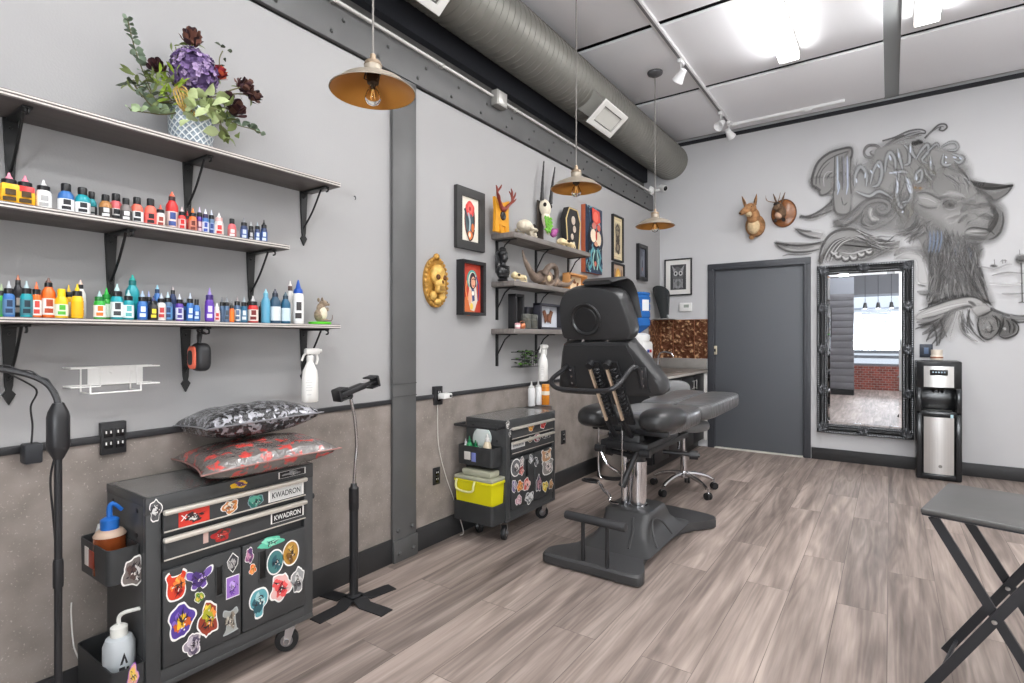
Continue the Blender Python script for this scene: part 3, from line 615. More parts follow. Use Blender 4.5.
mb = MB(BLACK); mb.tube([(q[0]+0.003, q[1], q[2]+0.010+0.003*math.sin(i*0.9)) for i, q in enumerate(gp)][8:], 0.0025, 6); mb.tube(smooth([(lx-0.010,ly,0.94),(lx-0.02,ly-0.012,0.86),(lx-0.011,ly-0.008,0.75),(lx-0.012,ly,0.62),(lx+0.012,ly,0.5),(lx-0.012,ly+0.002,0.3),(lx-0.02,ly-0.03,0.03)],6), 0.0028, 6); mb.build('cord', t)
# ================================================================== TOOL CARTS, STICKERS
CARTM = M('cart_paint', (64,65,66), 0.36, var=0.06, vscale=6, bump=0.03, bscale=250)
CARTD = M('cart_door_paint', (60,61,62), 0.36, bump=0.03, bscale=250)
CARTT = M('cart_top', (126,126,125), 0.24, 0.4)
BINM = M('bin_plastic', (50,51,52), 0.5)
PULL = M('drawer_pull', (214,208,198), 0.32, 0.5)
XF = 0.37
def jitter_outline(kind, seed, n=28):
    R = random.Random(seed)
    if kind == 'rect': return [(-1,-1),(1,-1),(1,1),(-1,1)]
    if kind == 'diamond': return [(0,-1),(0.8,-0.3),(0.9,0.35),(0,1),(-0.9,0.25),(-0.7,-0.4)]
    if kind == 'butterfly': return [(0,-0.55),(0.25,-0.95),(0.6,-0.7),(0.5,-0.15),(0.95,0.25),(1,0.85),(0.5,0.7),(0.1,0.1),(0,0.2),(-0.1,0.1),(-0.5,0.75),(-1,0.9),(-0.95,0.3),(-0.5,-0.1),(-0.6,-0.7),(-0.25,-0.9)]
    if kind == 'circle': return [(math.cos(2*math.pi*k/n), math.sin(2*math.pi*k/n)) for k in range(n)]
    if kind == 'ears': return [(-0.5,-0.9),(0.5,-0.9),(0.85,-0.4),(0.75,0.3),(0.95,0.75),(0.6,1),(0.4,0.7),(-0.4,0.7),(-0.6,1),(-0.95,0.75),(-0.8,0.3),(-0.85,-0.4)]
    if kind == 'skull': return [(-0.35,-1),(0.35,-1),(0.45,-0.45),(0.85,-0.15),(0.95,0.4),(0.6,0.9),(0,1),(-0.6,0.9),(-0.95,0.4),(-0.85,-0.15),(-0.45,-0.45)]
    if kind == 'tower': return [(-0.9,-1),(0.9,-0.9),(0.75,-0.7),(0.6,0.3),(0.95,0.5),(0.7,0.95),(0,0.75),(-0.8,1),(-0.95,0.55),(-0.5,0.3),(-0.6,-0.6)]
    a = R.random()*6; b = R.random()*6; out = []
    for k in range(n):
        t = 2*math.pi*k/n; r = 0.86+0.10*math.sin(3*t+a)+0.09*math.sin(5*t+b)+R.uniform(-0.05,0.05)
        out.append((r*math.cos(t), r*math.sin(t)))
    return out
_SN = [0]
def sticker(parent, plane, u, v, w, h, kind, base, cols=(), name='sticker', rim=(240,238,234), writing=None, wcol=(30,30,32), xplane=XF):
    """plane 'x': the front face at xplane; u,v,w,h in photo pixels measured on that face"""
    _SN[0] += 1; R = random.Random(_SN[0]*31)
    P = atX(u, v, xplane); d = dep(P.x, P.y)
    hw = abs(atX(u+w/2, v, xplane).y-atX(u-w/2, v, xplane).y)/2; hh = h/2*d/FPX
    o = U((xplane, P.y, P.z)); sk = -0.0
    mb = MB(); off = [0.0006]
    def lay(pts, c):
        mb.mat(col(c, 0.45)); mb.poly([(o.x+off[0], o.y+a*hw, o.z+b*hh) for a, b in pts]); off[0] += 0.00035
    out = jitter_outline(kind, _SN[0]); sm = out if kind in ('rect','diamond') else [(p.x, p.y) for p in smooth([(a,b,0) for a,b in out], 3, True)]
    if rim is not None: lay(sm, rim)
    k = 0.88 if kind != 'rect' else 0.92
    if rim is None: k = 1.0
    lay([(a*k, b*k) for a, b in sm], base)
    if writing:
        mb.mat(col(wcol, 0.5)); mb.text(writing, (o.x+off[0], o.y, o.z), (0,1,0), (0,0,1), hh*0.95, hw*1.6); off[0] += 0.0004
    # printed drawing: patches, pale highlights and dark line work kept inside the outline
    if cols and not writing:
        pal = list(cols); cl = lambda a, b: (max(-0.78,min(0.78,a)), max(-0.78,min(0.78,b)))
        big = w*h > 60
        for i in range(9 if big else 5):
            c = R.choice(pal); q = R.uniform(0.14,0.42)*(1.0 if i > 1 else 1.35); r0 = R.uniform(0,0.5); a0 = R.uniform(0,6.28); cx, cy = r0*math.cos(a0), r0*math.sin(a0)
            k1, k2 = R.randint(2,5), R.uniform(0,6)
            lay([cl(cx+q*(0.8+0.3*math.sin(k1*t_+k2))*math.cos(t_), cy+q*(0.8+0.3*math.cos(k1*t_+k2))*math.sin(t_)) for t_ in [2*math.pi*j/14 for j in range(14)]], c)
        ink = (44,36,44)
        for i in range(8 if big else 3):
            a0 = R.uniform(0,6.28); r0 = R.uniform(0,0.55); cx, cy = r0*math.cos(a0), r0*math.sin(a0); a1 = R.uniform(0,6.28); ln = R.uniform(0.15,0.4); wd = 0.045; bend = R.uniform(-0.5,0.5)
            p0 = (cx-ln*math.cos(a1), cy-ln*math.sin(a1)); p2 = (cx+ln*math.cos(a1+bend), cy+ln*math.sin(a1+bend)); nx, ny = -math.sin(a1)*wd, math.cos(a1)*wd
            lay([cl(p0[0],p0[1]), cl(cx+nx,cy+ny), cl(p2[0],p2[1]), cl(cx-nx,cy-ny)], ink)
        for i in range(4 if big else 2):
            a0 = R.uniform(0,6.28); r0 = R.uniform(0,0.5); cx, cy = r0*math.cos(a0), r0*math.sin(a0); lay([cl(cx-0.06,cy),cl(cx,cy-0.05),cl(cx+0.07,cy+0.02),cl(cx,cy+0.06)], (240,232,224))
    return mb.build(name, parent, sharp=10)
def caster(cart, x, y, r=0.045, fork_h=0.14, rot=0.0, brake=False):
    X = rz(rot); mb = MB(CHROME); f = lambda q: U((x,y,0))+X @ U(q)
    mb.lathe([(0.026,fork_h-0.012),(0.028,fork_h-0.004),(0.026,fork_h)], (x,y,0), 16)
    for s in (-1, 1):
        c = [f((s*0.018,0.02,fork_h-0.01)), f((s*0.018,-0.022,fork_h-0.01)), f((s*0.018,-0.035,r-0.01)), f((s*0.018,-0.012,r-0.012))]
        mb.add(c+[p+X @ U((s*0.003,0,0)) for p in c], [(0,1,2,3),(4,7,6,5),(0,4,5,1),(1,5,6,2),(2,6,7,3),(3,7,4,0)])
    cw = mb.build('caster', cart)
    mb = MB(M('caster_rubber', (32,32,34), 0.5)); cc = f((0,-0.022,r)); ax = X @ U((1,0,0))
    mb.lathe([(r*0.5,-0.014),(r*0.96,-0.013),(r,-0.008),(r,0.008),(r*0.96,0.013),(r*0.5,0.014)], cc, 24, d=ax)
    mb.mat(col((150,150,152),0.3,metal=1.0)); mb.lathe([(r*0.52,-0.0145),(r*0.5,-0.0145),(r*0.5,0.0145),(r*0.52,0.0145)], cc, 20, d=ax); mb.lathe([(0.010,-0.024),(0.010,0.024)], cc, 10, d=ax); mb.build('wheel', cw)
    return cw
def tool_cart(y0, y1, ydiv, label, px_handles):
    t = thing('tool_cart', label, 'tool cart', (0.21, (y0+y1)/2, 0), 0, 'dark rolling tool carts at the side wall')
    yc = (y0+y1)/2; w = y1-y0; xb = 0.05; xm = (XF+xb)/2; dx = XF-xb
    mb = MB(CARTM)
    mb.box((xm-0.01, yc, 0.445), (dx-0.02, w-0.004, 0.60), 0.003)                       # carcass
    for y in (y0+0.0225, y1-0.02): mb.box((XF-0.011, y, 0.42), (0.022, 0.045 if y < yc else 0.04, 0.56), 0.004)   # posts
    mb.box((XF-0.0115, yc, 0.16), (0.020, w-0.004, 0.045), 0.003)
    mb.box((XF-0.0092, yc, 0.721), (0.020, w+0.002, 0.056), 0.004)
    for y in (y0+0.004, y1-0.004): mb.box((xm, y, 0.735), (dx, 0.008, 0.03), 0.003)
    mb.box((xb+0.004, yc, 0.735), (0.008, w, 0.03), 0.003); mb.box((xm, yc, 0.13), (dx, w, 0.02), 0.003)
    mb.mat(BLACK)
    for z in (0.70, 0.62): 
        for x in (xb+0.06, XF-0.07): mb.lathe([(0.008,0),(0.008,0.0015),(0,0.0016)], (x, y0+0.0005, z), 10, (0,-1,0))
    mb.build('body', t)
    mb = MB(BLACK); mb.box((XF-0.05, y1+0.012, 0.60), (0.03, 0.024, 0.018), 0.004); mb.cyl((XF-0.05, y1+0.02, 0.60), (XF-0.05, y1+0.034, 0.598), 0.012); mb.build('side_knob', t)
    mb = MB(CARTT); mb.box((xm-0.002, yc, 0.7465), (dx-0.02, w-0.018, 0.006)); mb.build('worktop', t)
    drs = []
    for (z0, z1, zh) in ((0.628, 0.690, 0.694), (0.536, 0.600, 0.604)):
        mb = MB(CARTD); mb.box((XF+0.004, yc+0.003, (z0+z1)/2), (0.014, w-0.088, z1-z0), 0.003); mb.mat(PULL); mb.box((XF+0.0085, yc+0.003, z0+0.003), (0.008, w-0.090, 0.005), 0.001)
        dr = mb.build('drawer', t); drs.append(dr)
        mb = MB(PULL); mb.box((XF+0.014, yc+0.003, zh), (0.022, w-0.084, 0.017), 0.006); mb.build('drawer_handle', dr)
    doors = []
    for (a, b) in ((y0+0.047, ydiv-0.003), (ydiv+0.003, y1-0.042)):
        mb = MB(CARTD); mb.box((XF-0.001, (a+b)/2, 0.345), (0.016, b-a, 0.315), 0.004); doors.append(mb.build('door', t))
    for dd, (u, v, wp, hp) in zip(doors, px_handles):
        p = atX(u, v, XF+0.007); hw = abs(atX(u+wp/2, v, XF+0.007).y-atX(u-wp/2, v, XF+0.007).y)/2; hh = hp/2*dep(p.x, p.y)/FPX
        mb = MB(M('recess_black', (12,12,13), 0.5)); mb.box((XF+0.0068, p.y, p.z), (0.002, hw*2, hh*2), 0.0009); mb.mat(CARTD)
        for dy in (-hw-0.002, hw+0.002): mb.box((XF+0.008, p.y+dy, p.z), (0.004, 0.003, hh*2+0.008))
        mb.box((XF+0.009, p.y, p.z-hh-0.002), (0.006, hw*2+0.006, 0.004)); mb.build('recessed_handle', dd)
    rr = [20, -35, 60, 10]
    for k, (x, y) in enumerate(((XF-0.05, y0+0.06), (XF-0.05, y1-0.06), (xb+0.05, y0+0.06), (xb+0.05, y1-0.06))): caster(t, x, y, rot=rr[k])
    return t, drs, doors
def open_bin(cart, x0, x1, y0, y1, z0, z1, window=False):
    mb = MB(BINM); th = 0.004
    n = 6; r = 0.022
    def loop(z, ins):
        pts = []
        a0, a1, b0, b1 = x0+ins, x1-ins, y0+ins, y1-ins
        rr = r-ins
        for cx, cy, st in ((a1-rr,b0+rr,-90),(a1-rr,b1-rr*0.3,0),(a0+rr,b1-rr*0.3,90),(a0+rr,b0+rr,180)):
            q = rr if st in (-90,180) else rr*0.3
            cx2 = a1-q if st in (-90,0) else a0+q
            for k in range(n+1):
                a = math.radians(st+90*k/n); pts.append((cx2+q*math.cos(a), cy+q*math.sin(a), z))
        return pts
    A, B, Cc, D = loop(z0,0.002), loop(z1,0), loop(z1,th), loop(z0+th,th)
    N = len(A); fs = [tuple(range(N))[::-1]]
    for s, e in ((0,1),(1,2),(2,3)):
        for k in range(N): fs.append((s*N+k, s*N+(k+1) % N, e*N+(k+1) % N, e*N+k))
    fs.append(tuple(3*N+k for k in range(N)))
    mb.add(A+B+Cc+D, fs)
    if window:
        mb.mat(col((214,206,200),0.4)); yw = y0-0.0008; xm = (x0+x1)/2-0.03; zm = (z0+z1)/2+0.006
        mb.box((xm-0.018, yw, zm), (0.034, 0.0016, 0.06), 0.0007); mb.mat(col((150,58,38),0.4)); mb.box((xm+0.022, yw, zm-0.002), (0.044, 0.0016, 0.056), 0.0007)
    return mb.build('side_bin', cart)
# ---- first cart
def q1(u, v): return (150+u/4.776, 540+v/4.776)
def q2(u, v): return (90+u/4.267, 460+v/4.267)
cart1, dr1, do1 = tool_cart(0.745, 1.352, atX(241, 600, XF).y, 'dark tool cart with two cushions on top, closest to the gooseneck lamp', [(*q1(330,195),5.5,28),(*q1(537,118),6,27)])
S = 4.776
for (u,v,w,h,kind,base,cols) in [
 (125,220,112,150,'ears',(214,66,44),((238,128,60),(240,176,80),(160,30,30))),
 (235,185,134,112,'butterfly',(112,84,164),((150,120,196),(70,50,110))),
 (235,272,56,58,'blob',(150,170,60),((236,206,90),(90,140,60))),
 (150,385,150,196,'blob',(84,62,150),((130,100,190),(240,190,50),(196,90,40))),
 (278,380,112,196,'blob',(150,62,44),((236,150,70),(170,170,50),(230,200,70))),
 (203,500,96,124,'blob',(150,140,150),((190,180,190),(90,80,100))),
 (395,108,62,98,'diamond',(60,60,64),((170,168,166),)),
 (395,222,64,104,'rect',(150,110,190),((190,160,220),(110,70,160))),
 (385,385,78,122,'tower',(158,160,156),((190,184,170),(140,130,116)))]:
    sticker(do1[0], 'x', *q1(u,v), w/S, h/S, kind, base, cols, xplane=XF+0.007, rim=(240,238,234) if kind != 'tower' else (170,176,176))
for (u,v,w,h,kind,base,cols) in [
 (475,75,46,88,'blob',(150,90,130),((200,140,170),(90,60,110))),
 (490,140,38,62,'blob',(226,104,50),((240,160,80),)),
 (578,10,132,58,'blob',(96,190,160),((140,216,190),(50,130,110))),
 (672,62,80,122,'circle',(176,132,60),((210,170,90),(120,84,40))),
 (598,105,82,122,'circle',(70,120,120),((96,150,140),(50,90,100))),
 (705,190,68,142,'blob',(150,150,150),((206,204,202),(90,90,92))),
 (625,225,116,156,'blob',(226,180,176),((206,50,60),(150,30,40),(230,90,90))),
 (520,300,98,142,'skull',(96,160,168),((170,206,206),(50,90,100)))]:
    sticker(do1[1], 'x', *q1(u,v), w/S, h/S, kind, base, cols, xplane=XF+0.007, rim=(240,238,234) if base != (96,190,160) else None)
S = 4.267
sticker(dr1[0], 'x', *q2(445,240), 132/S, 72/S, 'rect', (206,58,46), ((60,40,40),(230,226,222)), rim=(206,58,46), xplane=XF+0.011)
sticker(dr1[0], 'x', *q2(402,246), 40/S, 52/S, 'rect', (206,58,46), (), rim=None, writing='X', wcol=(238,236,232), xplane=XF+0.0125)
sticker(dr1[0], 'x', *q2(598,200), 84/S, 66/S, 'blob', (214,140,80), ((240,226,206),(170,100,50)), xplane=XF+0.011)
sticker(dr1[0], 'x', *q2(705,175), 80/S, 62/S, 'blob', (40,110,100), ((90,160,140),(30,70,70)), rim=(130,150,160), xplane=XF+0.011)
sticker(dr1[0], 'x', *q2(838,138), 150/S, 50/S, 'rect', (206,206,204), (), name='brand_plate', writing='KWADRON', xplane=XF+0.011)
sticker(dr1[1], 'x', *q2(560,320), 90/S, 60/S, 'blob', (170,40,40), ((206,70,60),(90,60,50)), rim=None, xplane=XF+0.011)
sticker(dr1[1], 'x', *q2(494,332), 22/S, 44/S, 'rect', (200,170,160), (), rim=None, xplane=XF+0.011)
sticker(dr1[1], 'x', *q2(843,232), 140/S, 44/S, 'rect', (34,34,36), (), name='brand_plate', writing='KWADRON', wcol=(238,238,236), xplane=XF+0.011)
sticker(cart1, 'x', *q2(637,105), 84/S, 34/S, 'blob', (226,180,40), ((110,70,120),), rim=None, xplane=XF+0.0005)
sticker(cart1, 'x', *q2(863,55), 115/S, 28/S, 'rect', (34,34,36), (), name='brand_plate', writing='TS INK CO', wcol=(220,220,218), xplane=XF+0.0005) if False else sticker(cart1, 'x', *q2(863,55), 115/S, 28/S, 'rect', (34,34,36), ((150,150,150),), name='brand_plate', xplane=XF+0.0005)
sticker(cart1, 'x', *q2(280,215), 60/S, 112/S, 'blob', (90,90,92), ((220,220,218),(60,60,62)), xplane=XF+0.0005)
bA = open_bin(cart1, 0.09, 0.33, 0.655, 0.745, 0.49, 0.60, True)
bB = open_bin(cart1, 0.06, 0.367, 0.655, 0.745, 0.05, 0.235)
sticker(bA, 'x', 134, 572, 28, 34, 'blob', (120,112,108), ((230,226,222),(90,70,66)), xplane=0.3302)
sticker(bB, 'x', 133, 676, 13, 26, 'blob', (226,170,150), ((236,200,90),), rim=(170,110,200), xplane=0.3672)
# bottles in the bins
def squeeze_wash(x, y, z, label, body, capc, k=1.0, blue=True):
    t = thing('wash_bottle', label, 'squeeze bottle', (x, y, z)); o = (x, y, z+0.0005)
    if blue:
        mb = MB(M('brown_liquid_bottle', (126,62,30), 0.2, coat=0.4)); mb.lathe([(0.034*k,0),(0.037*k,0.004),(0.037*k,0.100*k)], o, 20); mb.mat(M('frosted_bottle', (196,170,150), 0.35)); mb.lathe([(0.037*k,0.100*k),(0.0368*k,0.103*k),(0.03*k,0.113*k),(0.018*k,0.118*k)], o, 20); mb.build('body', t)
    else:
        mb = MB(M('frosted_clear_bottle', (206,212,216), 0.35, trans=0.25)); mb.lathe([(0.036*k,0),(0.039*k,0.004),(0.039*k,0.10*k),(0.032*k,0.118*k),(0.02*k,0.124*k)], o, 20); mb.build('body', t)
        mb = MB(col((40,40,44),0.6)); a0 = math.atan2(-y, CAM.x-x)+0.3
        def pt(da, zz): return (x+0.0396*k*math.cos(a0+da), y+0.0396*k*math.sin(a0+da), z+zz*k)
        mb.add([pt(-0.25,0.055),(pt(0.25,0.055)),pt(0.0,0.088)], [(0,1,2)]); mb.add([pt(-0.3,0.02),pt(0.05,0.02),pt(0.05,0.048),pt(-0.3,0.048)], [(0,1,2,3)]); mb.add([pt(0.15,0.02),pt(0.3,0.02),pt(0.3,0.045),pt(0.15,0.045)], [(0,1,2,3)]); mb.build('printed_mark', t)
    mb = MB(col(capc, 0.35)); zc = 0.116*k if blue else 0.122*k
    mb.lathe([(0.021*k,zc),(0.021*k,zc+0.026*k),(0.012*k,zc+0.032*k),(0,zc+0.032*k)], o, 16)
    zt = z+zc+0.03*k
    if blue: mb.tube(smooth([(x,y,zt),(x,y,zt+0.028*k),(x+0.004*k,y+0.008*k,zt+0.036*k),(x+0.006*k,y+0.026*k,zt+0.016*k)], 5), [0.007*k]*10+[0.005*k]*6, 8)
    else: mb.tube(smooth([(x,y,zt),(x,y,zt+0.022*k),(x+0.008*k,y+0.012*k,zt+0.034*k),(x+0.03*k,y+0.05*k,zt+0.038*k)], 5), 0.0055*k, 8)
    mb.build('spout_cap', t); return t
squeeze_wash(0.215, 0.70, 0.495, 'squeeze bottle of brown liquid with blue spout in upper cart bin', None, (36,104,186), 1.22)
squeeze_wash(0.29, 0.70, 0.175, 'clear wash bottle with white bent spout in lower cart bin', None, (226,226,220), 1.12, False)
tb = thing('tiny_bottle', 'tiny grey tipped dropper bottle behind the brown squeeze bottle', 'bottle', (0.125, 0.70, 0.495)); mb = MB(col((60,56,56),0.4)); mb.lathe([(0.016,0),(0.017,0.003),(0.017,0.085),(0.012,0.095)], (0.125,0.70,0.4955), 14); mb.build('body', tb)
mb = MB(col((190,190,190),0.35)); mb.lathe([(0.013,0.094),(0.012,0.11),(0.006,0.13),(0.004,0.14),(0,0.14)], (0.125,0.70,0.4955), 12); mb.build('nozzle', tb)
t = MB(col((214,212,208),0.4)); t.tube(smooth([(0.08,0.70,0.055),(0.07,0.655,0.2),(0.06,0.648,0.245),(0.035,0.65,0.32),(0.02,0.655,0.36)], 6), 0.0022, 6); tag(t.build('loose_wire', loc=(0.08,0.70,0.055)), 'thin pale wire poking out of the lower cart bin', 'wire')
# ---- cushions on the first cart
def plastic_mat(name, base, spot, thr, scale, metal=0.0):
    m = bpy.data.materials.new(name); m.use_nodes = True; nt = m.node_tree; N = nt.nodes; K = nt.links; b = N['Principled BSDF']
    tc = N.new('ShaderNodeTexCoord'); n = N.new('ShaderNodeTexNoise'); n.inputs['Scale'].default_value = scale; n.inputs['Detail'].default_value = 5; n.inputs['Distortion'].default_value = 0.6; K.new(tc.outputs['Object'], n.inputs['Vector'])
    r = N.new('ShaderNodeValToRGB'); r.color_ramp.interpolation = 'LINEAR'; e = r.color_ramp.elements; e[0].position = thr-0.03; e[0].color = rgb(base); e[1].position = thr+0.03; e[1].color = rgb(spot); K.new(n.outputs['Fac'], r.inputs['Fac']); K.new(r.outputs['Color'], b.inputs['Base Color'])
    b.inputs['Roughness'].default_value = 0.16; b.inputs['Metallic'].default_value = metal; b.inputs['Coat Weight'].default_value = 0.8; b.inputs['Coat Roughness'].default_value = 0.08
    w = N.new('ShaderNodeTexNoise'); w.inputs['Scale'].default_value = scale*1.2; w.inputs['Detail'].default_value = 3; w.inputs['Distortion'].default_value = 1.2; K.new(tc.outputs['Object'], w.inputs['Vector'])
    bp = N.new('ShaderNodeBump'); bp.inputs['Strength'].default_value = 0.55; bp.inputs['Distance'].default_value = 0.02; K.new(w.outputs['Fac'], bp.inputs['Height']); K.new(bp.outputs['Normal'], b.inputs['Normal']); K.new(bp.outputs['Normal'], b.inputs['Coat Normal'])
    return m
def cushion(name, label, c, sx, sy, th, rot, mat, seam, tilt=(0,0)):
    t = thing(name, label, 'cushion', c, 0, 'plastic wrapped cushions on the tool cart')
    X = Matrix.Translation(U(c)+U((0,0,th/2))) @ (rz(rot) @ rx(tilt[0]) @ ry(tilt[1])).to_4x4()
    n = 26; mb = MB(mat); R = random.Random(len(label))
    for sgn in (1, -1):
        vs = []; fs = []
        for j in range(n+1):
            for i in range(n+1):
                a = -1+2*i/n; b = -1+2*j/n
                e = max(0,(1-abs(a)**2.6))*max(0,(1-abs(b)**2.6))
                pinch = 1-0.09*(1-abs(a)**2)*(abs(b)**4) ; pinch2 = 1-0.09*(1-abs(b)**2)*(abs(a)**4)
                z = sgn*th/2*(e**0.42)
                if sgn > 0: z += 0.004*math.sin(a*7+b*3)*e+0.003*math.sin(b*11-a*4)*e
                else: z = max(z, -th/2)
                vs.append((a*sx/2*pinch2, b*sy/2*pinch, z))
        for j in range(n):
            for i in range(n):
                q = (j*(n+1)+i, j*(n+1)+i+1, (j+1)*(n+1)+i+1, (j+1)*(n+1)+i); fs.append(q if sgn > 0 else q[::-1])
        mb.add(vs, fs, X)
    mb.build('cover', t, sharp=80)
    mb = MB(seam); ring = []
    for k in range(80):
        s = k/20.0; e = int(s); f = -1+2*(s-e)
        a, b = ((f,-1),(1,f),(-f,1),(-1,-f))[e]
        pinch = 1-0.09*(1-abs(a)**2)*(abs(b)**4); pinch2 = 1-0.09*(1-abs(b)**2)*(abs(a)**4)
        ring.append(X @ U((a*sx/2*pinch2*1.02, b*sy/2*pinch*1.02, 0)))
    mb.tube(ring, 0.003, 6, closed=True); mb.build('seam', t)
    return t
cushion('cushion', 'plastic wrapped cushion with red floral print lying on the cart', (0.275, 1.165, 0.752), 0.44, 0.48, 0.115, -12, plastic_mat('red_print_plastic', (104,99,96), (200,72,66), 0.56, 20), col((150,110,104),0.3), tilt=(3,-2))
cushion('cushion', 'shiny black and silver cushion on top of the red one', (0.185, 1.185, 0.872), 0.36, 0.44, 0.125, -6, plastic_mat('silver_print_plastic', (46,46,49), (168,168,174), 0.53, 48, 0.45), col((120,120,124),0.3), tilt=(2,-4))
# ---- tablet stand
t = thing('tablet_stand', 'black floor tablet stand with chrome gooseneck beside the steel column', 'stand', (0.205, 1.69, 0))
sx, sy = 0.205, 1.69
mb = MB(M('stand_base', (38,38,40), 0.5))
for (ex, ey) in ((0.212,1.472),(0.0,1.66),(0.42,1.705),(0.24,1.902)):
    e = U((ex,ey,0)); c0 = U((sx,sy,0)); d = (e-c0); Lg = d.length; d.normalize(); pd = U((-d.y,d.x,0))
    prof = [(0.0,0.030),(0.035,0.030),(0.075,0.006),(Lg-0.03,0.006),(Lg,0.004)]; w = 0.036; vs = []
    for s_, z in prof:
        for sd in (-1, 1):
            for dz in (0, -0.005): vs.append(c0+d*s_+pd*sd*w+U((0,0,max(z+dz,0.0005))))
    fs = []
    for k in range(len(prof)-1):
        a, b = 4*k, 4*k+4; fs += [(a,a+2,b+2,b),(a+1,b+1,b+3,a+3),(a,b,b+1,a+1),(a+2,a+3,b+3,b+2)]
    fs += [(0,1,3,2),(4*len(prof)-4,4*len(prof)-2,4*len(prof)-1,4*len(prof)-3)]; mb.add(vs, fs)
mb.lathe([(0.034,0.030),(0.034,0.036),(0.024,0.042)], (sx,sy,0), 20); mb.build('base', t)
mb = MB(BLACK); mb.cyl((sx,sy,0.035),(sx,sy,0.53),0.0205,n=18); mb.lathe([(0.021,0.44),(0.0235,0.445),(0.0235,0.545),(0.016,0.552),(0.014,0.566),(0.006,0.568)], (sx,sy,0), 18); mb.build('pole', t)
mb = MB(CHROME); gp = smooth([(sx,sy,0.56),(sx,sy+0.008,0.66),(sx,sy+0.016,0.75),(sx,sy+0.005,0.87),(sx,sy-0.018,0.97)], 12); mb.tube(gp, [0.0075+0.0008*(i % 2) for i in range(len(gp))], 10); mb.build('gooseneck', t)
mb = MB(BLACK); h0 = U((sx,sy-0.02,0.985)); mb.sup(h0, (0.028,0.028,0.03)); d = U((0,0.28,0.07)).normalized(); up = U((0,-0.07,0.28)).normalized()
R3 = rx(math.degrees(math.atan2(0.07,0.28))); cc = h0+U((0.01,0.0,0.028))
mb.box(cc, (0.05,0.15,0.028), 0.008, rot=R3); mb.box(cc+d*0.11, (0.03,0.09,0.012), 0.004, rot=R3)
for s, q in ((-1,-0.085),(1,0.145)):
    e = cc+d*q
    mb.box(e, (0.062,0.014,0.055), 0.004, rot=R3); mb.box(e-d*s*0.022+up*0.026, (0.062,0.05,0.008), 0.003, rot=R3); mb.box(e-d*s*0.022-up*0.022, (0.062,0.05,0.008), 0.003, rot=R3)
mb.build('clamp', t)
# ---- second cart
def q3(u, v): return (455+u/5.69, 400+v/5.69)
cart2, dr2, do2 = tool_cart(2.712, 3.305, atX(q3(445,400)[0], 470, XF).y, 'dark tool cart with yellow tub in its side bin', [(*q3(408,385),2.4,17),(*q3(455,345),0.6,2)])
S = 5.69
for dd, rows in ((dr2[0], [(432,158,35,45,'blob',(214,140,60),((240,190,90),)),(500,140,36,50,'blob',(196,44,48),((226,90,80),))]),
 (dr2[1], [(428,226,25,38,'blob',(150,130,110),((220,200,170),)),(467,215,38,48,'circle',(150,60,70),((230,220,220),)),(520,205,46,32,'blob',(70,70,72),((220,220,220),))]),
 (do2[0], [(346,385,54,100,'circle',(100,100,102),((220,216,212),(80,80,82))),(380,348,28,56,'blob',(150,140,140),((220,210,206),)),(378,402,32,62,'blob',(150,60,60),((220,150,140),)),(337,490,32,84,'blob',(120,110,150),((206,200,214),)),(370,490,42,72,'blob',(196,110,50),((230,160,80),)),(408,480,42,82,'blob',(206,90,80),((236,190,180),)),(362,570,42,62,'blob',(196,150,160),((230,200,206),)),(423,555,52,74,'blob',(110,110,112),((220,220,218),))]),
 (do2[1], [(432,335,26,58,'blob',(130,130,134),((220,220,222),)),(462,350,24,62,'blob',(100,100,104),((180,180,184),)),(520,315,60,76,'ears',(196,150,110),((236,220,200),)),(527,382,66,88,'ears',(150,144,140),((226,214,210),)),(475,478,34,104,'blob',(90,84,100),((200,150,160),)),(513,490,38,66,'blob',(226,190,50),((240,220,120),)),(546,480,26,62,'blob',(150,110,70),((210,160,110),))])):
    for (u,v,w,h,kind,base,cols) in rows: sticker(dd, 'x', *q3(u,v), w/S*1.05, h/S*1.02, kind, base, cols, xplane=XF+(0.011 if dd in dr2 else 0.007))
sticker(dr2[1], 'x', *q3(360,255), 76/S, 32/S, 'rect', (200,200,200), (), name='brand_plate', writing='KWADRON', xplane=XF+0.011)
for v in (140, 190): sticker(cart2, 'x', *q3(300 if v == 140 else 316, v), 22/S, 52/S, 'blob', (110,106,104), ((220,218,214),), xplane=XF+0.0005)
open_bin(cart2, 0.065, 0.345, 2.605, 2.712, 0.475, 0.59); open_bin(cart2, 0.05, 0.365, 2.58, 2.712, 0.13, 0.25)
mb = MB(BLACK); mb.tube(smooth([(0.04,2.712,0.71),(0.035,2.64,0.71),(0.06,2.62,0.71),(0.33,2.62,0.71),(0.352,2.64,0.71),(0.35,2.712,0.71)],5), 0.009, 8); mb.build('push_handle', cart2)
mb = MB(CARTM); mb.prism([(0.05,3.306),(0.352,3.306),(0.20,3.55),(0.06,3.55)], (0,0,0.728), (1,0,0), (0,1,0), 0.014); mb.build('side_tray', cart2)
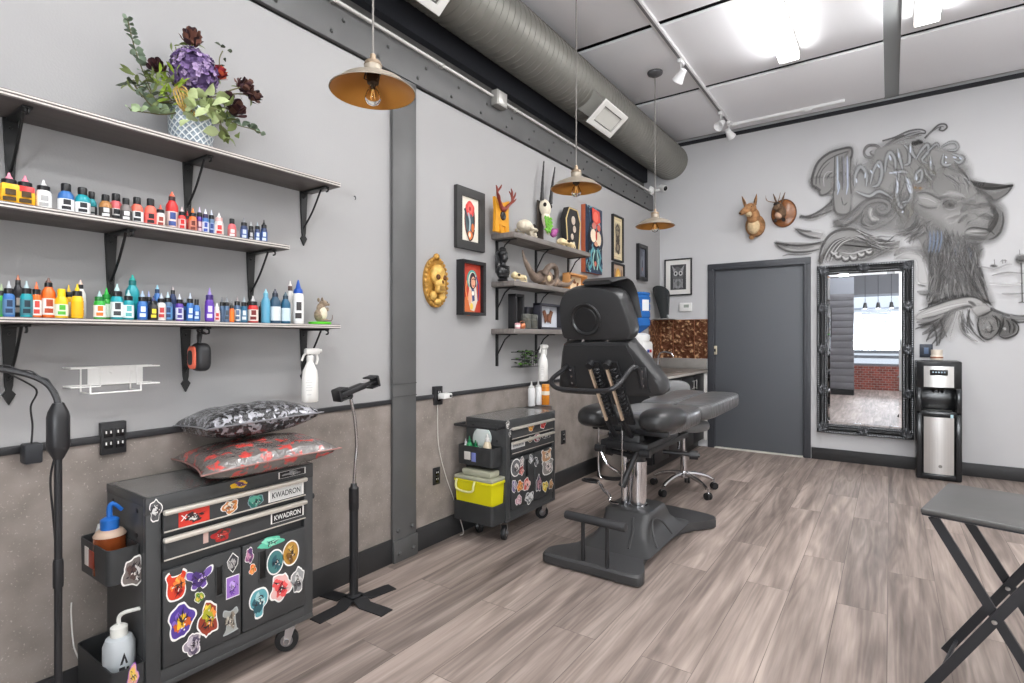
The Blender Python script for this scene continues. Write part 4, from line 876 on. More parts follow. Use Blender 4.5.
# contents
t = thing('storage_tub', 'yellow plastic tub with clear lid and handle in cart bin', 'tub', (0.195, 2.638, 0.14))
YEL = M('yellow_plastic', (214,204,24), 0.35); LID = M('clear_lid', (226,226,200), 0.25, trans=0.5)
mb = MB(YEL); pr = lambda w, d, z: [(0.212-w/2,2.648-d/2,z),(0.212+w/2,2.648-d/2,z),(0.212+w/2,2.648+d/2,z),(0.212-w/2,2.648+d/2,z)]
mb.add(pr(0.26,0.115,0.14)+pr(0.285,0.128,0.385)+pr(0.275,0.118,0.385)+pr(0.25,0.105,0.145), [(3,2,1,0)]+[(a*4+k,a*4+(k+1)%4,a*4+4+(k+1)%4,a*4+4+k) for a in range(3) for k in range(4)]+[(12,13,14,15)]); mb.box((0.212,2.648,0.378), (0.30,0.142,0.016), 0.004); mb.build('tub', t)
mb = MB(LID); mb.box((0.212,2.648,0.397), (0.295,0.14,0.022), 0.006); mb.box((0.22,2.648,0.428), (0.225,0.10,0.042), 0.012); mb.build('lid', t)
mb = MB(M('tub_handle', (216,214,150), 0.3)); mb.tube(smooth([(0.09,2.576,0.385),(0.09,2.564,0.355),(0.105,2.562,0.325),(0.18,2.562,0.318),(0.225,2.562,0.33),(0.23,2.564,0.36),(0.23,2.576,0.385)],5), 0.007, 8); mb.build('handle', t)
def small_bottle(x, y, z, h, r, c, capc, label, name='supply_bottle', trans=0.0, group='supplies in the cart bin'):
    t = thing(name, label, 'bottle', (x,y,z), 0, group); o = (x,y,z)
    mb = MB(col(c,0.3,trans=trans) if trans else col(c,0.3)); mb.lathe([(r*0.92,0),(r,0.003),(r,h*0.6),(r*0.75,h*0.72),(r*0.45,h*0.76)], o, 14); mb.build('body', t)
    mb = MB(col(capc,0.35)); mb.lathe([(r*0.5,h*0.755),(r*0.5,h*0.86),(r*0.22,h*0.9),(r*0.16,h),(0,h)], o, 12); mb.build('cap', t)
small_bottle(0.125,2.655,0.4805,0.16,0.022,(46,150,90),(30,110,70),'green supply bottle with pale cap side in cart bin, nearer the wall')
small_bottle(0.178,2.65,0.4805,0.14,0.024,(36,140,84),(20,96,60),'shorter green supply bottle standing mid bin in cart')
small_bottle(0.275,2.645,0.4805,0.19,0.026,(210,196,170),(230,228,224),'cream supply bottle with white cap in cart bin')
small_bottle(0.09,2.66,0.4805,0.14,0.014,(220,222,220),(230,230,230),'small white supply bottle at wall end of cart bin')
t = thing('round_mirror', 'round clear green disc leaning in the cart bin', 'disc', (0.20,2.69,0.56)); mb = MB(col((150,190,176),0.15)); mb.lathe([(0.066,-0.004),(0.068,0.0),(0.066,0.004),(0,0.004)], (0.20,2.688,0.63), 28, d=(0.1,-1,0.15)); mb.build('disc', t); mb = MB(col((200,206,204),0.2)); mb.lathe([(0.064,0.005),(0.070,0.0),(0.064,-0.005)], (0.20,2.688,0.63), 28, d=(0.1,-1,0.15)); mb.cyl((0.20,2.69,0.482),(0.20,2.69,0.565),0.006); mb.build('rim', t)
mb = MB(col((210,206,200),0.5)); mb.box((0.15,2.6035,0.53), (0.05,0.002,0.05), 0.0008); mb.mat(col((120,130,190),0.5)); mb.box((0.20,2.6035,0.525), (0.035,0.002,0.055), 0.0008); tag(mb.build('sticker', WORLD and cart2), None, None)
# on top of the second cart
for (u, lab) in ((531.5,'white squeeze bottle on the tool cart, nearer the column'),(538.3,'white squeeze bottle on the tool cart beside orange bottle')):
    p = atX(u, 400, 0.10); t = thing('squeeze_bottle', lab, 'squeeze bottle', (0.10,p.y,0.7496), 0, 'white squeeze bottles on the second cart')
    mb = MB(M('squeeze_white', (226,226,226), 0.35)); mb.lathe([(0.027,0.0005),(0.029,0.004),(0.029,0.125),(0.024,0.135)], (0.10,p.y,0.7496), 18, sx=0.9); mb.build('body', t)
    mb = MB(M('squeeze_cap', (206,206,204), 0.35)); mb.lathe([(0.021,0.134),(0.021,0.148),(0.008,0.155),(0.004,0.185),(0,0.185)], (0.10,p.y,0.7496), 14); mb.build('nozzle', t)
p = atX(545.5, 400, 0.14); t = thing('soap_bottle', 'orange bottle with white label standing on the second cart', 'bottle', (0.14,p.y,0.7496))
mb = MB(col((214,130,40),0.25)); mb.lathe([(0.029,0.0005),(0.031,0.004),(0.031,0.125),(0.028,0.14)], (0.14,p.y,0.7496), 18); mb.mat(col((232,220,200),0.5)); mb.lathe([(0.0315,0.0755),(0.0315,0.105)], (0.14,p.y,0.7496), 18); mb.f = mb.f[:-2]; mb.mi = mb.mi[:-2]; mb.build('body', t)
mb = MB(col((226,150,60),0.35)); mb.lathe([(0.029,0.139),(0.029,0.153),(0.026,0.157),(0,0.157)], (0.14,p.y,0.7496), 18); mb.build('cap', t)
# wire basket and trigger bottle above the second cart
pa, pb = atX(511,358,0.0), atX(538,358,0.0); ya, yb = pa.y+0.0, pb.y-0.13
t = thing('wire_basket', 'black wire wall basket of green plants under the small shelves', 'basket', (0.06,(ya+yb)/2,1.06))
z0, z1 = 1.045, 1.155
mb = MB(M('basket_wire', (60,60,62), 0.4))
for z in (z0, (z0+z1)/2, z1): mb.tube([(0.004,ya,z),(0.10,ya,z),(0.10,yb,z),(0.004,yb,z)], 0.003, 6, closed=True)
for k in range(9): 
    y = ya+(yb-ya)*k/8; mb.tube([(0.004,y,z0),(0.10,y,z0),(0.10,y,z1)], 0.0018, 5)
mb.build('wire_frame', t)
R = random.Random(5)
t = thing('basket_plant', 'small green leafy plants filling the black wire basket', 'plant', (0.05,(ya+yb)/2,z0))
mb = MB(M('leaf_green', (96,150,56), 0.5, var=0.2, vscale=20)); mb2 = MB(M('leaf_dark', (40,50,36), 0.6))
for k in range(70):
    c = U((R.uniform(0.025,0.085), R.uniform(ya+0.02,yb-0.02), R.uniform(z0+0.012,z1+0.01))); (mb if R.random() < 0.55 else mb2).ell(c, (0.03,0.022,0.006), rot=rz(R.uniform(0,360)) @ rx(R.uniform(-70,70)), nu=7, nv=4)
mb.build('leaves', t); mb2.build('dark_leaves', t)
p = atX(543, 370, 0.12); d_ = dep(0.12, p.y); spray_bottle(0.12, p.y, CAM.z+(CY-381)*d_/FPX, (381-343)*d_/FPX, 'white trigger spray bottle hung from the small shelf bracket', None)
# ================================================================== SMALL SHELVES + CURIOSITIES
GREYWOOD = M('grey_wood', (120,114,110), 0.65, var=0.18, vscale=6, stretch=(10,0.8,4), bump=0.1, bscale=40)
def small_shelf(zt, label):
    t = thing('display_shelf', label, 'shelf', (0, 3.6, zt), 0, 'grey wood display shelves')
    mb = MB(GREYWOOD); mb.box((0.10, 3.623, zt-0.018), (0.198, 1.154, 0.036), 0.003); mb.build('board', t)
    for y in (3.11, 3.63, 4.155):
        mb = MB(IRON); mb.box((0.005, y, zt-0.036-0.115), (0.008, 0.028, 0.23), 0.002); mb.box((0.09, y, zt-0.040), (0.17, 0.028, 0.007), 0.002)
        mb.tube([(0.12, y, zt-0.042), (0.075, y, zt-0.075), (0.006, y, zt-0.19)], 0.005, 6)
        for z in (0.06, 0.245): mb.lathe([(0.005,0),(0.004,0.003),(0,0.004)], (0.009, y, zt-z), 8, (1,0,0))
        mb.build('bracket', t)
SA, SB, SCz = 1.99, 1.655, 1.325
small_shelf(SA, 'grey wood display shelf of skulls, topmost of three')
small_shelf(SB, 'middle grey wood display shelf with bust and horned skull')
small_shelf(SCz, 'lowest grey wood display shelf with shadow boxes and jars')
# ---- antlered yellow plaque
p = atX(501, 215, 0.08); x, y, z = 0.08, p.y, SA
t = thing('antler_plaque', 'yellow wooden plaque with red antlers and dark medallion', 'plaque', (x, y, z))
mb = MB(M('yellow_wood', (214,150,40), 0.45, var=0.12, vscale=14)); mb.prism([(-0.085,0.0005),(0.085,0.0005),(0.075,0.15),(0.085,0.24),(0.02,0.215),(-0.02,0.215),(-0.085,0.24),(-0.075,0.15)], (x-0.01,y,z), (0,1,0), (0,0,1), 0.022)
mb.box((x+0.017,y-0.03,z+0.03), (0.012,0.012,0.05), 0.002); mb.box((x+0.017,y+0.03,z+0.03), (0.012,0.012,0.05), 0.002); mb.box((x+0.017,y,z+0.052), (0.012,0.07,0.01), 0.002); mb.build('board', t)
mb = MB(M('antler_red', (126,52,40), 0.5, var=0.2, vscale=30))
for s in (-1, 1):
    m = smooth([(x+0.02,y+s*0.015,z+0.165),(x+0.03,y+s*0.05,z+0.20),(x+0.035,y+s*0.085,z+0.235),(x+0.03,y+s*0.085,z+0.275),(x+0.02,y+s*0.070,z+0.305)], 5); mb.tube(m, [0.014-0.0005*i for i in range(len(m))], 7)
    for q, e in ((6,(0.02,0.055,0.05)),(11,(0.01,0.03,0.06)),(14,(0.015,-0.03,0.05))):
        a = m[q]; mb.tube([a, a+U((e[0],s*e[1]*0.6,e[2]*0.6)), a+U((e[0],s*e[1],e[2]))], [0.009,0.007,0.003], 6)
mb.ell((x+0.022,y,z+0.165),(0.03,0.06,0.04)); mb.build('antlers', t)
mb = MB(M('medallion', (44,42,44), 0.3)); mb.lathe([(0.032,0),(0.03,0.008),(0.02,0.012),(0.012,0.008),(0,0.009)], (x+0.012,y+0.005,z+0.12), 8, (1,0,0)); mb.build('medallion', t)
BONE = M('bone', (222,212,192), 0.6, var=0.12, vscale=30, bump=0.25, bscale=70); BONEY = M('bone_yellow', (226,206,164), 0.6, var=0.14, vscale=30, bump=0.25, bscale=70)
EYE = M('socket_dark', (40,32,28), 0.8)
def animal_skull(x, y, z, ln, yaw, mat, label, w=0.5, h=0.5, jaw=True, tilt=0):
    t = thing('animal_skull', label, 'skull', (x,y,z), 0, 'animal skulls on the display shelves')
    R = rz(yaw) @ rx(tilt); f = lambda q: U((x,y,z))+R @ (U(q)*ln)       # local: +y = snout
    mb = MB(mat)
    def el(c, d): mb.sup(f(c), (d[0]*ln,d[1]*ln,d[2]*ln), rot=R, nu=16, nv=10)
    hh = h
    el((0,-0.28,hh*0.66),(w*0.78,0.44,hh*0.66)); el((0,-0.05,hh*0.62),(w*0.72,0.42,hh*0.5)); el((0,0.22,hh*0.50),(w*0.46,0.56,hh*0.42))
    el((0,0.42,hh*0.42),(w*0.38,0.22,hh*0.34)); el((0,-0.47,hh*0.62),(w*0.3,0.14,hh*0.4))
    for s in (-1, 1):
        arch = smooth([f((s*w*0.26,0.12,hh*0.42)), f((s*w*0.52,-0.05,hh*0.44)), f((s*w*0.50,-0.22,hh*0.46)), f((s*w*0.34,-0.34,hh*0.5))], 4); mb.tube(arch, 0.03*ln, 7)
        mb.tube([f((s*w*0.14,0.48,hh*0.34)), f((s*w*0.14,0.50,hh*0.14)), f((s*w*0.13,0.47,hh*0.05))], [0.028*ln,0.02*ln,0.004*ln], 6)
        if jaw: mb.tube(smooth([f((s*w*0.34,-0.28,hh*0.32)), f((s*w*0.30,-0.18,hh*0.10)), f((s*w*0.22,0.15,hh*0.07)), f((s*w*0.08,0.44,hh*0.10))], 4), 0.04*ln, 7)
        for q in range(5): mb.tube([f((s*w*0.2,0.38-q*0.08,hh*0.30)), f((s*w*0.2,0.38-q*0.08,hh*0.18))], [0.02*ln,0.012*ln], 5)
    mb.mat(EYE)
    for s in (-1, 1): mb.ell(f((s*w*0.30,0.02,hh*0.66)), (0.14*ln,0.2*ln,0.17*ln), rot=R)
    mb.ell(f((0,0.50,hh*0.50)), (w*0.22*ln,0.10*ln,0.10*ln), rot=R)
    mb.build('cranium', t); return t
def px(u, x): return atX(u, 300, x).y
animal_skull(0.10, px(528,0.10), SA+0.0005, 0.26, 12, BONE, 'big cream toothed skull between antler plaque and horned skull', 0.58, 0.52)
animal_skull(0.125, px(566,0.125), SA+0.0005, 0.17, -25, BONEY, 'small yellowish skull in front of the coffin shaped frame', 0.6, 0.5)
animal_skull(0.12, px(519,0.12), SB+0.0005, 0.11, -60, BONEY, 'tiny round ivory skull between bust and horned ram skull', 0.8, 0.75)
# ---- antelope skull with tall straight horns, green and purple paint
p = atX(545, 235, 0.07); x, y, z = 0.07, p.y, SA
t = thing('antelope_skull', 'long white antelope skull with tall black horns, painted green and purple', 'skull', (x,y,z)); dd = dep(x,y)
zz = lambda row: CAM.z+(CY-row)*dd/FPX
mb = MB(BONE); mb.sup((x,y,zz(208)), (0.09,0.10,0.14), rot=ry(-10)); mb.sup((x+0.012,y,zz(220)), (0.07,0.075,0.17), rot=ry(-12)); mb.sup((x+0.03,y,zz(229)),(0.055,0.06,0.10)); mb.mat(EYE)
for s in (-1,1): mb.ell((x+0.025,y+s*0.042,zz(206)),(0.03,0.022,0.034))
mb.build('cranium', t)
mb = MB(M('horn_black', (46,44,44), 0.45, bump=0.4, bscale=60))
for (du, tip) in ((-5.5,(544,161)),(3.0,(555,167))):
    a = U((x-0.005, px(548+du,x)-0.0, zz(201))); b = atX(tip[0], tip[1], x-0.02); m = smooth([a, a.lerp(b,0.5)+U((0,-0.004,0)), b], 8); mb.tube(m, [0.017*(1-0.05*i)+0.0012*(i%2) for i in range(len(m))], 8)
mb.build('horns', t)
mb = MB(M('paint_green', (106,170,56), 0.6, var=0.2, vscale=60)); 
for k in range(22):
    q = atX(545.5+(k*2.7)%6.5, 217.5+k*0.7, x+0.05+0.004*(k%3)); mb.ell(q, (0.020,0.022,0.034), rot=rx(k*37), nu=8, nv=6)
mb.build('green_moss', t)
mb = MB(M('paint_purple', (150,74,130), 0.55, var=0.2, vscale=30)); q = atX(553.5,233,x+0.06); mb.ell(q,(0.055,0.075,0.07)); mb.ell(q+U((0.01,0.03,0.02)),(0.03,0.04,0.04)); mb.ell(q+U((0.01,-0.02,-0.02)),(0.03,0.04,0.04)); mb.build('purple_flower', t)
mb = MB(M('skull_back_board', (60,52,46), 0.6)); mb.box((x-0.045,y,(SA+zz(200))/2), (0.012,0.09,zz(200)-SA-0.001), 0.004); mb.build('back_board', t)
# ---- coffin shaped frame
p = atX(570, 228, 0.07); x, y, z = 0.06, p.y+0.02, SA
t = thing('coffin_frame', 'black coffin shaped shadow frame with gold edge behind small skull', 'frame', (x,y,z))
cf = [(-0.10,0.0005),(0.10,0.0005),(0.135,0.27),(0.075,0.375),(-0.075,0.375),(-0.135,0.27)]
mb = MB(M('coffin_black', (38,36,36), 0.5)); mb.prism(cf, (x-0.02,y,z), (0,1,0), (0,0,1), 0.05); mb.build('case', t)
mb = MB(M('gold_edge', (206,180,120), 0.4)); mb.tube([(x+0.031,y+a*0.93,z+0.01+b*0.95) for a,b in cf], 0.006, 6, closed=True); mb.build('rim', t)
mb = MB(M('bone_art', (190,176,160), 0.6)); 
for (a,b,s) in ((0,0.27,0.05),(0.02,0.2,0.04),(-0.02,0.13,0.035),(0.01,0.07,0.03)): mb.sup((x+0.032,y+a,z+b),(0.012,s*1.3,s*1.5))
mb.build('relief', t)
# ---- black bust
p = atX(503, 282, 0.09); x, y, z = 0.09, p.y, SB
t = thing('bust_figurine', 'small black ribbed bust figurine with tall hair', 'figurine', (x,y,z))
mb = MB(M('black_resin', (32,32,34), 0.3)); mb.lathe([(0.035,0.0005),(0.04,0.01),(0.03,0.02)], (x,y,z), 18); mb.sup((x,y,z+0.065),(0.085,0.12,0.11)); mb.lathe([(0.022,0.10),(0.02,0.135)], (x,y,z), 12); mb.sup((x+0.008,y,z+0.162),(0.06,0.055,0.075)); mb.ell((x+0.036,y,z+0.158),(0.016,0.012,0.02))
for k in range(6): mb.tube(smooth([(x+0.005,y-0.055,z+0.035+k*0.014),(x+0.046,y,z+0.03+k*0.014),(x+0.005,y+0.055,z+0.035+k*0.014)],4), 0.0045, 6)
mb.build('body', t)
mb = MB(M('black_hair', (26,26,28), 0.45)); mb.sup((x-0.008,y+0.004,z+0.195),(0.075,0.075,0.06)); mb.sup((x-0.014,y+0.015,z+0.22),(0.05,0.06,0.05))
for k in range(6): mb.tube(smooth([(x-0.01,y-0.03+k*0.012,z+0.215),(x-0.035,y-0.034+k*0.013,z+0.18),(x-0.03,y-0.03+k*0.012,z+0.13)],3), 0.008, 6)
mb.build('hair', t)
# ---- horned ram skull
x = 0.11; y = px(543,x); z = SB
t = thing('ram_skull', 'dark skull with long curved horn and ringed side horn', 'skull', (x,y,z))
HORN = M('horn_grey', (120,104,92), 0.55, var=0.25, vscale=20, bump=0.5, bscale=50); MOTT = M('mottled_bone', (150,128,110), 0.6, var=0.35, vscale=26, bump=0.5, bscale=50)
mb = MB(MOTT); mb.sup((x,y+0.02,z+0.07),(0.13,0.17,0.13)); mb.sup((x+0.01,y+0.13,z+0.05),(0.09,0.17,0.09)); mb.sup((x+0.01,y+0.22,z+0.04),(0.06,0.12,0.06)); mb.mat(EYE); mb.ell((x+0.055,y+0.06,z+0.075),(0.03,0.045,0.04)); mb.mat(BONEY)
mb.ell((x+0.062,y-0.01,z+0.06),(0.02,0.05,0.05)); mb.build('cranium', t)
hp = smooth([(x,y-0.02,z+0.08),(x+0.01,y-0.12,z+0.055),(x+0.02,y-0.20,z+0.09),(x+0.01,y-0.265,z+0.17),(x,y-0.285,z+0.245)], 8)
mb = MB(HORN); mb.tube(hp, [max(0.004,0.045-0.0013*i)+0.0015*(i%2) for i in range(len(hp))], 10); mb.build('curved_horn', t)
sp = [(x+0.05+0.02*math.sin(a),y+0.03-0.085*math.cos(a),z+0.085+0.075*math.sin(a)) for a in [2*math.pi*k/26 for k in range(24)]]
mb = MB(HORN); mb.tube(sp, [0.026-0.0006*i+0.0012*(i%2) for i in range(24)], 9); mb.tube(smooth([(x+0.03,y+0.14,z+0.035),(x+0.06,y+0.28,z+0.035),(x+0.05,y+0.40,z+0.085)],6), [0.028-0.0019*i for i in range(13)], 8); mb.build('ringed_horn', t)
# ---- light wood specimen box
x = 0.07; p1, p2 = px(566,x), px(584,x); y = (p1+p2)/2; z = SB
t = thing('specimen_box', 'light wood open specimen box with pinned pieces', 'box', (x,y,z))
LW = M('light_wood', (196,140,84), 0.5, var=0.1, vscale=10); w = p2-p1; hB = 0.155
mb = MB(LW)
for s in (-1,1): mb.box((x,y+s*(w/2-0.008),z+hB/2+0.0005),(0.07,0.016,hB),0.002)
for q in (0.0085,hB-0.0075): mb.box((x,y,z+q),(0.07,w,0.016),0.002)
mb.build('frame', t); mb = MB(M('cream_back',(226,206,170),0.7)); mb.box((x-0.025,y,z+hB/2),(0.008,w-0.02,hB-0.02)); mb.build('back_panel', t)
mb = MB(M('pinned_brown',(130,76,40),0.6)); R = random.Random(3)
for k in range(8): mb.ell((x-0.014,y+R.uniform(-w/2+0.06,w/2-0.06),z+R.uniform(0.03,hB-0.03)),(0.014,0.04,0.022),rot=rx(R.uniform(0,90)))
mb.build('specimen', t)
# ---- small tan figurine on a little bracket beyond the box
# ---- lowest shelf: shadow boxes, jars, candle
def shadow_box(u0, u1, x, h, label, frame, inner, moth):
    y0, y1 = px(u0,x), px(u1,x); y = (y0+y1)/2; w = y1-y0; z = SCz
    t = thing('shadow_box', label, 'shadow box', (x,y,z), 0, None)
    mb = MB(frame); b = 0.018
    for s in (-1,1): mb.box((x,y+s*(w/2-b/2),z+h/2+0.0005),(0.07,b,h),0.003)
    for q in (b/2+0.0005,h-b/2): mb.box((x,y,z+q),(0.07,w,b),0.003)
    mb.build('frame', t); mb = MB(inner); mb.box((x-0.025,y,z+h/2),(0.01,w-0.01,h-0.01)); mb.build('backing', t)
    mb = MB(M('moth_brown',(112,72,52),0.6,var=0.3,vscale=40)); c = U((x-0.012,y,z+h*0.45)); k = min(w,h)*0.42
    if moth:
        for s in (-1,1):
            mb.prism([(0,0),(s*k*0.5,k*0.75),(s*k*0.95,k*0.6),(s*k*0.6,-k*0.05),(s*k*0.5,-k*0.5),(s*k*0.1,-k*0.2)][::s], c, (0,1,0), (0,0,1), 0.004)
        mb.ell(c+U((0.004,0,0)),(0.014,0.018,k*0.9))
    else:
        mb.ell(c+U((0,0,0.02)),(0.02,w*0.4,h*0.22)); mb.ell(c-U((0,0,0.06)),(0.016,w*0.25,h*0.2))
    mb.build('specimen', t)
shadow_box(512, 520.5, 0.10, 0.25, 'tall narrow black shadow box beside the glass jars', M('box_black',(34,34,36),0.5), M('box_white',(214,212,206),0.6), False)
shadow_box(537, 560, 0.115, 0.20, 'white backed shadow box holding a spread moth', M('box_dark',(52,52,60),0.5), M('box_pale',(206,210,218),0.6), True)
mb = MB(M('box_black')); 
GL = M('jar_glass', (214,214,204), 0.05, trans=0.85, ior=1.2)
for (u, x, h, r, lab) in ((526,0.14,0.11,0.036,'clear glass jar beside copper pot'),(533,0.13,0.11,0.036,'clear glass jar next to moth shadow box')):
    y = px(u,x); t = thing('glass_jar', lab, 'jar', (x,y,SCz), 0, 'glass jars on the lowest display shelf'); mb = MB(GL); mb.lathe([(r*0.9,0.0005),(r,0.004),(r,h),(r-0.004,h),(r-0.004,0.006),(0,0.006)], (x,y,SCz), 20); mb.build('glass', t)
    mb = MB(M('jar_fill',(150,130,84),0.8,var=0.3,vscale=60)); mb.lathe([(r-0.006,0.0075),(r-0.006,h*0.55),(r*0.4,h*0.7),(0,h*0.72)], (x,y,SCz), 14); mb.build('filling', t)
x = 0.16; y = px(517.5,x); t = thing('candle', 'small pink candle in glass beside copper pot', 'candle', (x,y,SCz)); mb = MB(col((230,170,176),0.4)); mb.lathe([(0.018,0.0005),(0.020,0.004),(0.020,0.036),(0.016,0.04),(0,0.038)], (x,y,SCz), 16); mb.mat(col((240,230,228),0.5)); mb.lathe([(0.0203,0.012),(0.0203,0.028)], (x,y,SCz), 16); mb.f=mb.f[:-2]; mb.mi=mb.mi[:-2]; mb.build('wax', t); mb = MB(BLACK); mb.cyl((x,y,SCz+0.037),(x,y,SCz+0.047),0.0012,n=5); mb.build('wick', t)
x = 0.16; y = px(522.3,x); t = thing('copper_pot', 'small copper pot between candle and jars', 'pot', (x,y,SCz)); mb = MB(M('copper',(196,120,84),0.3,0.6)); mb.lathe([(0.016,0.0005),(0.024,0.012),(0.024,0.03),(0.018,0.038),(0.014,0.038),(0.014,0.03),(0,0.03)], (x,y,SCz), 18); mb.build('bowl', t); mb = MB(M('copper')); mb.tube(smooth([(x,y-0.02,SCz+0.03),(x,y-0.03,SCz+0.046),(x,y,SCz+0.056),(x,y+0.03,SCz+0.046),(x,y+0.02,SCz+0.03)],4),0.002,6); mb.build('handle', t)
x = 0.05; y = px(529,x); t = thing('dark_block', 'dark square block standing behind the glass jars', 'block', (x,y,SCz)); mb = MB(M('box_dark')); mb.box((x,y,SCz+0.085),(0.04,0.10,0.17),0.004); mb.build('block', t); mb = MB(M('box_black')); mb.box((x+0.021,y,SCz+0.13),(0.003,0.08,0.06),0.001); mb.build('panel', t)
# ================================================================== WALL ART
def framed(axis, y0, y1, z0, z1, dp, bw, fc, mat_c, label, draw, mat_w=0.0, cat='picture', name='framed_print', glossy=0.35):
    """axis 'x': on the side wall (normal +x); axis 'y': on the back wall (normal -y, coordinates run along x)"""
    if axis == 'x': y1 *= 1-dp/CAM.x
    yc, zc = (y0+y1)/2, (z0+z1)/2; w, h = y1-y0, z1-z0
    if axis == 'x': o = U((0,yc,zc)); ua, va, na = U((0,1,0)), U((0,0,1)), U((1,0,0))
    else: o = U((yc,L,zc)); ua, va, na = U((1,0,0)), U((0,0,1)), U((0,-1,0))
    t = thing(name, label, cat, o)
    P = lambda a, b, n: o+ua*a+va*b+na*n
    mb = MB(fc)
    # mitred frame with a sloped inner edge
    for lo, hi, n0, n1 in ((0,1,0,0),):
        O = [(-w/2,-h/2),(w/2,-h/2),(w/2,h/2),(-w/2,h/2)]; I = [(-w/2+bw,-h/2+bw),(w/2-bw,-h/2+bw),(w/2-bw,h/2-bw),(-w/2+bw,h/2-bw)]
        vs = [P(a,b,0.002) for a,b in O]+[P(a,b,dp) for a,b in O]+[P(a,b,dp*0.9) for a,b in I]+[P(a,b,dp*0.4) for a,b in I]
        fs = []
        for r in range(3):
            for k in range(4): fs.append((r*4+k, r*4+(k+1)%4, r*4+4+(k+1)%4, r*4+4+k))
        if bw <= 0: fs = fs[:4]+[(4,5,6,7)]
        mb.add(vs, fs+[(3,2,1,0)])
    mb.build('frame', t, sharp=25)
    a, b = w/2-bw, h/2-bw
    mb = MB(mat_c); n0 = dp*0.45 if bw > 0 else dp+0.0003
    mb.poly([P(-a,-b,n0),P(a,-b,n0),P(a,b,n0),P(-a,b,n0)]); lay = [n0+0.0006]
    if mat_w: a, b = a-mat_w, b-mat_w
    def pl(pts, c, rough=0.5):
        mb.mat(col(c, rough)); mb.poly([P(q[0]*a, q[1]*b, lay[0]) for q in pts]); lay[0] += 0.0003
    def ce(cx, cy, rx_, ry_, c, n=20, k=0, am=0.0): pl([(cx+rx_*(1+am*math.sin(k*t_))*math.cos(t_), cy+ry_*(1+am*math.sin(k*t_))*math.sin(t_)) for t_ in [2*math.pi*i/n for i in range(n)]], c)
    def st(pts, wd, c):
        s = smooth([(q[0]*a,q[1]*b,0) for q in pts], 5); L1 = []; L2 = []
        for i, q in enumerate(s):
            d_ = (s[min(i+1,len(s)-1)]-s[max(i-1,0)]); d_ = d_.normalized() if d_.length > 1e-9 else U((1,0,0)); nn = U((-d_.y,d_.x,0))*wd*a
            q1_, q2_ = q+nn, q-nn; L1.append(U((max(-a,min(a,q1_.x)),max(-b,min(b,q1_.y)),0))); L2.append(U((max(-a,min(a,q2_.x)),max(-b,min(b,q2_.y)),0)))
        mb.mat(col(c,0.5)); N = len(s); mb.add([P(q.x,q.y,lay[0]) for q in L1+L2], [(i,i+1,N+i+1,N+i) for i in range(N-1)]); lay[0] += 0.0003
    draw(pl, ce, st); mb.build('picture', t, sharp=10); return t
DG = M('frame_dark', (52,52,52), 0.5, var=0.1, vscale=12); BF = M('frame_black', (34,34,36), 0.4); PAPER = M('paper', (226,220,206), 0.7)
def d_hand(pl, ce, st):
    ce(0,0.0,0.62,0.86,(120,60,44)); ce(0,0.02,0.52,0.78,(70,84,88)); ce(0.02,0.48,0.5,0.36,(206,64,60),24,5,0.06); ce(0.05,0.52,0.3,0.22,(226,96,88),20,4,0.1); ce(0,0.5,0.14,0.1,(160,36,40))
    st([(-0.15,-0.8),(-0.1,-0.3),(-0.35,0.1),(-0.6,0.45)],0.1,(48,62,70)); st([(-0.1,-0.7),(0,-0.1),(-0.2,0.3)],0.09,(160,176,180)); st([(0.05,-0.7),(0.2,-0.2),(0.12,0.25)],0.1,(64,84,92)); st([(0.2,-0.6),(0.42,-0.2),(0.4,0.2)],0.08,(40,54,60))
    ce(0.3,-0.35,0.16,0.2,(206,110,60)); ce(0,-0.72,0.3,0.2,(214,120,64)); ce(-0.05,-0.7,0.12,0.12,(236,220,200)); st([(-0.45,-0.5),(-0.2,-0.85),(0,-0.95),(0.3,-0.8),(0.5,-0.4)],0.05,(60,36,30))
framed('x', 2.648, 2.978, 1.845, 2.247, 0.03, 0.055, DG, PAPER, 'dark framed print of a hand holding a red rose', d_hand)
def d_saint(pl, ce, st):
    pl([(-1,-1),(1,-1),(1,1),(-1,1)],(184,62,44)); ce(-0.3,-0.75,0.8,0.4,(206,110,60)); ce(0.1,0.35,0.55,0.42,(72,160,150)); ce(0.14,0.33,0.44,0.36,(226,220,200)); ce(0.16,0.25,0.36,0.42,(50,40,50)); ce(0.2,0.26,0.22,0.24,(220,160,130))
    pl([(-0.2,0.1),(0.1,-0.1),(0.5,0.1),(0.65,-0.5),(0.3,-0.95),(-0.1,-0.9),(-0.35,-0.45)],(216,204,190)); pl([(0.0,0.0),(0.3,-0.05),(0.35,-0.5),(0.1,-0.55)],(60,70,120)); ce(0.16,-0.2,0.12,0.1,(240,236,226)); ce(-0.15,-0.35,0.2,0.3,(226,170,140)); st([(0.5,0.5),(0.75,0.1),(0.7,-0.5)],0.06,(80,60,110)); st([(-0.5,0.3),(-0.6,-0.1),(-0.4,-0.5)],0.05,(230,140,80)); ce(0.0,-0.75,0.16,0.14,(226,190,80)); st([(0.05,0.36),(0.2,0.4),(0.34,0.36)],0.03,(30,24,30)); st([(0.1,0.12),(0.22,0.10),(0.3,0.13)],0.03,(170,40,50))
framed('x', 2.672, 2.99, 1.41, 1.768, 0.062, 0.02, BF, M('canvas_red',(190,70,50),0.6), 'deep black framed red painting of a veiled woman', d_saint)
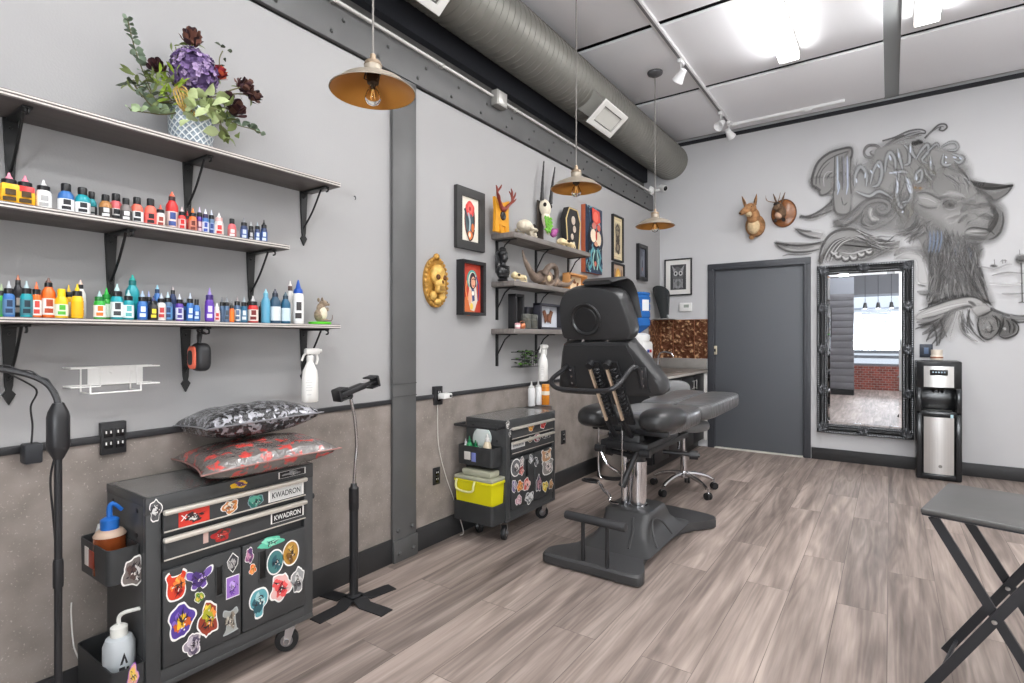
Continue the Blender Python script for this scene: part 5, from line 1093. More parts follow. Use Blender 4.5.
def d_blue(pl, ce, st):
    pl([(-1,-1),(1,-1),(1,1),(-1,1)],(52,66,88)); R = random.Random(11)
    for k in range(46):
        cx, cy = R.uniform(-0.85,0.85), R.uniform(-0.95,0.95); c = R.choice([(30,34,46),(70,104,130),(110,150,160),(40,60,90),(84,130,140),(150,170,170),(60,80,104)])
        st([(cx,cy),(cx+R.uniform(-0.25,0.25),cy+R.uniform(-0.15,0.15)),(cx+R.uniform(-0.4,0.4),cy+R.uniform(-0.25,0.25))],R.uniform(0.03,0.09),c)
    pl([(-0.4,0.95),(0.5,0.9),(0.62,0.6),(0.1,0.45),(-0.35,0.6)],(206,72,60)); ce(0.05,0.7,0.3,0.16,(226,110,92)); ce(-0.15,0.42,0.26,0.1,(196,120,110)); ce(0.4,0.4,0.2,0.1,(206,96,84)); ce(-0.25,0.12,0.34,0.2,(230,214,190)); ce(0.35,0.05,0.34,0.22,(226,208,180)); ce(0.1,0.15,0.1,0.16,(190,60,50)); ce(0.05,-0.12,0.2,0.08,(206,150,120))
    for s in (-1,1): st([(s*0.2,-0.25),(s*0.55,-0.45),(s*0.45,-0.75),(s*0.8,-0.9)],0.09,(90,150,160)); st([(s*0.1,-0.3),(s*0.3,-0.6),(s*0.15,-0.9)],0.06,(160,200,190)); st([(s*0.7,0.4),(s*0.85,0.0),(s*0.6,-0.3)],0.06,(30,30,40))
    ce(0.05,-0.5,0.1,0.2,(60,90,100)); ce(-0.05,-0.72,0.14,0.08,(206,110,90)); st([(-0.9,0.9),(-0.75,0.3),(-0.9,-0.4)],0.05,(26,30,40)); st([(-0.3,-0.15),(0.05,-0.22),(0.4,-0.15)],0.05,(30,30,40))
framed('x', 4.40, 4.84, 1.862, 2.475, 0.045, 0.0, M('canvas_orange_edge',(176,92,60),0.6), M('canvas_blue',(52,66,88),0.6), 'large blue and red painted canvas beside the shelves', d_blue)
def d_tan(pl, ce, st):
    pl([(-1,-1),(1,-1),(1,1),(-1,1)],(214,196,156)); pl([(-0.85,-0.9),(0.85,-0.9),(0.85,0.9),(-0.85,0.9)],(196,176,140)); pl([(-0.8,-0.86),(0.8,-0.86),(0.8,0.86),(-0.8,0.86)],(220,204,166)); ce(0,0.35,0.5,0.34,(110,98,84),20,5,0.1); ce(0,0.35,0.34,0.22,(200,186,156)); ce(-0.15,0.4,0.1,0.06,(40,36,34)); ce(0.15,0.4,0.1,0.06,(40,36,34)); ce(0,-0.1,0.4,0.2,(90,80,70),20,6,0.12); ce(0,-0.45,0.5,0.28,(104,94,82),20,4,0.12); ce(0,-0.42,0.26,0.15,(190,176,146))
    for k in range(12): st([(-0.6+0.1*k,0.75-0.05*(k%3)),(-0.5+0.09*k,0.1),(-0.6+0.1*k,-0.7)],0.02,(84,74,64))
framed('x', 5.047, 5.372, 2.045, 2.51, 0.03, 0.016, BF, PAPER, 'black framed tan print of skulls, above another frame', d_tan)
def d_orange(pl, ce, st):
    pl([(-1,-1),(1,-1),(1,1),(-1,1)],(176,150,130)); pl([(-1,-1),(1,-1),(1,-0.1),(-1,0.1)],(134,110,130)); ce(0,0.35,0.55,0.5,(206,150,60)); ce(0.05,0.4,0.36,0.36,(226,180,90)); ce(0,0.1,0.26,0.34,(130,70,50)); ce(0,-0.35,0.4,0.4,(150,130,120)); ce(0.05,-0.3,0.2,0.3,(90,84,110)); st([(-0.6,0.8),(-0.7,0.1),(-0.5,-0.7)],0.08,(110,80,60)); st([(0.6,0.8),(0.75,0.1),(0.5,-0.7)],0.08,(120,90,70)); ce(0,0.45,0.14,0.12,(240,214,150))
framed('x', 5.047, 5.40, 1.55, 2.025, 0.03, 0.016, BF, PAPER, 'black framed orange and mauve print, under the skull print', d_orange)
def d_dark(pl, ce, st):
    pl([(-1,-1),(1,-1),(1,1),(-1,1)],(96,100,112)); ce(0,-0.1,0.5,0.6,(120,124,134)); ce(0.1,-0.2,0.2,0.4,(70,74,86)); ce(0.1,-0.45,0.12,0.14,(150,90,80)); st([(-0.3,0.8),(0,0.2),(-0.2,-0.8)],0.06,(60,64,76)); st([(0.4,0.8),(0.5,0.0),(0.3,-0.8)],0.05,(140,146,156))
framed('x', 5.70, 6.065, 1.905, 2.305, 0.04, 0.04, BF, M('dim_print',(96,100,112),0.3), 'black framed dim grey print closest to the room corner', d_dark)
def d_owl(pl, ce, st):
    pl([(-1,-1),(1,-1),(1,1),(-1,1)],(64,64,66)); ce(0,0.2,0.7,0.62,(96,96,98),24,4,0.08); ce(-0.32,0.3,0.26,0.2,(190,190,190)); ce(0.32,0.3,0.26,0.2,(190,190,190)); ce(-0.32,0.3,0.12,0.1,(24,24,26)); ce(0.32,0.3,0.12,0.1,(24,24,26)); pl([(-0.1,0.2),(0.1,0.2),(0,-0.05)],(30,30,32)); pl([(-0.8,0.95),(-0.3,0.6),(-0.6,0.4)],(150,150,152)); pl([(0.8,0.95),(0.3,0.6),(0.6,0.4)],(150,150,152)); ce(0,-0.55,0.6,0.36,(120,120,122),20,7,0.1); ce(0,-0.5,0.3,0.22,(40,40,42)); 
    for k in range(7): st([(-0.6+0.2*k,-0.15),(-0.55+0.18*k,-0.5),(-0.6+0.2*k,-0.9)],0.03,(170,170,172))
framed('y', 0.066, 0.392, 1.768, 2.205, 0.028, 0.014, BF, M('white_mat',(228,226,222),0.7), 'black framed owl drawing with white mat on back wall', d_owl, 0.055)
# ---- gold skull plaque
yy, z0_, z1_ = 2.465, 1.452, 1.752; zc = (z0_+z1_)/2
t = thing('skull_plaque', 'oval gilded plaque with a relief skull beside the red painting', 'plaque', (0,yy,zc))
GOLDP = M('aged_gold', (184,138,64), 0.45, 0.25, var=0.3, vscale=22, bump=0.4, bscale=60); GOLDL = M('aged_gold_light', (214,172,92), 0.45, 0.2, var=0.25, vscale=26, bump=0.3, bscale=60)
mb = MB(GOLDP); mb.lathe([(0.155,0),(0.155,0.014),(0.14,0.024),(0.125,0.016),(0,0.02)], (0.001,yy,zc), 36, (1,0,0), sx=0.66, sy=1.0)
for k in range(30):
    a = 2*math.pi*k/30; mb.ell((0.022, yy+0.097*math.cos(a), zc+0.146*math.sin(a)), (0.018,0.022,0.022), nu=8, nv=6)
mb.ell((0.03,yy-0.01,zc+0.155),(0.03,0.05,0.04)); mb.build('oval_back', t)
mb = MB(GOLDL); mb.sup((0.03,yy,zc+0.045),(0.075,0.12,0.13)); mb.sup((0.045,yy,zc-0.01),(0.06,0.085,0.07)); mb.sup((0.05,yy,zc-0.045),(0.05,0.07,0.05),0.7,0.7); mb.ell((0.03,yy-0.04,zc-0.085),(0.04,0.05,0.06)); mb.ell((0.03,yy+0.035,zc-0.09),(0.04,0.05,0.06)); mb.ell((0.03,yy,zc-0.12),(0.035,0.06,0.04))
mb.mat(M('gold_recess',(92,56,24),0.7))
for s in (-1,1): mb.ell((0.062,yy+s*0.028,zc+0.028),(0.02,0.034,0.034))
mb.ell((0.072,yy,zc-0.002),(0.014,0.016,0.024))
for k in range(6): mb.box((0.0755,yy-0.025+0.01*k,zc-0.04),(0.002,0.002,0.03))
mb.build('relief_skull', t)
# ================================================================== CEILING FITTINGS
SHO = M('shade_outer', (156,146,132), 0.45, 0.3, var=0.08, vscale=10); SHI = M('shade_inner', (204,140,62), 0.4, 0.35)
BULB = M('clear_bulb', (255,250,240), 0.03, trans=1.0, ior=1.2)
def pendant(y, label):
    x, zr, R = 0.62, 2.235, 0.166
    t = thing('pendant_lamp', label, 'lamp', (x,y,CEIL), 0, 'metal pendant lamps over the work stations')
    mb = MB(SHO); o = (x,y,zr); mb.lathe([(R,0),(R+0.002,0.004),(R*0.80,0.030),(R*0.74,0.040),(R*0.5,0.058),(R*0.26,0.070),(0.040,0.074),(0.034,0.080),(0.034,0.108)], o, 40); mb.f.pop(); mb.mi.pop()
    mb.f.pop(); mb.mi.pop()
    mb.mat(SHI); n0 = len(mb.f); mb.lathe([(0.030,0.072),(R*0.26,0.067),(R*0.5,0.054),(R*0.72,0.036),(R*0.79,0.026),(R-0.002,0.0005)], o, 40); mb.f = mb.f[:-2]; mb.mi = mb.mi[:-2]
    mb.build('shade', t)
    mb = MB(M('socket_metal',(150,132,112),0.4,0.5)); mb.lathe([(0.034,0.104),(0.036,0.108),(0.030,0.122),(0.013,0.128),(0.011,0.15),(0.004,0.156)], o, 20); mb.mat(M('socket_dark2',(60,44,30),0.5)); mb.lathe([(0.024,0.075),(0.026,0.06),(0.022,0.035),(0.014,0.03)], o, 18)
    for k in range(3):
        a = k*2.1; mb.tube([(x+0.03*math.cos(a),y+0.03*math.sin(a),zr+0.07),(x+0.034*math.cos(a),y+0.034*math.sin(a),zr+0.048),(x+0.02*math.cos(a),y+0.02*math.sin(a),zr+0.044)],0.003,5)
    mb.build('socket', t)
    mb = MB(BULB); mb.lathe([(0.012,0.034),(0.014,0.024),(0.024,0.004),(0.032,-0.016),(0.031,-0.03),(0.022,-0.044),(0.008,-0.051),(0,-0.052)], o, 20); b = mb.build('bulb', t)
    mb = MB(M('filament',(255,200,120),0.5,emit=1.2))
    for k in range(4): a = k*1.57; mb.tube([(x+0.004*math.cos(a),y+0.004*math.sin(a),zr+0.02),(x+0.014*math.cos(a),y+0.014*math.sin(a),zr-0.028)],0.0008,4)
    mb.build('filament', b)
    mb = MB(M('pendant_cord',(120,116,112),0.6)); mb.cyl((x,y,zr+0.154),(x,y,CEIL-0.02),0.0042,n=8); mb.build('cord', t)
    mb = MB(M('canopy_metal',(96,96,98),0.4,0.4)); mb.lathe([(0.015,-0.044),(0.03,-0.040),(0.062,-0.022),(0.066,-0.012),(0.066,-0.0005)], (x,y,CEIL), 28); mb.build('canopy', t)
pendant(1.45, 'bronze pendant lamp hanging closest to the flower shelf')
pendant(3.15, 'bronze pendant lamp hanging before the antelope horns')
pendant(4.60, 'bronze pendant lamp hanging at the far room corner')
# ---- spiral duct
def duct_mat():
    m = bpy.data.materials.new('spiral_duct'); m.use_nodes = True; b = m.node_tree.nodes['Principled BSDF']
    b.inputs['Base Color'].default_value = rgb((138,136,130)); b.inputs['Metallic'].default_value = 0.6; b.inputs['Roughness'].default_value = 0.5; return m
DUCT = duct_mat(); DX, DZ, DR = 0.135, 3.371, 0.203
t = thing('air_duct', 'big spiral seamed round air duct under the ceiling', 'duct', (DX, 2.0, DZ))
mb = MB(DUCT); prof = []; y = YF
n = 40; k = 0
while y < L-0.001:
    yn = min(y+0.062, L-0.001)
    for (dy, r) in ((0,DR),(yn-y-0.008,DR),(yn-y-0.007,DR+0.004),(yn-y-0.002,DR+0.004),(yn-y-0.001,DR)): prof.append((r, y+dy))
    y = yn
vs = []; fs = []
for r, yy_ in prof:
    for k in range(n):
        a = 2*math.pi*k/n; vs.append((DX+r*math.cos(a), yy_-0.07*(k/n if k <= n/2 else 1-k/n), DZ+r*math.sin(a)))
for i in range(len(prof)-1):
    for k in range(n): fs.append((i*n+k,(i+1)*n+k,(i+1)*n+(k+1)%n,i*n+(k+1)%n))
vs = [(a, min(b, L-0.0005), c) for a, b, c in vs]; mb.add(vs, fs); mb.build('spiral_pipe', t, sharp=30)
def register(yc):
    t = None
    a = math.radians(-51); d = U((math.cos(a),0,math.sin(a))); s = U((0,1,0)); v = s.cross(d); c = U((DX,yc,DZ))
    ring = lambda q, hw, hh: [c+d*q-s*hw-v*hh, c+d*q+s*hw-v*hh, c+d*q+s*hw+v*hh, c+d*q-s*hw+v*hh]
    mb = MB(DUCT); q0, q1, q2 = 0.17, 0.30, 0.335; vs = ring(q0,0.21,0.10)+ring(q1,0.165,0.075)+ring(q2,0.165,0.075); mb.add(vs, [(r*4+k,r*4+(k+1)%4,r*4+4+(k+1)%4,r*4+4+k) for r in range(2) for k in range(4)]); t = mb.build('vent_register', DUCT_T)
    mb = MB(WHITEM); O = ring(q2+0.002,0.225,0.115); O2 = ring(q2+0.012,0.22,0.11); I = ring(q2+0.012,0.17,0.07); I2 = ring(q2+0.0,0.17,0.07)
    mb.add(O+O2+I+I2, [(r*4+k,r*4+(k+1)%4,r*4+4+(k+1)%4,r*4+4+k) for r in range(3) for k in range(4)]); mb.build('frame', t)
    mb = MB(M('register_blade',(200,198,192),0.5))
    for k in range(7):
        f = -0.135+0.045*k; b = c+d*(q2+0.002)+s*f; mb.add([b-v*0.062-s*0.012-d*0.01, b+v*0.062-s*0.012-d*0.01, b+v*0.062+s*0.014+d*0.006, b-v*0.062+s*0.014+d*0.006], [(0,1,2,3)])
    mb.mat(M('register_dark',(120,118,114),0.7)); mb.add(ring(q1-0.01,0.16,0.07), [(0,1,2,3)]); mb.build('louvre', t)
DUCT_T = t
register(4.22)
register(2.0)
# ---- conduit, junction box, camera
t = thing('conduit_run', 'white painted conduit run along the steel beam', 'conduit', (0.03,2.0,2.94))
mb = MB(M('conduit_paint',(196,194,190),0.4,0.2)); mb.cyl((0.035,YF+0.3,2.945),(0.035,6.15,2.945),0.011,n=10); mb.cyl((-0.005,YF+0.3,2.975),(-0.005,6.15,2.965),0.008,n=8); mb.build('pipe', t)
mb = MB(M('conduit_clip',(170,168,164),0.4,0.4))
for k in range(9): mb.box((0.033,-0.7+k*0.8,2.941),(0.03,0.02,0.03),0.004)
mb.build('clip', t)
pj = atX(497, 97, 0.03); t = thing('junction_box', 'small grey junction box on the steel beam conduit', 'box', (0.03,pj.y,pj.z)); mb = MB(M('junction_grey',(150,148,144),0.45,0.2)); mb.box((0.05,pj.y,2.935),(0.055,0.12,0.105),0.004); mb.build('box', t); mb = MB(M('conduit_clip')); mb.box((0.0795,pj.y,2.935),(0.004,0.10,0.09),0.001); mb.build('cover', t)
pc = atX(653, 190, 0.05); t = thing('security_camera', 'small white security camera on the beam end', 'camera', (0.02,6.1,pc.z))
z = CAM.z+(CY-190)*dep(0.1,6.1)/FPX
mb = MB(WHITE); mb.lathe([(0.045,0),(0.05,0.01),(0.035,0.035),(0.015,0.045)], (0.024,6.07,z), 20, (1,0,0)); mb.tube([(0.06,6.07,z),(0.10,6.085,z-0.01),(0.14,6.1,z)],0.014,10); mb.build('mount', t)
mb = MB(WHITE); mb.lathe([(0.02,-0.05),(0.034,-0.045),(0.036,0.03),(0.032,0.045),(0,0.046)], (0.17,6.09,z+0.01), 18, (0.75,-0.5,-0.35)); mb.build('housing', t); mb = MB(BLACKG); mb.lathe([(0.027,0.0465),(0.02,0.05),(0,0.051)], (0.17,6.09,z+0.01), 16, (0.75,-0.5,-0.35)); mb.build('lens', t)
# ---- track lights
TRK = M('track_white',(236,236,236),0.4)
t = thing('track_rail', 'white lighting track running along the room towards back wall', 'track', (0.885,4.0,CEIL)); mb = MB(TRK); mb.box((0.885,(6.18-1.5)/2,CEIL-0.014),(0.05,7.68,0.026),0.003); mb.build('rail', t); mb = MB(M('track_slot',(120,120,122),0.5)); mb.box((0.885,(6.14-1.5)/2,CEIL-0.0275),(0.02,7.5,0.002)); mb.build('slot', t)
t = thing('track_rail', 'short white lighting track parallel to the back wall', 'track', (1.4,6.19,CEIL)); mb = MB(TRK); mb.box((1.43,6.19,CEIL-0.014),(1.03,0.05,0.026),0.003); mb.build('rail', t); mb = MB(TRK); mb.box((0.90,6.20,CEIL-0.017),(0.10,0.06,0.03),0.004); mb.box((1.63,6.19,CEIL-0.03),(0.06,0.04,0.02),0.003); mb.build('connector', t)
def spot(x, y, yaw, label):
    t = thing('track_spot', label, 'spotlight', (x,y,CEIL-0.025), 0, 'white track spotlights'); z = CEIL-0.026
    mb = MB(TRK); mb.box((x,y,z-0.016),(0.035,0.09,0.032),0.005); mb.build('adapter', t)
    mb = MB(TRK); mb.cyl((x,y,z-0.03),(x,y,z-0.10),0.006,n=8); mb.build('stem', t)
    mb = MB(TRK); d = U((math.sin(math.radians(yaw)),math.cos(math.radians(yaw)),-0.75)); mb.lathe([(0.012,-0.05),(0.026,-0.045),(0.030,-0.01),(0.05,0.055),(0.047,0.055),(0.02,0.0),(0,0.0)], (x,y,z-0.12), 20, d); mb.build('head', t)
ps = atZ(677, 62, CEIL-0.03); spot(0.885, ps.y, -60, 'white track spotlight beside the far pendant canopy')
spot(0.90, 6.05, 20, 'white track spotlight at the track corner near back wall')
spot(0.89, 5.75, 200, 'white track spotlight just before the track corner')
# ---- ceiling light fixtures
DIFF = M('light_diffuser',(255,255,255),0.5,emit=EM)
def ceiling_light(x, y1, label):
    t = thing('ceiling_light', label, 'ceiling light', (x,y1-0.62,CEIL), 0, 'long white ceiling light fixtures')
    mb = MB(WHITEM); mb.box((x,y1-0.62,CEIL-0.016),(0.15,1.24,0.030),0.004)
    for s in (-1,1): mb.box((x,y1-0.62+s*0.613,CEIL-0.055),(0.15,0.014,0.07),0.004)
    mb.build('housing', t)
    mb = MB(DIFF); mb.box((x,y1-0.62,CEIL-0.062),(0.14,1.212,0.062),0.012); mb.build('diffuser', t)
    ld = bpy.data.lights.new('fixture_light','AREA'); ld.shape = 'RECTANGLE'; ld.size = 0.14; ld.size_y = 1.2; ld.energy = LAMP_W; ld.color = (1.0,0.99,0.985)
    lo = bpy.data.objects.new('fixture_light', ld); C.objects.link(lo); lo.parent = t; lo.location = (0,0,-0.098)
LAMP_W = FIXW
ceiling_light(1.635, 4.89, 'bright ceiling light fixture nearer the shelves')
ceiling_light(2.52, 4.87, 'bright ceiling light fixture over the folding table side')
for (x, y1) in ((1.635,2.42),(2.52,2.42),(1.635,-0.06),(2.52,-0.06),(3.95,4.87),(3.95,2.42)): ceiling_light(x, y1, 'white ceiling light fixture over the unphotographed near half of room')  # unseen fixtures added for room light; first pair read off the shelf shadows
# ================================================================== TATTOO CHAIR
VINYL = M('black_vinyl', (47,47,48), 0.33, bump=0.05, bscale=120); VINYLP = M('plastic_wrapped_vinyl', (84,84,85), 0.3, coat=0.25, bump=0.6, bscale=10, stretch=(1,3,1))
PANEL = M('rear_panel_plastic', (41,41,42), 0.45); BASEP = M('chair_base_plastic', (60,60,61), 0.42)
cx, cyy = 1.02, 3.21
t = thing('tattoo_chair', 'black reclining tattoo chair on a spreading pedestal base', 'tattoo chair', (cx, cyy, 0))
out = smooth([(0.70,2.63,0),(0.74,2.585,0),(1.0,2.59,0),(1.235,2.59,0),(1.275,2.63,0),(1.26,2.70,0),(1.20,2.85,0),(1.175,3.05,0),(1.18,3.3,0),(1.24,3.52,0),(1.345,3.68,0),(1.35,3.74,0),(1.30,3.80,0),(1.02,3.84,0),(0.76,3.82,0),(0.70,3.76,0),(0.73,3.62,0),(0.83,3.45,0),(0.86,3.25,0),(0.85,3.0,0),(0.79,2.82,0),(0.71,2.70,0)], 5, True)
cen = U((1.0,3.2,0)); N = len(out); lv = [(1.0,0.008),(1.004,0.014),(1.004,0.050),(0.985,0.062)]; vs = []
for k_, z in lv: vs += [cen+(p-cen)*k_+U((0,0,z)) for p in out]
fs = [tuple(range(N))[::-1]]+[(r*N+k,r*N+(k+1)%N,(r+1)*N+(k+1)%N,(r+1)*N+k) for r in range(3) for k in range(N)]+[tuple(3*N+k for k in range(N))]
mb = MB(BASEP); mb.add(vs, fs)
def rr(x0,x1,y0,y1,z,r=0.03,n=4):
    o=[]
    for (px_,py_,s) in ((x1-r,y1-r,0),(x0+r,y1-r,90),(x0+r,y0+r,180),(x1-r,y0+r,270)):
        for k in range(n+1): a=math.radians(s+90*k/n); o.append((px_+r*math.cos(a),py_+r*math.sin(a),z))
    return o
secs = [rr(0.80,1.235,2.80,3.60,0.060,0.05), rr(0.845,1.185,2.90,3.52,0.085,0.05), rr(0.865,1.155,2.98,3.45,0.13,0.045), rr(0.86,1.15,3.045,3.39,0.19,0.04), rr(0.858,1.148,3.055,3.375,0.212,0.04), rr(0.87,1.136,3.07,3.36,0.224,0.035)]
n = len(secs[0]); vs = [p for s in secs for p in s]
mb.add(vs, [(r*n+k,r*n+(k+1)%n,(r+1)*n+(k+1)%n,(r+1)*n+k) for r in range(len(secs)-1) for k in range(n)]+[tuple((len(secs)-1)*n+k for k in range(n))])
for x_, s in ((1.19,1),):
    mb.tube(smooth([(x_+0.035,2.98,0.075),(x_-0.005,3.02,0.14),(x_-0.03,3.10,0.185),(x_-0.015,3.19,0.16),(x_+0.03,3.25,0.075)],6), 0.006, 6)
mb.tube(smooth([(1.10,2.87,0.075),(1.09,2.935,0.11),(1.08,2.99,0.15),(1.06,3.035,0.20)],5), 0.008, 6)
mb.build('base', t)
mb = MB(CHROME); mb.lathe([(0.062,0.222),(0.062,0.232),(0.054,0.236),(0.054,0.50)], (cx,cyy,0), 28); mb.lathe([(0.022,0.222),(0.022,0.52)], (cx-0.075,cyy-0.03,0), 16); mb.build('column', t)
mb = MB(BLACK); mb.cyl((cx,cyy,0.49),(cx,cyy,0.60),0.045); mb.box((cx,cyy+0.05,0.625),(0.30,0.55,0.05),0.01); mb.box((cx-0.01,3.05,0.65),(0.20,0.08,0.08),0.012)
for s in (-1,1):
    mb.box((cx+s*0.14,cyy+0.15,0.60),(0.03,0.75,0.035),0.004); mb.cyl((cx+s*0.14-0.03,2.97,0.60),(cx+s*0.14+0.03,2.97,0.60),0.022)
mb.tube([(cx-0.005,2.99,0.40),(cx+0.075,3.10,0.66)],0.018,10); mb.cyl((cx-0.01,2.985,0.385),(cx+0.01,3.01,0.45),0.023)
mb.tube([(cx-0.15,3.12,0.56),(cx-0.0,3.12,0.545)],0.016,10); mb.cyl((cx-0.17,3.12,0.562),(cx-0.13,3.12,0.558),0.030); mb.tube([(cx+0.04,3.55,0.5),(cx+0.26,3.62,0.49)],0.014,10); mb.cyl((cx+0.2,3.60,0.49),(cx+0.25,3.615,0.49),0.03); mb.tube([(cx-0.02,cyy+0.02,0.30),(cx-0.045,cyy-0.05,0.48)],0.014,8)
mb.build('lift_frame', t)
mb = MB(CHROME)
w = [(0.86,2.99,0.79),(0.86,2.985,0.46),(0.90,2.99,0.41)]; mb.tube(smooth(w,4),0.005,7); mb.tube([(1.02,2.965,0.77),(1.02,2.96,0.40)],0.005,7); mb.tube([(0.86,2.99,0.79),(1.02,2.965,0.77)],0.005,7); mb.build('wire_bracket', t); mb = MB(CHROME)
mb.tube(smooth([(0.84,3.02,0.62),(0.90,3.02,0.50),(0.98,3.06,0.44)],4),0.008,8)
mb.tube([(1.12,3.7,0.64),(1.16,3.55,0.53)],0.008,8); mb.tube([(1.03,3.62,0.64),(1.03,3.5,0.53)],0.008,8); mb.build('support_rod', t)
# pump lever and pedal loop
mb = MB(CHROME); lv_ = smooth([(0.93,3.12,0.235),(0.87,3.12,0.24),(0.86,3.14,0.27),(0.80,3.18,0.29),(0.76,3.21,0.315),(0.72,3.23,0.315)],5); mb.tube(lv_,0.0065,8,flat=1.6); pl_ = mb.build('pump_lever', t)
mb = MB(BLACK); mb.tube([(0.68+0.055*math.cos(a),3.235+0.03*math.sin(a),0.318) for a in [2*math.pi*k/16 for k in range(16)]],0.009,8,closed=True); mb.build('pedal', pl_)
# front T bar
mb = MB(BLACK); a, b = atZ(583,560.6,0.06), atZ(607,568,0.06)
for q in (a,b): mb = MB(BLACK); mb.cyl(q, (q.x,q.y,0.285), 0.0105, n=12); mb.build('foot_bar_post', t)
l_ = U((a.x-0.105,a.y,0.290)); r_ = U((b.x+0.105,b.y,0.290)); mb = MB(M('rubber_grip',(48,48,50),0.55)); mb.tube([l_, l_+(r_-l_)*0.02, l_+(r_-l_)*0.98, r_],[0.021,0.023,0.023,0.021],16); mb.build('foot_bar', t)
# back section: plane leaning back towards the camera side
LEAN = math.radians(14); P0 = U((0.95,2.765,1.23)); UPV = U((0,-math.sin(LEAN),math.cos(LEAN))); RN = U((0,-math.cos(LEAN),-math.sin(LEAN))); RB = rx(14)
def onback(u, v, nn=0.0):
    d = U(_ray(u, v)); pp = P0+RN*nn; t_ = (pp-CAM).dot(RN)/d.dot(RN); return CAM+d*t_
def bk(a, s, nn): return U((P0.x,0,0))+U((a,P0.y,P0.z))*1.0-U((0,0,0))+UPV*s+RN*nn if False else U((P0.x+a,P0.y,P0.z))+UPV*s+RN*nn
def pad(mat, px_pts, thick, name, parent, n0=0.0, levels=None, cl=6):
    """upholstered pad: outline measured on the rear face, swept forward with rounded rims"""
    P = smooth([onback(u,v,n0) for u,v in px_pts], cl, True); N = len(P); c = sum(P,U((0,0,0)))/N
    lv = levels or [(0.90,0.0),(0.965,-0.004),(1.0,-0.022),(1.015,-thick*0.5),(0.985,-thick+0.03),(0.93,-thick+0.008),(0.80,-thick)]
    mb = MB(mat); vs = []
    for k_, n_ in lv: vs += [c+(p-c)*k_+RN*n_ for p in P]
    mb.add(vs, [(r*N+k,(r+1)*N+k,(r+1)*N+(k+1)%N,r*N+(k+1)%N) for r in range(len(lv)-1) for k in range(N)]+[tuple(range(N)),tuple((len(lv)-1)*N+k for k in range(N))[::-1]])
    return mb.build(name, parent, sharp=50)
pad(VINYL, [(566,343),(595,341.5),(624,342),(631,347),(650,370),(663,388),(658,397),(610,396.5),(566,394),(558,390),(559,370),(561,350)], 0.15, 'backrest', t)
pp_ = [onback(u,v,0.004) for u,v in ((565,345.5),(626,345),(651,393),(612,395),(562,391.5))]
mb = MB(PANEL); mb.add(pp_+[p+RN*0.008 for p in pp_], [(0,1,2,3,4),(9,8,7,6,5)]+[(k,5+k,5+(k+1)%5,(k+1)%5) for k in range(5)]); mb.build('rear_panel', t)
hr = pad(VINYL, [(561,334),(558.5,316),(559,302),(566,291),(584,287),(606,289),(618,295),(624,307),(630,325),(631,337),(625,341),(595,341),(567,340)], 0.15, 'headrest', t)
q = onback(585.5,319.5,0.003); mb = MB(M('recess_ring',(34,34,35),0.3)); mb.lathe([(0.092,-0.004),(0.094,0.004),(0.088,0.009),(0.080,0.008),(0.074,0.002),(0.069,0.0015),(0.064,0.006),(0,0.007)], q, 36, RN); mb.build('round_recess', hr)
# face flap folded over the top and hanging down the front edge
mb = MB(M('flap_vinyl',(40,40,41),0.42)); fl = smooth([onback(597,285,0.0)+U((0,0.0,0.012)), onback(601,281,-0.06), onback(606,281,-0.12)+U((0,0,0.002)), onback(612,292,-0.172), onback(615,306,-0.178), onback(617,318,-0.178)], 6); vs = []
for i,p_ in enumerate(fl):
    wd = 0.09+0.06*min(1,i/14); k1 = (fl[min(i+1,len(fl)-1)]-fl[max(i-1,0)]).normalized(); nn = U((1,0,0)).cross(k1); nn = nn if nn.z > 0 or (i > 12 and nn.y > 0) else -nn
    for (dx_,dn) in ((-wd,0.0),(-wd+0.018,0.012),(wd-0.018,0.012),(wd,0.0),(wd-0.018,-0.010),(-wd+0.018,-0.010)): vs.append(p_+U((dx_,0,0))+nn*dn)
NN=6; mb.add(vs,[(i*NN+k,i*NN+(k+1)%NN,(i+1)*NN+(k+1)%NN,(i+1)*NN+k) for i in range(len(fl)-1) for k in range(NN)]+[tuple(range(NN))[::-1],tuple((len(fl)-1)*NN+k for k in range(NN))]); mb.build('face_flap', hr, sharp=60)
for u_ in (583.5,608):
    mb = MB(CHROME); a_ = onback(u_,345,-0.02); mb.cyl(a_, a_+UPV*0.05, 0.009); mb.build('headrest_rod', t)
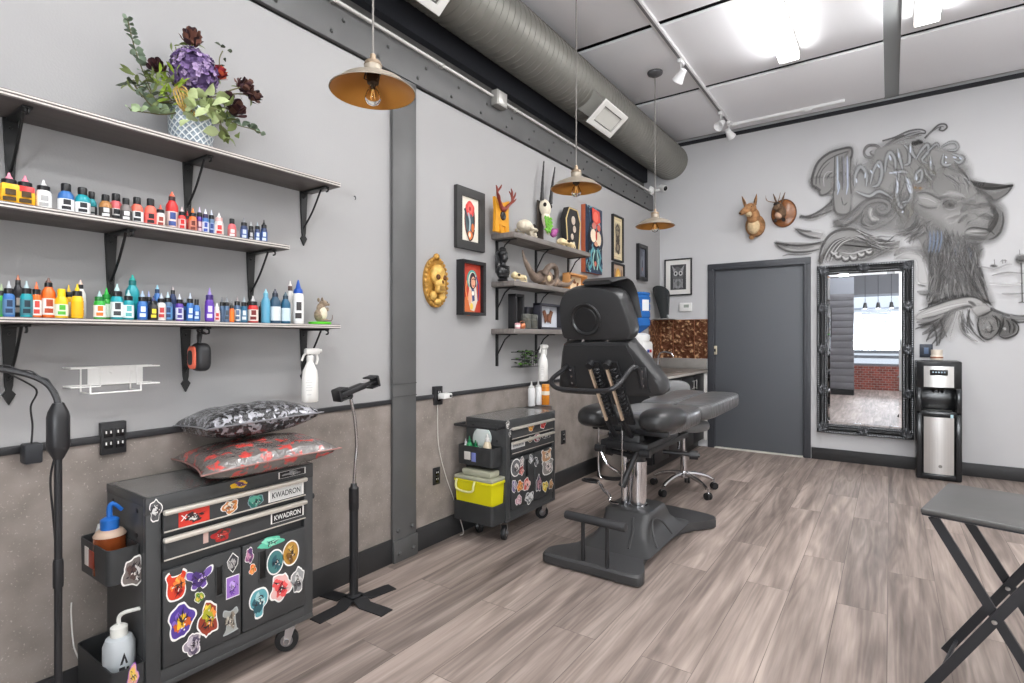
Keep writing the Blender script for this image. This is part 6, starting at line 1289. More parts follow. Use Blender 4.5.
# recline rails with springs, running down and forward from the panel
def railpt(u, v, y): return atY(u, v, y)
for (ua,ub) in ((589.5,607),(606.5,623)):
    A = railpt(ua,366,2.715); B = railpt(ub,420,2.90); D = (B-A); Lr = D.length; D.normalize(); sd = U((1,0,0)); nb = D.cross(sd).normalized(); nb = nb if nb.y < 0 else -nb
    def rbox(mb, c, w, th, ln):
        vs=[c+sd*(a*w/2)+nb*(b*th/2)+D*(e*ln/2) for a in (-1,1) for b in (-1,1) for e in (-1,1)]; mb.add(vs,[(0,1,3,2),(4,6,7,5),(0,4,5,1),(2,3,7,6),(0,2,6,4),(1,5,7,3)])
    mb = MB(BLACK); rbox(mb, A+D*(Lr*0.52)+sd*0.036-nb*0.014, 0.05, 0.016, Lr*1.15); mb.cyl(A-D*0.015+sd*0.012-nb*0.012, A-D*0.015+sd*0.012+nb*0.03, 0.02); r1 = mb.build('recline_rail', t)
    mb = MB(M('rail_strip',(206,182,158),0.5)); rbox(mb, A+D*(Lr*0.5)+nb*0.004, 0.012, 0.018, Lr*0.98); mb.build('strip', r1)
    mb = MB(M('spring_black',(28,28,30),0.35)); mb.tube([A+D*(Lr*(0.02+0.9*k/150))+sd*(0.040+0.018*math.cos(2*math.pi*k/10))+nb*(0.012+0.018*math.sin(2*math.pi*k/10)) for k in range(151)],0.0042,5); mb.build('spring', r1)
    mb = MB(BLACK); mb.tube([B, B+U((0.0,0.10,-0.10)), U((B.x+0.02,3.12,0.64))],0.016,8); mb.build('rail_foot', r1)
# tubular push bar
hp = smooth([onback(567,366,0.01), onback(563,370,0.06), atY(551.5,380,2.64), atY(556,387.5,2.60), atY(570,390,2.59), atY(596,391,2.57), atY(610,389.5,2.57), atY(619,384,2.60), atY(629,371,2.68), atY(634,367.5,2.71), onback(639,371,0.03), onback(643,388,0.012)], 6)
mb = MB(M('handle_black',(40,40,42),0.3)); mb.tube(hp,0.0135,12); mb.build('push_bar', t)
for (u_,v_) in ((572,376),(643,378)):
    q = onback(u_,v_,0.014); mb = MB(BLACK); mb.box(q, (0.045,0.012,0.12), 0.003, rot=RB); mb.mat(CHROME)
    for s_ in (-0.04,0,0.04): mb.lathe([(0.007,0),(0.006,0.004),(0,0.005)], q+UPV*s_+RN*0.006, 8, RN)
    mb.build('bar_bracket', t)
# armrests
for nm, a_ in (('armrest',(0.795,3.13,0.775)),('armrest',(1.225,3.08,0.79))):
    mb = MB(VINYL); mb.sup(a_, (0.205,0.40,0.135), 0.75, 0.72, rz(-4 if a_[0]>1 else 4), 28, 14); ar = mb.build(nm, t, sharp=60)
    mb = MB(BLACK); mb.box((a_[0]*0.7+1.0*0.3,a_[1],0.70),(0.20,0.04,0.03),0.004); mb.cyl((a_[0],a_[1],0.70),(a_[0],a_[1],0.74),0.02); mb.build('arm_support', ar)
# seat and leg rest (wrapped in clear film)
mb = MB(VINYLP); mb.sup((1.02,3.47,0.735), (0.50,0.72,0.125), 0.35, 0.4, None, 32, 14); mb.build('seat', t, sharp=60)
for s in (-1,1):
    mb = MB(VINYLP); mb.sup((1.065+s*0.128,4.17,0.762), (0.262,0.86,0.12), 0.4, 0.4, rz(-3) @ rx(2.2), 28, 14); mb.build('leg_rest', t, sharp=60)
mb = MB(BLACK); mb.box((1.0,3.9,0.675),(0.36,0.75,0.03),0.005); mb.build('leg_frame', t)
# ================================================================== STOOL
sx, sy = 0.91, 4.47
t = thing('rolling_stool', 'grey rolling stool with backrest and chrome star base behind tattoo chair', 'stool', (sx,sy,0))
GREYV = M('grey_vinyl',(120,120,121),0.35)
mb = MB(GREYV); mb.sup((sx,sy,0.545),(0.40,0.40,0.085),0.5,0.9,None,32,12); mb.build('seat', t, sharp=60)
mb = MB(GREYV); mb.sup((0.70,4.75,0.785),(0.36,0.085,0.20),0.6,0.6,rz(28),28,12); mb.build('backrest', t, sharp=60)
mb = MB(CHROME); mb.tube(smooth([(sx-0.03,sy+0.05,0.49),(sx-0.10,sy+0.22,0.50),(0.69,4.80,0.60),(0.69,4.79,0.75)],5),0.012,8,flat=1.0); mb.cyl((sx,sy,0.30),(sx,sy,0.50),0.014); mb.lathe([(0.024,0.12),(0.026,0.16),(0.024,0.33),(0.018,0.335)],(sx,sy,0),18); mb.build('column', t)
mb = MB(CHROME); tips = [(0.822,4.203),(1.117,4.343),(1.127,4.693),(0.866,4.70),(0.659,4.516)]
for (ex,ey) in tips:
    d = U((ex-sx,ey-sy,0)); Ld = d.length; d.normalize(); e = U((sx,sy,0))+d*0.26
    mb.tube(smooth([(sx,sy,0.145),U((sx,sy,0))+d*0.10+U((0,0,0.14)),U((sx,sy,0))+d*0.2+U((0,0,0.115)),e+U((0,0,0.085))],4),[0.020-0.0006*i for i in range(13)],8)
mb.lathe([(0.036,0.115),(0.04,0.13),(0.034,0.165),(0.02,0.17)],(sx,sy,0),18); sb = mb.build('star_base', t)
for (ex,ey) in tips:
    d = U((ex-sx,ey-sy,0)).normalized(); e = U((sx,sy,0))+d*0.275
    mb = MB(M('caster_rubber')); ax = U((-d.y,d.x,0))
    for s in (-1,1): mb.lathe([(0.014,-0.009),(0.027,-0.009),(0.029,-0.005),(0.029,0.005),(0.027,0.009),(0.014,0.009)], e+ax*s*0.013+U((0,0,0.0295)), 18, ax)
    mb.mat(CHROME); mb.cyl(e+U((0,0,0.03)),e+U((0,0,0.085)),0.008,n=8); mb.sup(e+U((0,0,0.045)),(0.03,0.03,0.035)); mb.build('caster', sb)
# ================================================================== COUNTER CORNER
CY0, CY1, CD = 4.78, L-0.002, 0.573
t = thing('base_cabinet', 'black base cabinet under the sink counter in the corner', 'cabinet', (CD/2,(CY0+CY1)/2,0))
CABM = M('cabinet_black',(36,36,38),0.4)
mb = MB(CABM); mb.box((0.27,(CY0+CY1)/2,0.475),(0.50,CY1-CY0-0.03,0.77),0.004); mb.box((0.25,(CY0+CY1)/2,0.045),(0.44,CY1-CY0-0.05,0.09)); mb.build('carcass', t)
n = 4
for k in range(n):
    a0 = CY0+0.03+k*(CY1-CY0-0.08)/n; a1 = CY0+0.03+(k+1)*(CY1-CY0-0.08)/n
    mb = MB(CABM); mb.box((0.531,(a0+a1)/2,0.47),(0.02,a1-a0-0.006,0.74),0.003); d_ = mb.build('door', t)
    mb = MB(STEELB); yy_ = a1-0.05 if k%2==0 else a0+0.05; mb.cyl((0.56,yy_,0.70),(0.56,yy_,0.80),0.005,n=8); mb.cyl((0.54,yy_,0.71),(0.56,yy_,0.71),0.004,n=6); mb.cyl((0.54,yy_,0.79),(0.56,yy_,0.79),0.004,n=6); mb.build('handle', d_)
mb = MB(WHITEM); mb.box((0.548,6.437,0.47),(0.03,0.03,0.78),0.003); mb.build('white_filler', t)
t = thing('countertop', 'grey brown sink countertop under the copper panel', 'countertop', (CD/2,(CY0+CY1)/2,0.862))
TOPM = M('counter_top',(128,120,114),0.4,var=0.1,vscale=12); mb = MB(TOPM); mb.box((CD/2+0.0005,(CY0+CY1)/2,0.882),(CD-0.002,CY1-CY0,0.036),0.005)
mb.mat(M('counter_edge',(186,182,176),0.45)); mb.box((CD,(CY0+CY1)/2,0.878),(0.004,CY1-CY0-0.01,0.022),0.001); mb.build('slab', t)
mb = MB(M('upstand_grey',(140,136,132),0.55,var=0.08,vscale=12)); mb.box((0.28,L-0.009,0.96),(0.558,0.016,0.118),0.002); mb.box((0.009,5.65,0.96),(0.016,1.58,0.118),0.002); mb.build('upstand', t)
mb = MB(STEELB); mb.box((0.30,5.55,0.9005),(0.36,0.5,0.003),0.001); mb.mat(M('sink_dark',(110,108,106),0.3,0.6)); mb.box((0.30,5.55,0.9022),(0.30,0.42,0.001)); mb.build('sink', t)
t = thing('sink_tap', 'chrome sink tap with curved spout on the counter', 'tap', (0.12,6.05,0.90)); mb = MB(CHROME); mb.lathe([(0.025,0.0005),(0.025,0.008),(0.014,0.014),(0.012,0.05)],(0.12,6.05,0.90),16); mb.tube(smooth([(0.12,6.05,0.94),(0.13,6.05,1.06),(0.18,6.05,1.10),(0.27,6.05,1.09),(0.30,6.05,1.05)],6),0.0095,10); mb.build('spout', t); mb = MB(CHROME); mb.tube([(0.12,6.05,0.95),(0.12,6.10,0.98)],0.006,8); mb.build('lever', t)
def copper_mat():
    m = bpy.data.materials.new('pressed_copper'); m.use_nodes = True; nt = m.node_tree; N = nt.nodes; K_ = nt.links; b = N['Principled BSDF']
    tc = N.new('ShaderNodeTexCoord'); v = N.new('ShaderNodeTexVoronoi'); v.feature = 'SMOOTH_F1'; v.inputs['Scale'].default_value = 27; K_.new(tc.outputs['Object'], v.inputs['Vector'])
    w = N.new('ShaderNodeTexNoise'); w.inputs['Scale'].default_value = 46; w.inputs['Distortion'].default_value = 1.2; K_.new(tc.outputs['Object'], w.inputs['Vector'])
    ad = N.new('ShaderNodeMath'); ad.operation = 'MULTIPLY_ADD'; ad.inputs[1].default_value = 1.3; K_.new(v.outputs['Distance'], ad.inputs[0]); K_.new(w.outputs['Fac'], ad.inputs[2])
    r = N.new('ShaderNodeValToRGB'); r.color_ramp.elements[0].position = 0.55; r.color_ramp.elements[0].color = rgb((240,196,150)); r.color_ramp.elements[1].position = 1.05; r.color_ramp.elements[1].color = rgb((110,66,44)); K_.new(ad.outputs[0], r.inputs['Fac']); K_.new(r.outputs['Color'], b.inputs['Base Color'])
    b.inputs['Metallic'].default_value = 0.6; b.inputs['Roughness'].default_value = 0.42
    bp = N.new('ShaderNodeBump'); bp.inputs['Strength'].default_value = 0.9; bp.inputs['Distance'].default_value = 0.03; bp.invert = True; K_.new(ad.outputs[0], bp.inputs['Height']); K_.new(bp.outputs['Normal'], b.inputs['Normal']); return m
COP = copper_mat()
t = thing('copper_backsplash', 'embossed copper tin panel behind the sink counter', 'backsplash', (0.2,L-0.01,1.25))
mb = MB(COP); mb.box((0.287,L-0.007,1.247),(0.572,0.012,0.452)); mb.build('back_panel', t); mb = MB(COP); mb.box((0.007,6.26,1.247),(0.012,0.36,0.452)); mb.build('side_panel', t)
mb = MB(M('copper_seam',(190,130,96),0.3,0.8))
for x in (0.02,0.17,0.42): mb.box((x,L-0.014,1.247),(0.006,0.004,0.45))
mb.box((0.287,L-0.012,1.476),(0.572,0.02,0.006)); mb.build('seam', t)
t = thing('corner_shelf_ledge', 'thin pale ledge capping the copper panel in the corner', 'ledge', (0.1,6.3,1.48)); t['category'] = 'ledge'; mb = MB(M('ledge_grey',(170,166,162),0.5)); mb.box((0.10,6.33,1.484),(0.2,0.25,0.008),0.002); mb.build('ledge', t)
t = thing('scoop_vase', 'dark smoky flared vase standing on the corner ledge', 'vase', (0.115,6.30,1.488))
SMK = M('smoky_glass',(52,56,58),0.15); mb = MB(SMK); q0 = U((0.115,6.30,1.489)); vs = []; fs = []; n = 24
prof = [(0.056,0.0),(0.062,0.05),(0.078,0.13),(0.098,0.22),(0.112,0.29),(0.105,0.29),(0.091,0.22),(0.071,0.13),(0.05,0.015)]
for r, z in prof:
    f_ = z/0.29
    for k in range(n):
        a = 2*math.pi*k/n; vs.append(q0+U((-0.012*f_+r*math.cos(a)*0.86, -0.085*f_**1.4+r*math.sin(a)*1.05, z*(1.08-0.22*math.sin(a)*f_))))
fs = [(i*n+k,i*n+(k+1)%n,(i+1)*n+(k+1)%n,(i+1)*n+k) for i in range(len(prof)-1) for k in range(n)]+[tuple(range(n))[::-1],tuple((len(prof)-1)*n+k for k in range(n))]; mb.add(vs,fs); mb.build('bowl', t)
mb = MB(M('vase_label',(170,172,174),0.5)); mb.box((0.168,6.262,1.515),(0.03,0.02,0.035),0.004,rot=rz(-35)); mb.build('tag', t)
# water dispenser with blue jug
t = thing('water_dispenser', 'white countertop water dispenser under the blue jug', 'dispenser', (0.20,5.22,0.90))
mb = MB(WHITE); mb.box((0.20,5.22,1.065),(0.26,0.26,0.325),0.03); mb.lathe([(0.125,0.325),(0.135,0.36),(0.13,0.39),(0.09,0.41)],(0.20,5.22,0.90),28); mb.build('body', t); mb = MB(col((60,90,170),0.4)); mb.box((0.335,5.19,1.13),(0.02,0.03,0.03),0.004); mb.mat(col((190,60,60),0.4)); mb.box((0.335,5.25,1.13),(0.02,0.03,0.03),0.004); mb.build('tap', t)
t = thing('water_jug', 'big blue water jug upside down on the dispenser', 'jug', (0.20,5.22,1.31))
BLU = M('blue_jug',(58,128,214),0.12,trans=0.45,ior=1.2); mb = MB(BLU); pr=[(0.03,-0.02),(0.035,0.0),(0.10,0.045),(0.135,0.075)]
for k in range(4): z=0.085+k*0.075; pr += [(0.135,z),(0.135,z+0.05),(0.128,z+0.058),(0.128,z+0.067)]
pr += [(0.135,0.39),(0.13,0.405),(0.11,0.41),(0,0.405)]; mb.lathe(pr,(0.20,5.22,1.31),32); mb.build('bottle', t)
mb = MB(col((224,228,230),0.5)); a0 = math.atan2(-5.22,CAM.x-0.2)
vs=[]
for k in range(7):
    a=a0+0.75+(k-3)*0.11
    for z in (0.22,0.33): vs.append((0.20+0.1362*math.cos(a),5.22+0.1362*math.sin(a),1.31+z))
mb.add(vs,[(2*k,2*k+2,2*k+3,2*k+1) for k in range(6)]); mb.build('paper_label', t)
# trash can
t = thing('trash_can', 'brushed steel trash can with chrome ring under the counter end', 'trash can', (0.24,4.55,0)); mb = MB(STEELB); mb.lathe([(0.125,0.03),(0.128,0.035),(0.128,0.40)],(0.24,4.55,0),32); mb.build('body', t)
mb = MB(BLACK); mb.lathe([(0.13,0.001),(0.135,0.005),(0.135,0.03),(0.125,0.034)],(0.24,4.55,0),32); mb.build('base', t); mb = MB(CHROME); mb.lathe([(0.13,0.40),(0.132,0.41),(0.12,0.44),(0.05,0.46),(0,0.462)],(0.24,4.55,0),32); mb.build('lid', t)
# wall thermostat, not a switch
t = thing('wall_thermostat', 'small white thermostat on the back wall beside the door', 'thermostat', (0.32,L,1.63)); mb = MB(WHITE); mb.box((0.32,L-0.014,1.627),(0.145,0.026,0.10),0.006); mb.build('body', t); mb = MB(col((150,158,150),0.3)); mb.box((0.33,L-0.0275,1.637),(0.06,0.002,0.035)); mb.build('display', t)
# ================================================================== WATER COOLER
x0, x1, yf, yb, hz = 2.497, 2.817, 6.08, 6.425, 1.06
t = thing('water_cooler', 'black and stainless bottom loading water cooler under the mural', 'water cooler', ((x0+x1)/2,(yf+yb)/2,0)); xm=(x0+x1)/2; w=x1-x0
GB = M('cooler_black',(28,29,31),0.2); SS = M('stainless',(206,204,202),0.3,0.75,var=0.06,vscale=3,stretch=(40,1,0.3))
mb = MB(GB); ZA, ZB = 0.60, 0.80
mb.box((xm,(yf+yb)/2+0.02,0.305),(w,yb-yf-0.04,0.60),0.012); mb.box((xm,(yf+yb)/2,0.93),(w,yb-yf,0.25),0.012); mb.box((xm,(yf+yb)/2+0.09,0.70),(w,yb-yf-0.18,0.22),0.006)
for s in (-1,1): mb.box((xm+s*(w/2-0.02),(yf+yb)/2,0.70),(0.04,yb-yf,0.24),0.006)
for s in (-1,1): mb.box((xm+s*(w/2-0.022),yf+0.012,0.31),(0.044,0.024,0.60),0.006)
mb.box((xm,yf+0.0135,0.585),(w-0.004,0.024,0.055),0.006); mb.box((xm,yf+0.0135,0.03),(w-0.004,0.024,0.05),0.006); mb.build('housing', t)
mb = MB(SS); mb.grid(lambda a,b:(xm-0.105+0.21*a, yf-0.004-0.016*math.sin(math.pi*a), 0.06+0.50*b),12,2); mb.build('door', t)
mb = MB(SS); mb.grid(lambda a,b:(xm-0.105+0.21*a, yf-0.003-0.012*math.sin(math.pi*a), 0.825+0.185*b),12,2); fp=mb.build('front_panel', t)
mb = MB(BLACKG); mb.box((xm,yf-0.018,0.955),(0.125,0.012,0.05),0.012); mb.mat(col((150,170,190),0.4))
for k in range(5): mb.box((xm-0.04+0.02*k,yf-0.0247,0.958),(0.010,0.002,0.012))
mb.build('control_panel', fp)
mb = MB(BLACKG); mb.box((xm,yf+0.10,0.805),(0.10,0.06,0.03),0.008)
for s in (-1,0,1): mb.cyl((xm+s*0.03,yf+0.10,0.80),(xm+s*0.03,yf+0.10,0.77),0.007,n=8)
mb.build('spout', t); mb = MB(STEELB); mb.box((xm,yf+0.08,0.606),(0.20,0.14,0.012),0.003); mb.build('drip_tray', t)
mb = MB(col((120,118,114),0.5)); mb.lathe([(0.014,0),(0.014,0.001)],(xm+0.01,yf-0.0205,0.13),14,(0,-1,0)); mb.mat(col((190,220,230),0.5)); mb.box((xm+0.09,yf-0.013,0.575),(0.02,0.002,0.03)); mb.build('badge', t)
t = thing('stoneware_cup', 'cream cup with brown bands on top of the water cooler', 'cup', (xm-0.01,6.15,hz)); q=(xm-0.01,6.15,hz+0.0005); mb = MB(col((222,212,198),0.5)); mb.lathe([(0.036,0),(0.044,0.006),(0.046,0.04),(0.040,0.05),(0.042,0.06),(0.042,0.095),(0.038,0.095),(0.038,0.06),(0,0.055)],q,22); mb.build('cup_body', t); mb = MB(col((130,70,40),0.5)); mb.lathe([(0.0466,0.02),(0.0468,0.032)],q,22); mb.f=mb.f[:-2]; mb.mi=mb.mi[:-2]; mb.build('band', t)
outp = atY(923,350,L); t = thing('switch_plate', 'dark wall plate just above the water cooler', 'outlet', (outp.x,L,outp.z)); mb = MB(M('plate_blue_black',(44,50,62),0.35)); mb.box((2.585,L-0.006,1.14),(0.10,0.012,0.125),0.003); mb.build('plate', t); mb = MB(col((90,110,140),0.4)); mb.box((2.585,L-0.013,1.14),(0.035,0.004,0.06),0.001); mb.build('rocker', t)
# ================================================================== MIRROR
mx0, mx1, mz0, mz1 = 1.682, 2.492, 0.286, 2.003
t = thing('wall_mirror', 'tall mirror in ornate black carved frame beside the door', 'mirror', ((mx0+mx1)/2,L,mz0))
FRM = M('carved_black',(36,37,39),0.26,0.1,bump=0.7,bscale=70); bw=0.095
mb = MB(FRM)
levels = [(0.0,0.004),(0.0,0.035),(0.012,0.048),(0.03,0.040),(0.045,0.052),(0.062,0.046),(0.075,0.030),(0.086,0.034),(bw,0.014)]
vs=[]
for ins, n_ in levels:
    vs += [(mx0+ins,L-n_,mz0+ins),(mx1-ins,L-n_,mz0+ins),(mx1-ins,L-n_,mz1-ins),(mx0+ins,L-n_,mz1-ins)]
mb.add(vs,[(r*4+k,r*4+(k+1)%4,r*4+4+(k+1)%4,r*4+4+k) for r in range(len(levels)-1) for k in range(4)]+[(3,2,1,0)]); mb.build('frame', t, sharp=30)
def along(x0_,z0_,x1_,z1_,step):
    d=math.hypot(x1_-x0_,z1_-z0_); n=max(2,int(d/step)); return [(x0_+(x1_-x0_)*k/n,z0_+(z1_-z0_)*k/n) for k in range(n+1)]
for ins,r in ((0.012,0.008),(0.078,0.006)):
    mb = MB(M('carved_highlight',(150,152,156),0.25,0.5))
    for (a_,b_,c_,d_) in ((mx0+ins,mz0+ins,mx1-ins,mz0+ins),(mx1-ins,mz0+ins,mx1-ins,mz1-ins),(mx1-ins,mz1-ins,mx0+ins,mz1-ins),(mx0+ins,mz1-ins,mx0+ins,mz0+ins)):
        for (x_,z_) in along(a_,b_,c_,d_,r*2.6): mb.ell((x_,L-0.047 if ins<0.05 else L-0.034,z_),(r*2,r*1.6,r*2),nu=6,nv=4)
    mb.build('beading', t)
def flourish(mb, x_, z_, s, rot):
    for k in range(7):
        a=math.radians(rot)+(k-3)*0.42; rr_=s*(1-0.10*abs(k-3)); p0=U((x_,L-0.052,z_)); p1=p0+U((math.cos(a)*rr_,0.006,math.sin(a)*rr_)); mb.tube(smooth([p0,(p0+p1)/2+U((0,-0.014,0)),p1],3),[0.007,0.010,0.011,0.011,0.009,0.006,0.002],6)
    mb.ell((x_,L-0.058,z_),(s*0.4,0.03,s*0.4))
xm=(mx0+mx1)/2; zm=(mz0+mz1)/2
for (x_,z_,r) in ((mx0+0.045,mz0+0.045,45),(mx1-0.045,mz0+0.045,135),(mx1-0.045,mz1-0.045,225),(mx0+0.045,mz1-0.045,315)):
    mb = MB(M('carved_ornament',(84,86,90),0.25,0.4)); flourish(mb,x_,z_,0.085,r); flourish(mb,x_,z_,0.05,r+180); mb.build('corner_ornament', t)
for (x_,z_) in ((xm,mz0+0.045),(xm,mz1-0.045),(mx0+0.045,zm),(mx1-0.045,zm),(mx0+0.045,zm+0.42),(mx1-0.045,zm+0.42),(mx0+0.045,zm-0.42),(mx1-0.045,zm-0.42)):
    mb = MB(M('carved_ornament')); h_=abs(x_-xm)<0.01; flourish(mb,x_,z_,0.06,0 if h_ else 90); flourish(mb,x_,z_,0.06,180 if h_ else 270); mb.build('side_ornament', t)
MIR = M('mirror_silver',(236,238,242),0.01,1.0); mb = MB(MIR); a_=bw-0.004; mb.box((xm,L-0.008,zm),(mx1-mx0-2*a_,0.008,mz1-mz0-2*a_)); mb.build('mirror_glass', t)
mb = MB(MIR)
i0=bw+0.0; i1=bw+0.022; vs=[]
for ins,n_ in ((i0,0.0122),(i1,0.0150)): vs += [(mx0+ins,L-n_,mz0+ins),(mx1-ins,L-n_,mz0+ins),(mx1-ins,L-n_,mz1-ins),(mx0+ins,L-n_,mz1-ins)]
mb.add(vs,[(k,(k+1)%4,4+(k+1)%4,4+k) for k in range(4)]); mb.build('bevelled_edge', t, sharp=5)
# ================================================================== TAXIDERMY
FOX = M('coyote_fur',(168,124,84),0.9,var=0.45,vscale=22,bump=0.7,bscale=160); FOXL = M('coyote_cream',(216,190,150),0.9,var=0.15,vscale=40,bump=0.6,bscale=160); FOXD = M('coyote_dark',(84,62,44),0.9)
c = atY(751,212,L-0.12); hx, hz_ = c.x, c.z
t = thing('coyote_head', 'stuffed tan coyote head with upright ears beside horned rabbit mount', 'taxidermy', (hx,L,hz_))
mb = MB(FOX); mb.sup((hx+0.03,L-0.06,hz_-0.14),(0.20,0.14,0.24)); mb.sup((hx+0.02,L-0.10,hz_-0.05),(0.13,0.17,0.19)); mb.sup((hx+0.0,L-0.16,hz_+0.03),(0.125,0.14,0.115)); mb.tube([(hx-0.02,L-0.20,hz_+0.015),(hx-0.06,L-0.25,hz_-0.02),(hx-0.075,L-0.27,hz_-0.035)],[0.045,0.030,0.020],10)
mb.mat(FOXL); mb.sup((hx+0.025,L-0.105,hz_-0.155),(0.13,0.10,0.17)); mb.sup((hx-0.01,L-0.19,hz_-0.035),(0.07,0.09,0.06)); mb.mat(FOXD); mb.ell((hx-0.08,L-0.278,hz_-0.034),(0.026,0.022,0.02)); mb.ell((hx-0.045,L-0.215,hz_+0.035),(0.014,0.014,0.014)); mb.ell((hx+0.025,L-0.228,hz_+0.035),(0.014,0.014,0.014)); mb.mat(FOX); mb.ell((hx-0.005,L-0.05,hz_-0.26),(0.06,0.05,0.06)); mb.build('head', t)
for s in (-1,1):
    b0=U((hx-0.004+s*0.046,L-0.14,hz_+0.07)); tip=b0+U((s*0.030-0.01,-0.005,0.115)); mb = MB(FOX); mb.tube([b0,b0.lerp(tip,0.5),tip],[0.034,0.028,0.003],10,flat=0.5); mb.mat(FOXD); b1=b0+U((0,-0.014,0.008)); mb.tube([b1,b1.lerp(tip,0.5)+U((0,-0.006,0)),tip],[0.020,0.017,0.002],8,flat=0.4); mb.build('ear', t)
mb = MB(M('mount_wood',(120,84,56),0.5)); mb.lathe([(0.10,0),(0.10,0.012),(0.09,0.018),(0,0.018)],(hx+0.03,L-0.001,hz_-0.14),28,(0,-1,0),sx=0.95,sy=1.2); mb.build('plaque', t)
c = atY(784,213.5,L); hx, hz_ = c.x, c.z
t = thing('horned_rabbit_mount', 'small horned rabbit head on oval varnished wood plaque', 'taxidermy', (hx,L,hz_))
mb = MB(M('varnished_wood',(140,90,54),0.25,var=0.25,vscale=8,stretch=(1,1,5))); mb.lathe([(0.118,0),(0.122,0.008),(0.112,0.02),(0.105,0.024),(0,0.024)],(hx,L-0.001,hz_),36,(0,-1,0),sx=1.0,sy=1.22); mb.mat(M('wood_dark_rim',(84,48,28),0.3)); mb.tube([(hx+0.12*math.cos(a),L-0.012,hz_+0.146*math.sin(a)) for a in [2*math.pi*k/36 for k in range(36)]],0.006,6,closed=True); mb.build('plaque', t)
RB_ = M('rabbit_fur',(110,86,66),0.9,var=0.3,vscale=60,bump=0.6,bscale=200)
mb = MB(RB_); mb.sup((hx-0.02,L-0.07,hz_+0.0),(0.10,0.14,0.15)); mb.sup((hx-0.035,L-0.13,hz_+0.055),(0.085,0.10,0.09)); mb.sup((hx-0.055,L-0.17,hz_+0.035),(0.055,0.06,0.055)); mb.mat(M('rabbit_dark',(40,32,28),0.8)); mb.sup((hx-0.045,L-0.15,hz_+0.075),(0.07,0.06,0.05)); mb.ell((hx-0.012,L-0.165,hz_+0.06),(0.014,0.014,0.016)); mb.mat(M('rabbit_pale',(196,160,136),0.9)); mb.sup((hx-0.035,L-0.10,hz_-0.03),(0.08,0.08,0.09)); mb.mat(M('rabbit_dark')); 
for s in (-1,1): mb.ell((hx-0.03+s*0.04,L-0.10,hz_-0.085),(0.035,0.04,0.04))
mb.build('head', t)
for s in (-1,1):
    b0=U((hx-0.03+s*0.022,L-0.11,hz_+0.095)); tip=b0+U((s*0.035,-0.005,0.105)); mb = MB(RB_); mb.tube([b0,b0.lerp(tip,0.5),tip],[0.014,0.019,0.006],9,flat=0.5); mb.build('ear', t)
mb = MB(M('small_antler',(130,104,80),0.5)); 
for (e1,e2) in (((-0.10,-0.02,0.03),(-0.115,-0.02,0.09)),((0.02,-0.03,0.05),(0.03,-0.03,0.10))):
    b0=U((hx-0.04,L-0.13,hz_+0.095)); mb.tube(smooth([b0,b0+U(e1),b0+U(e2)],4),[0.006,0.0055,0.005,0.0045,0.004,0.0035,0.003,0.002,0.001],6)
b0=U((hx-0.14,L-0.15,hz_+0.125)); mb.tube([b0,b0+U((-0.012,0,0.035))],[0.004,0.001],5); mb.build('antler', t)
# ================================================================== FOLDING TABLE
e1=U((0.221,0.975,0)); e2=U((0.975,-0.221,0)); tl=U((2.392,2.392,0)); TH=0.66; LD,WD=0.50,0.40
tc_=tl+e1*(LD/2)+e2*(WD/2)
t = thing('folding_table', 'black folding tray table with crossed legs on plank floor', 'table', (tc_.x,tc_.y,0)); rot=rz(math.degrees(math.atan2(e2.y,e2.x)))
mb = MB(M('table_top',(78,77,76),0.4,var=0.05,vscale=20)); mb.box((tc_.x,tc_.y,TH-0.009),(WD,LD,0.018),0.006,rot=rot,seg=3); mb.mat(M('table_edge',(40,42,46),0.35)); mb.box((tc_.x,tc_.y,TH-0.018),(WD-0.004,LD-0.004,0.012),0.004,rot=rot); mb.build('tabletop', t)
LEGM = M('table_leg_black',(40,41,44),0.4)
def leg(a, b, wd=0.030, th=0.012):
    d=(b-a); Lg=d.length; d.normalize(); u=e1; w=d.cross(u).normalized(); c=(a+b)/2; vs=[]
    for s1 in (-1,1):
        for s2 in (-1,1):
            for s3 in (-1,1): vs.append(c+d*(s1*Lg/2)+u*(s2*th/2)+w*(s3*wd/2))
    mb = MB(LEGM); mb.add(vs,[(0,1,3,2),(4,6,7,5),(0,4,5,1),(2,3,7,6),(0,2,6,4),(1,5,7,3)]); return mb.build('leg', t)
for f in (0.035,LD-0.11):
    P0=tl+e1*f
    leg(P0+e2*0.03+U((0,0,TH-0.028)), P0+e2*(WD-0.02)+U((0,0,0.014)))
for f in (0.015+0.035,LD-0.11+0.016):
    P0=tl+e1*f-e1*0.03
    leg(P0+e2*(WD-0.03)+U((0,0,TH-0.028)), P0+e2*0.01+U((0,0,0.014)))
mb = MB(STEELB)
for f in (0.027,LD-0.118): q=tl+e1*f+e2*(WD*0.49)+U((0,0,0.33)); mb.lathe([(0.008,0),(0.007,0.004),(0,0.005)], q-e1*0.02, 10, -e1)
mb.build('pivot_bolt', t)
for a_,z in ((0.045,0.07),(WD-0.04,0.07)): mb = MB(LEGM); mb.tube([tl+e1*0.04+e2*a_+U((0,0,z)), tl+e1*(LD-0.10)+e2*a_+U((0,0,z))],0.007,8); mb.build('stretcher', t)
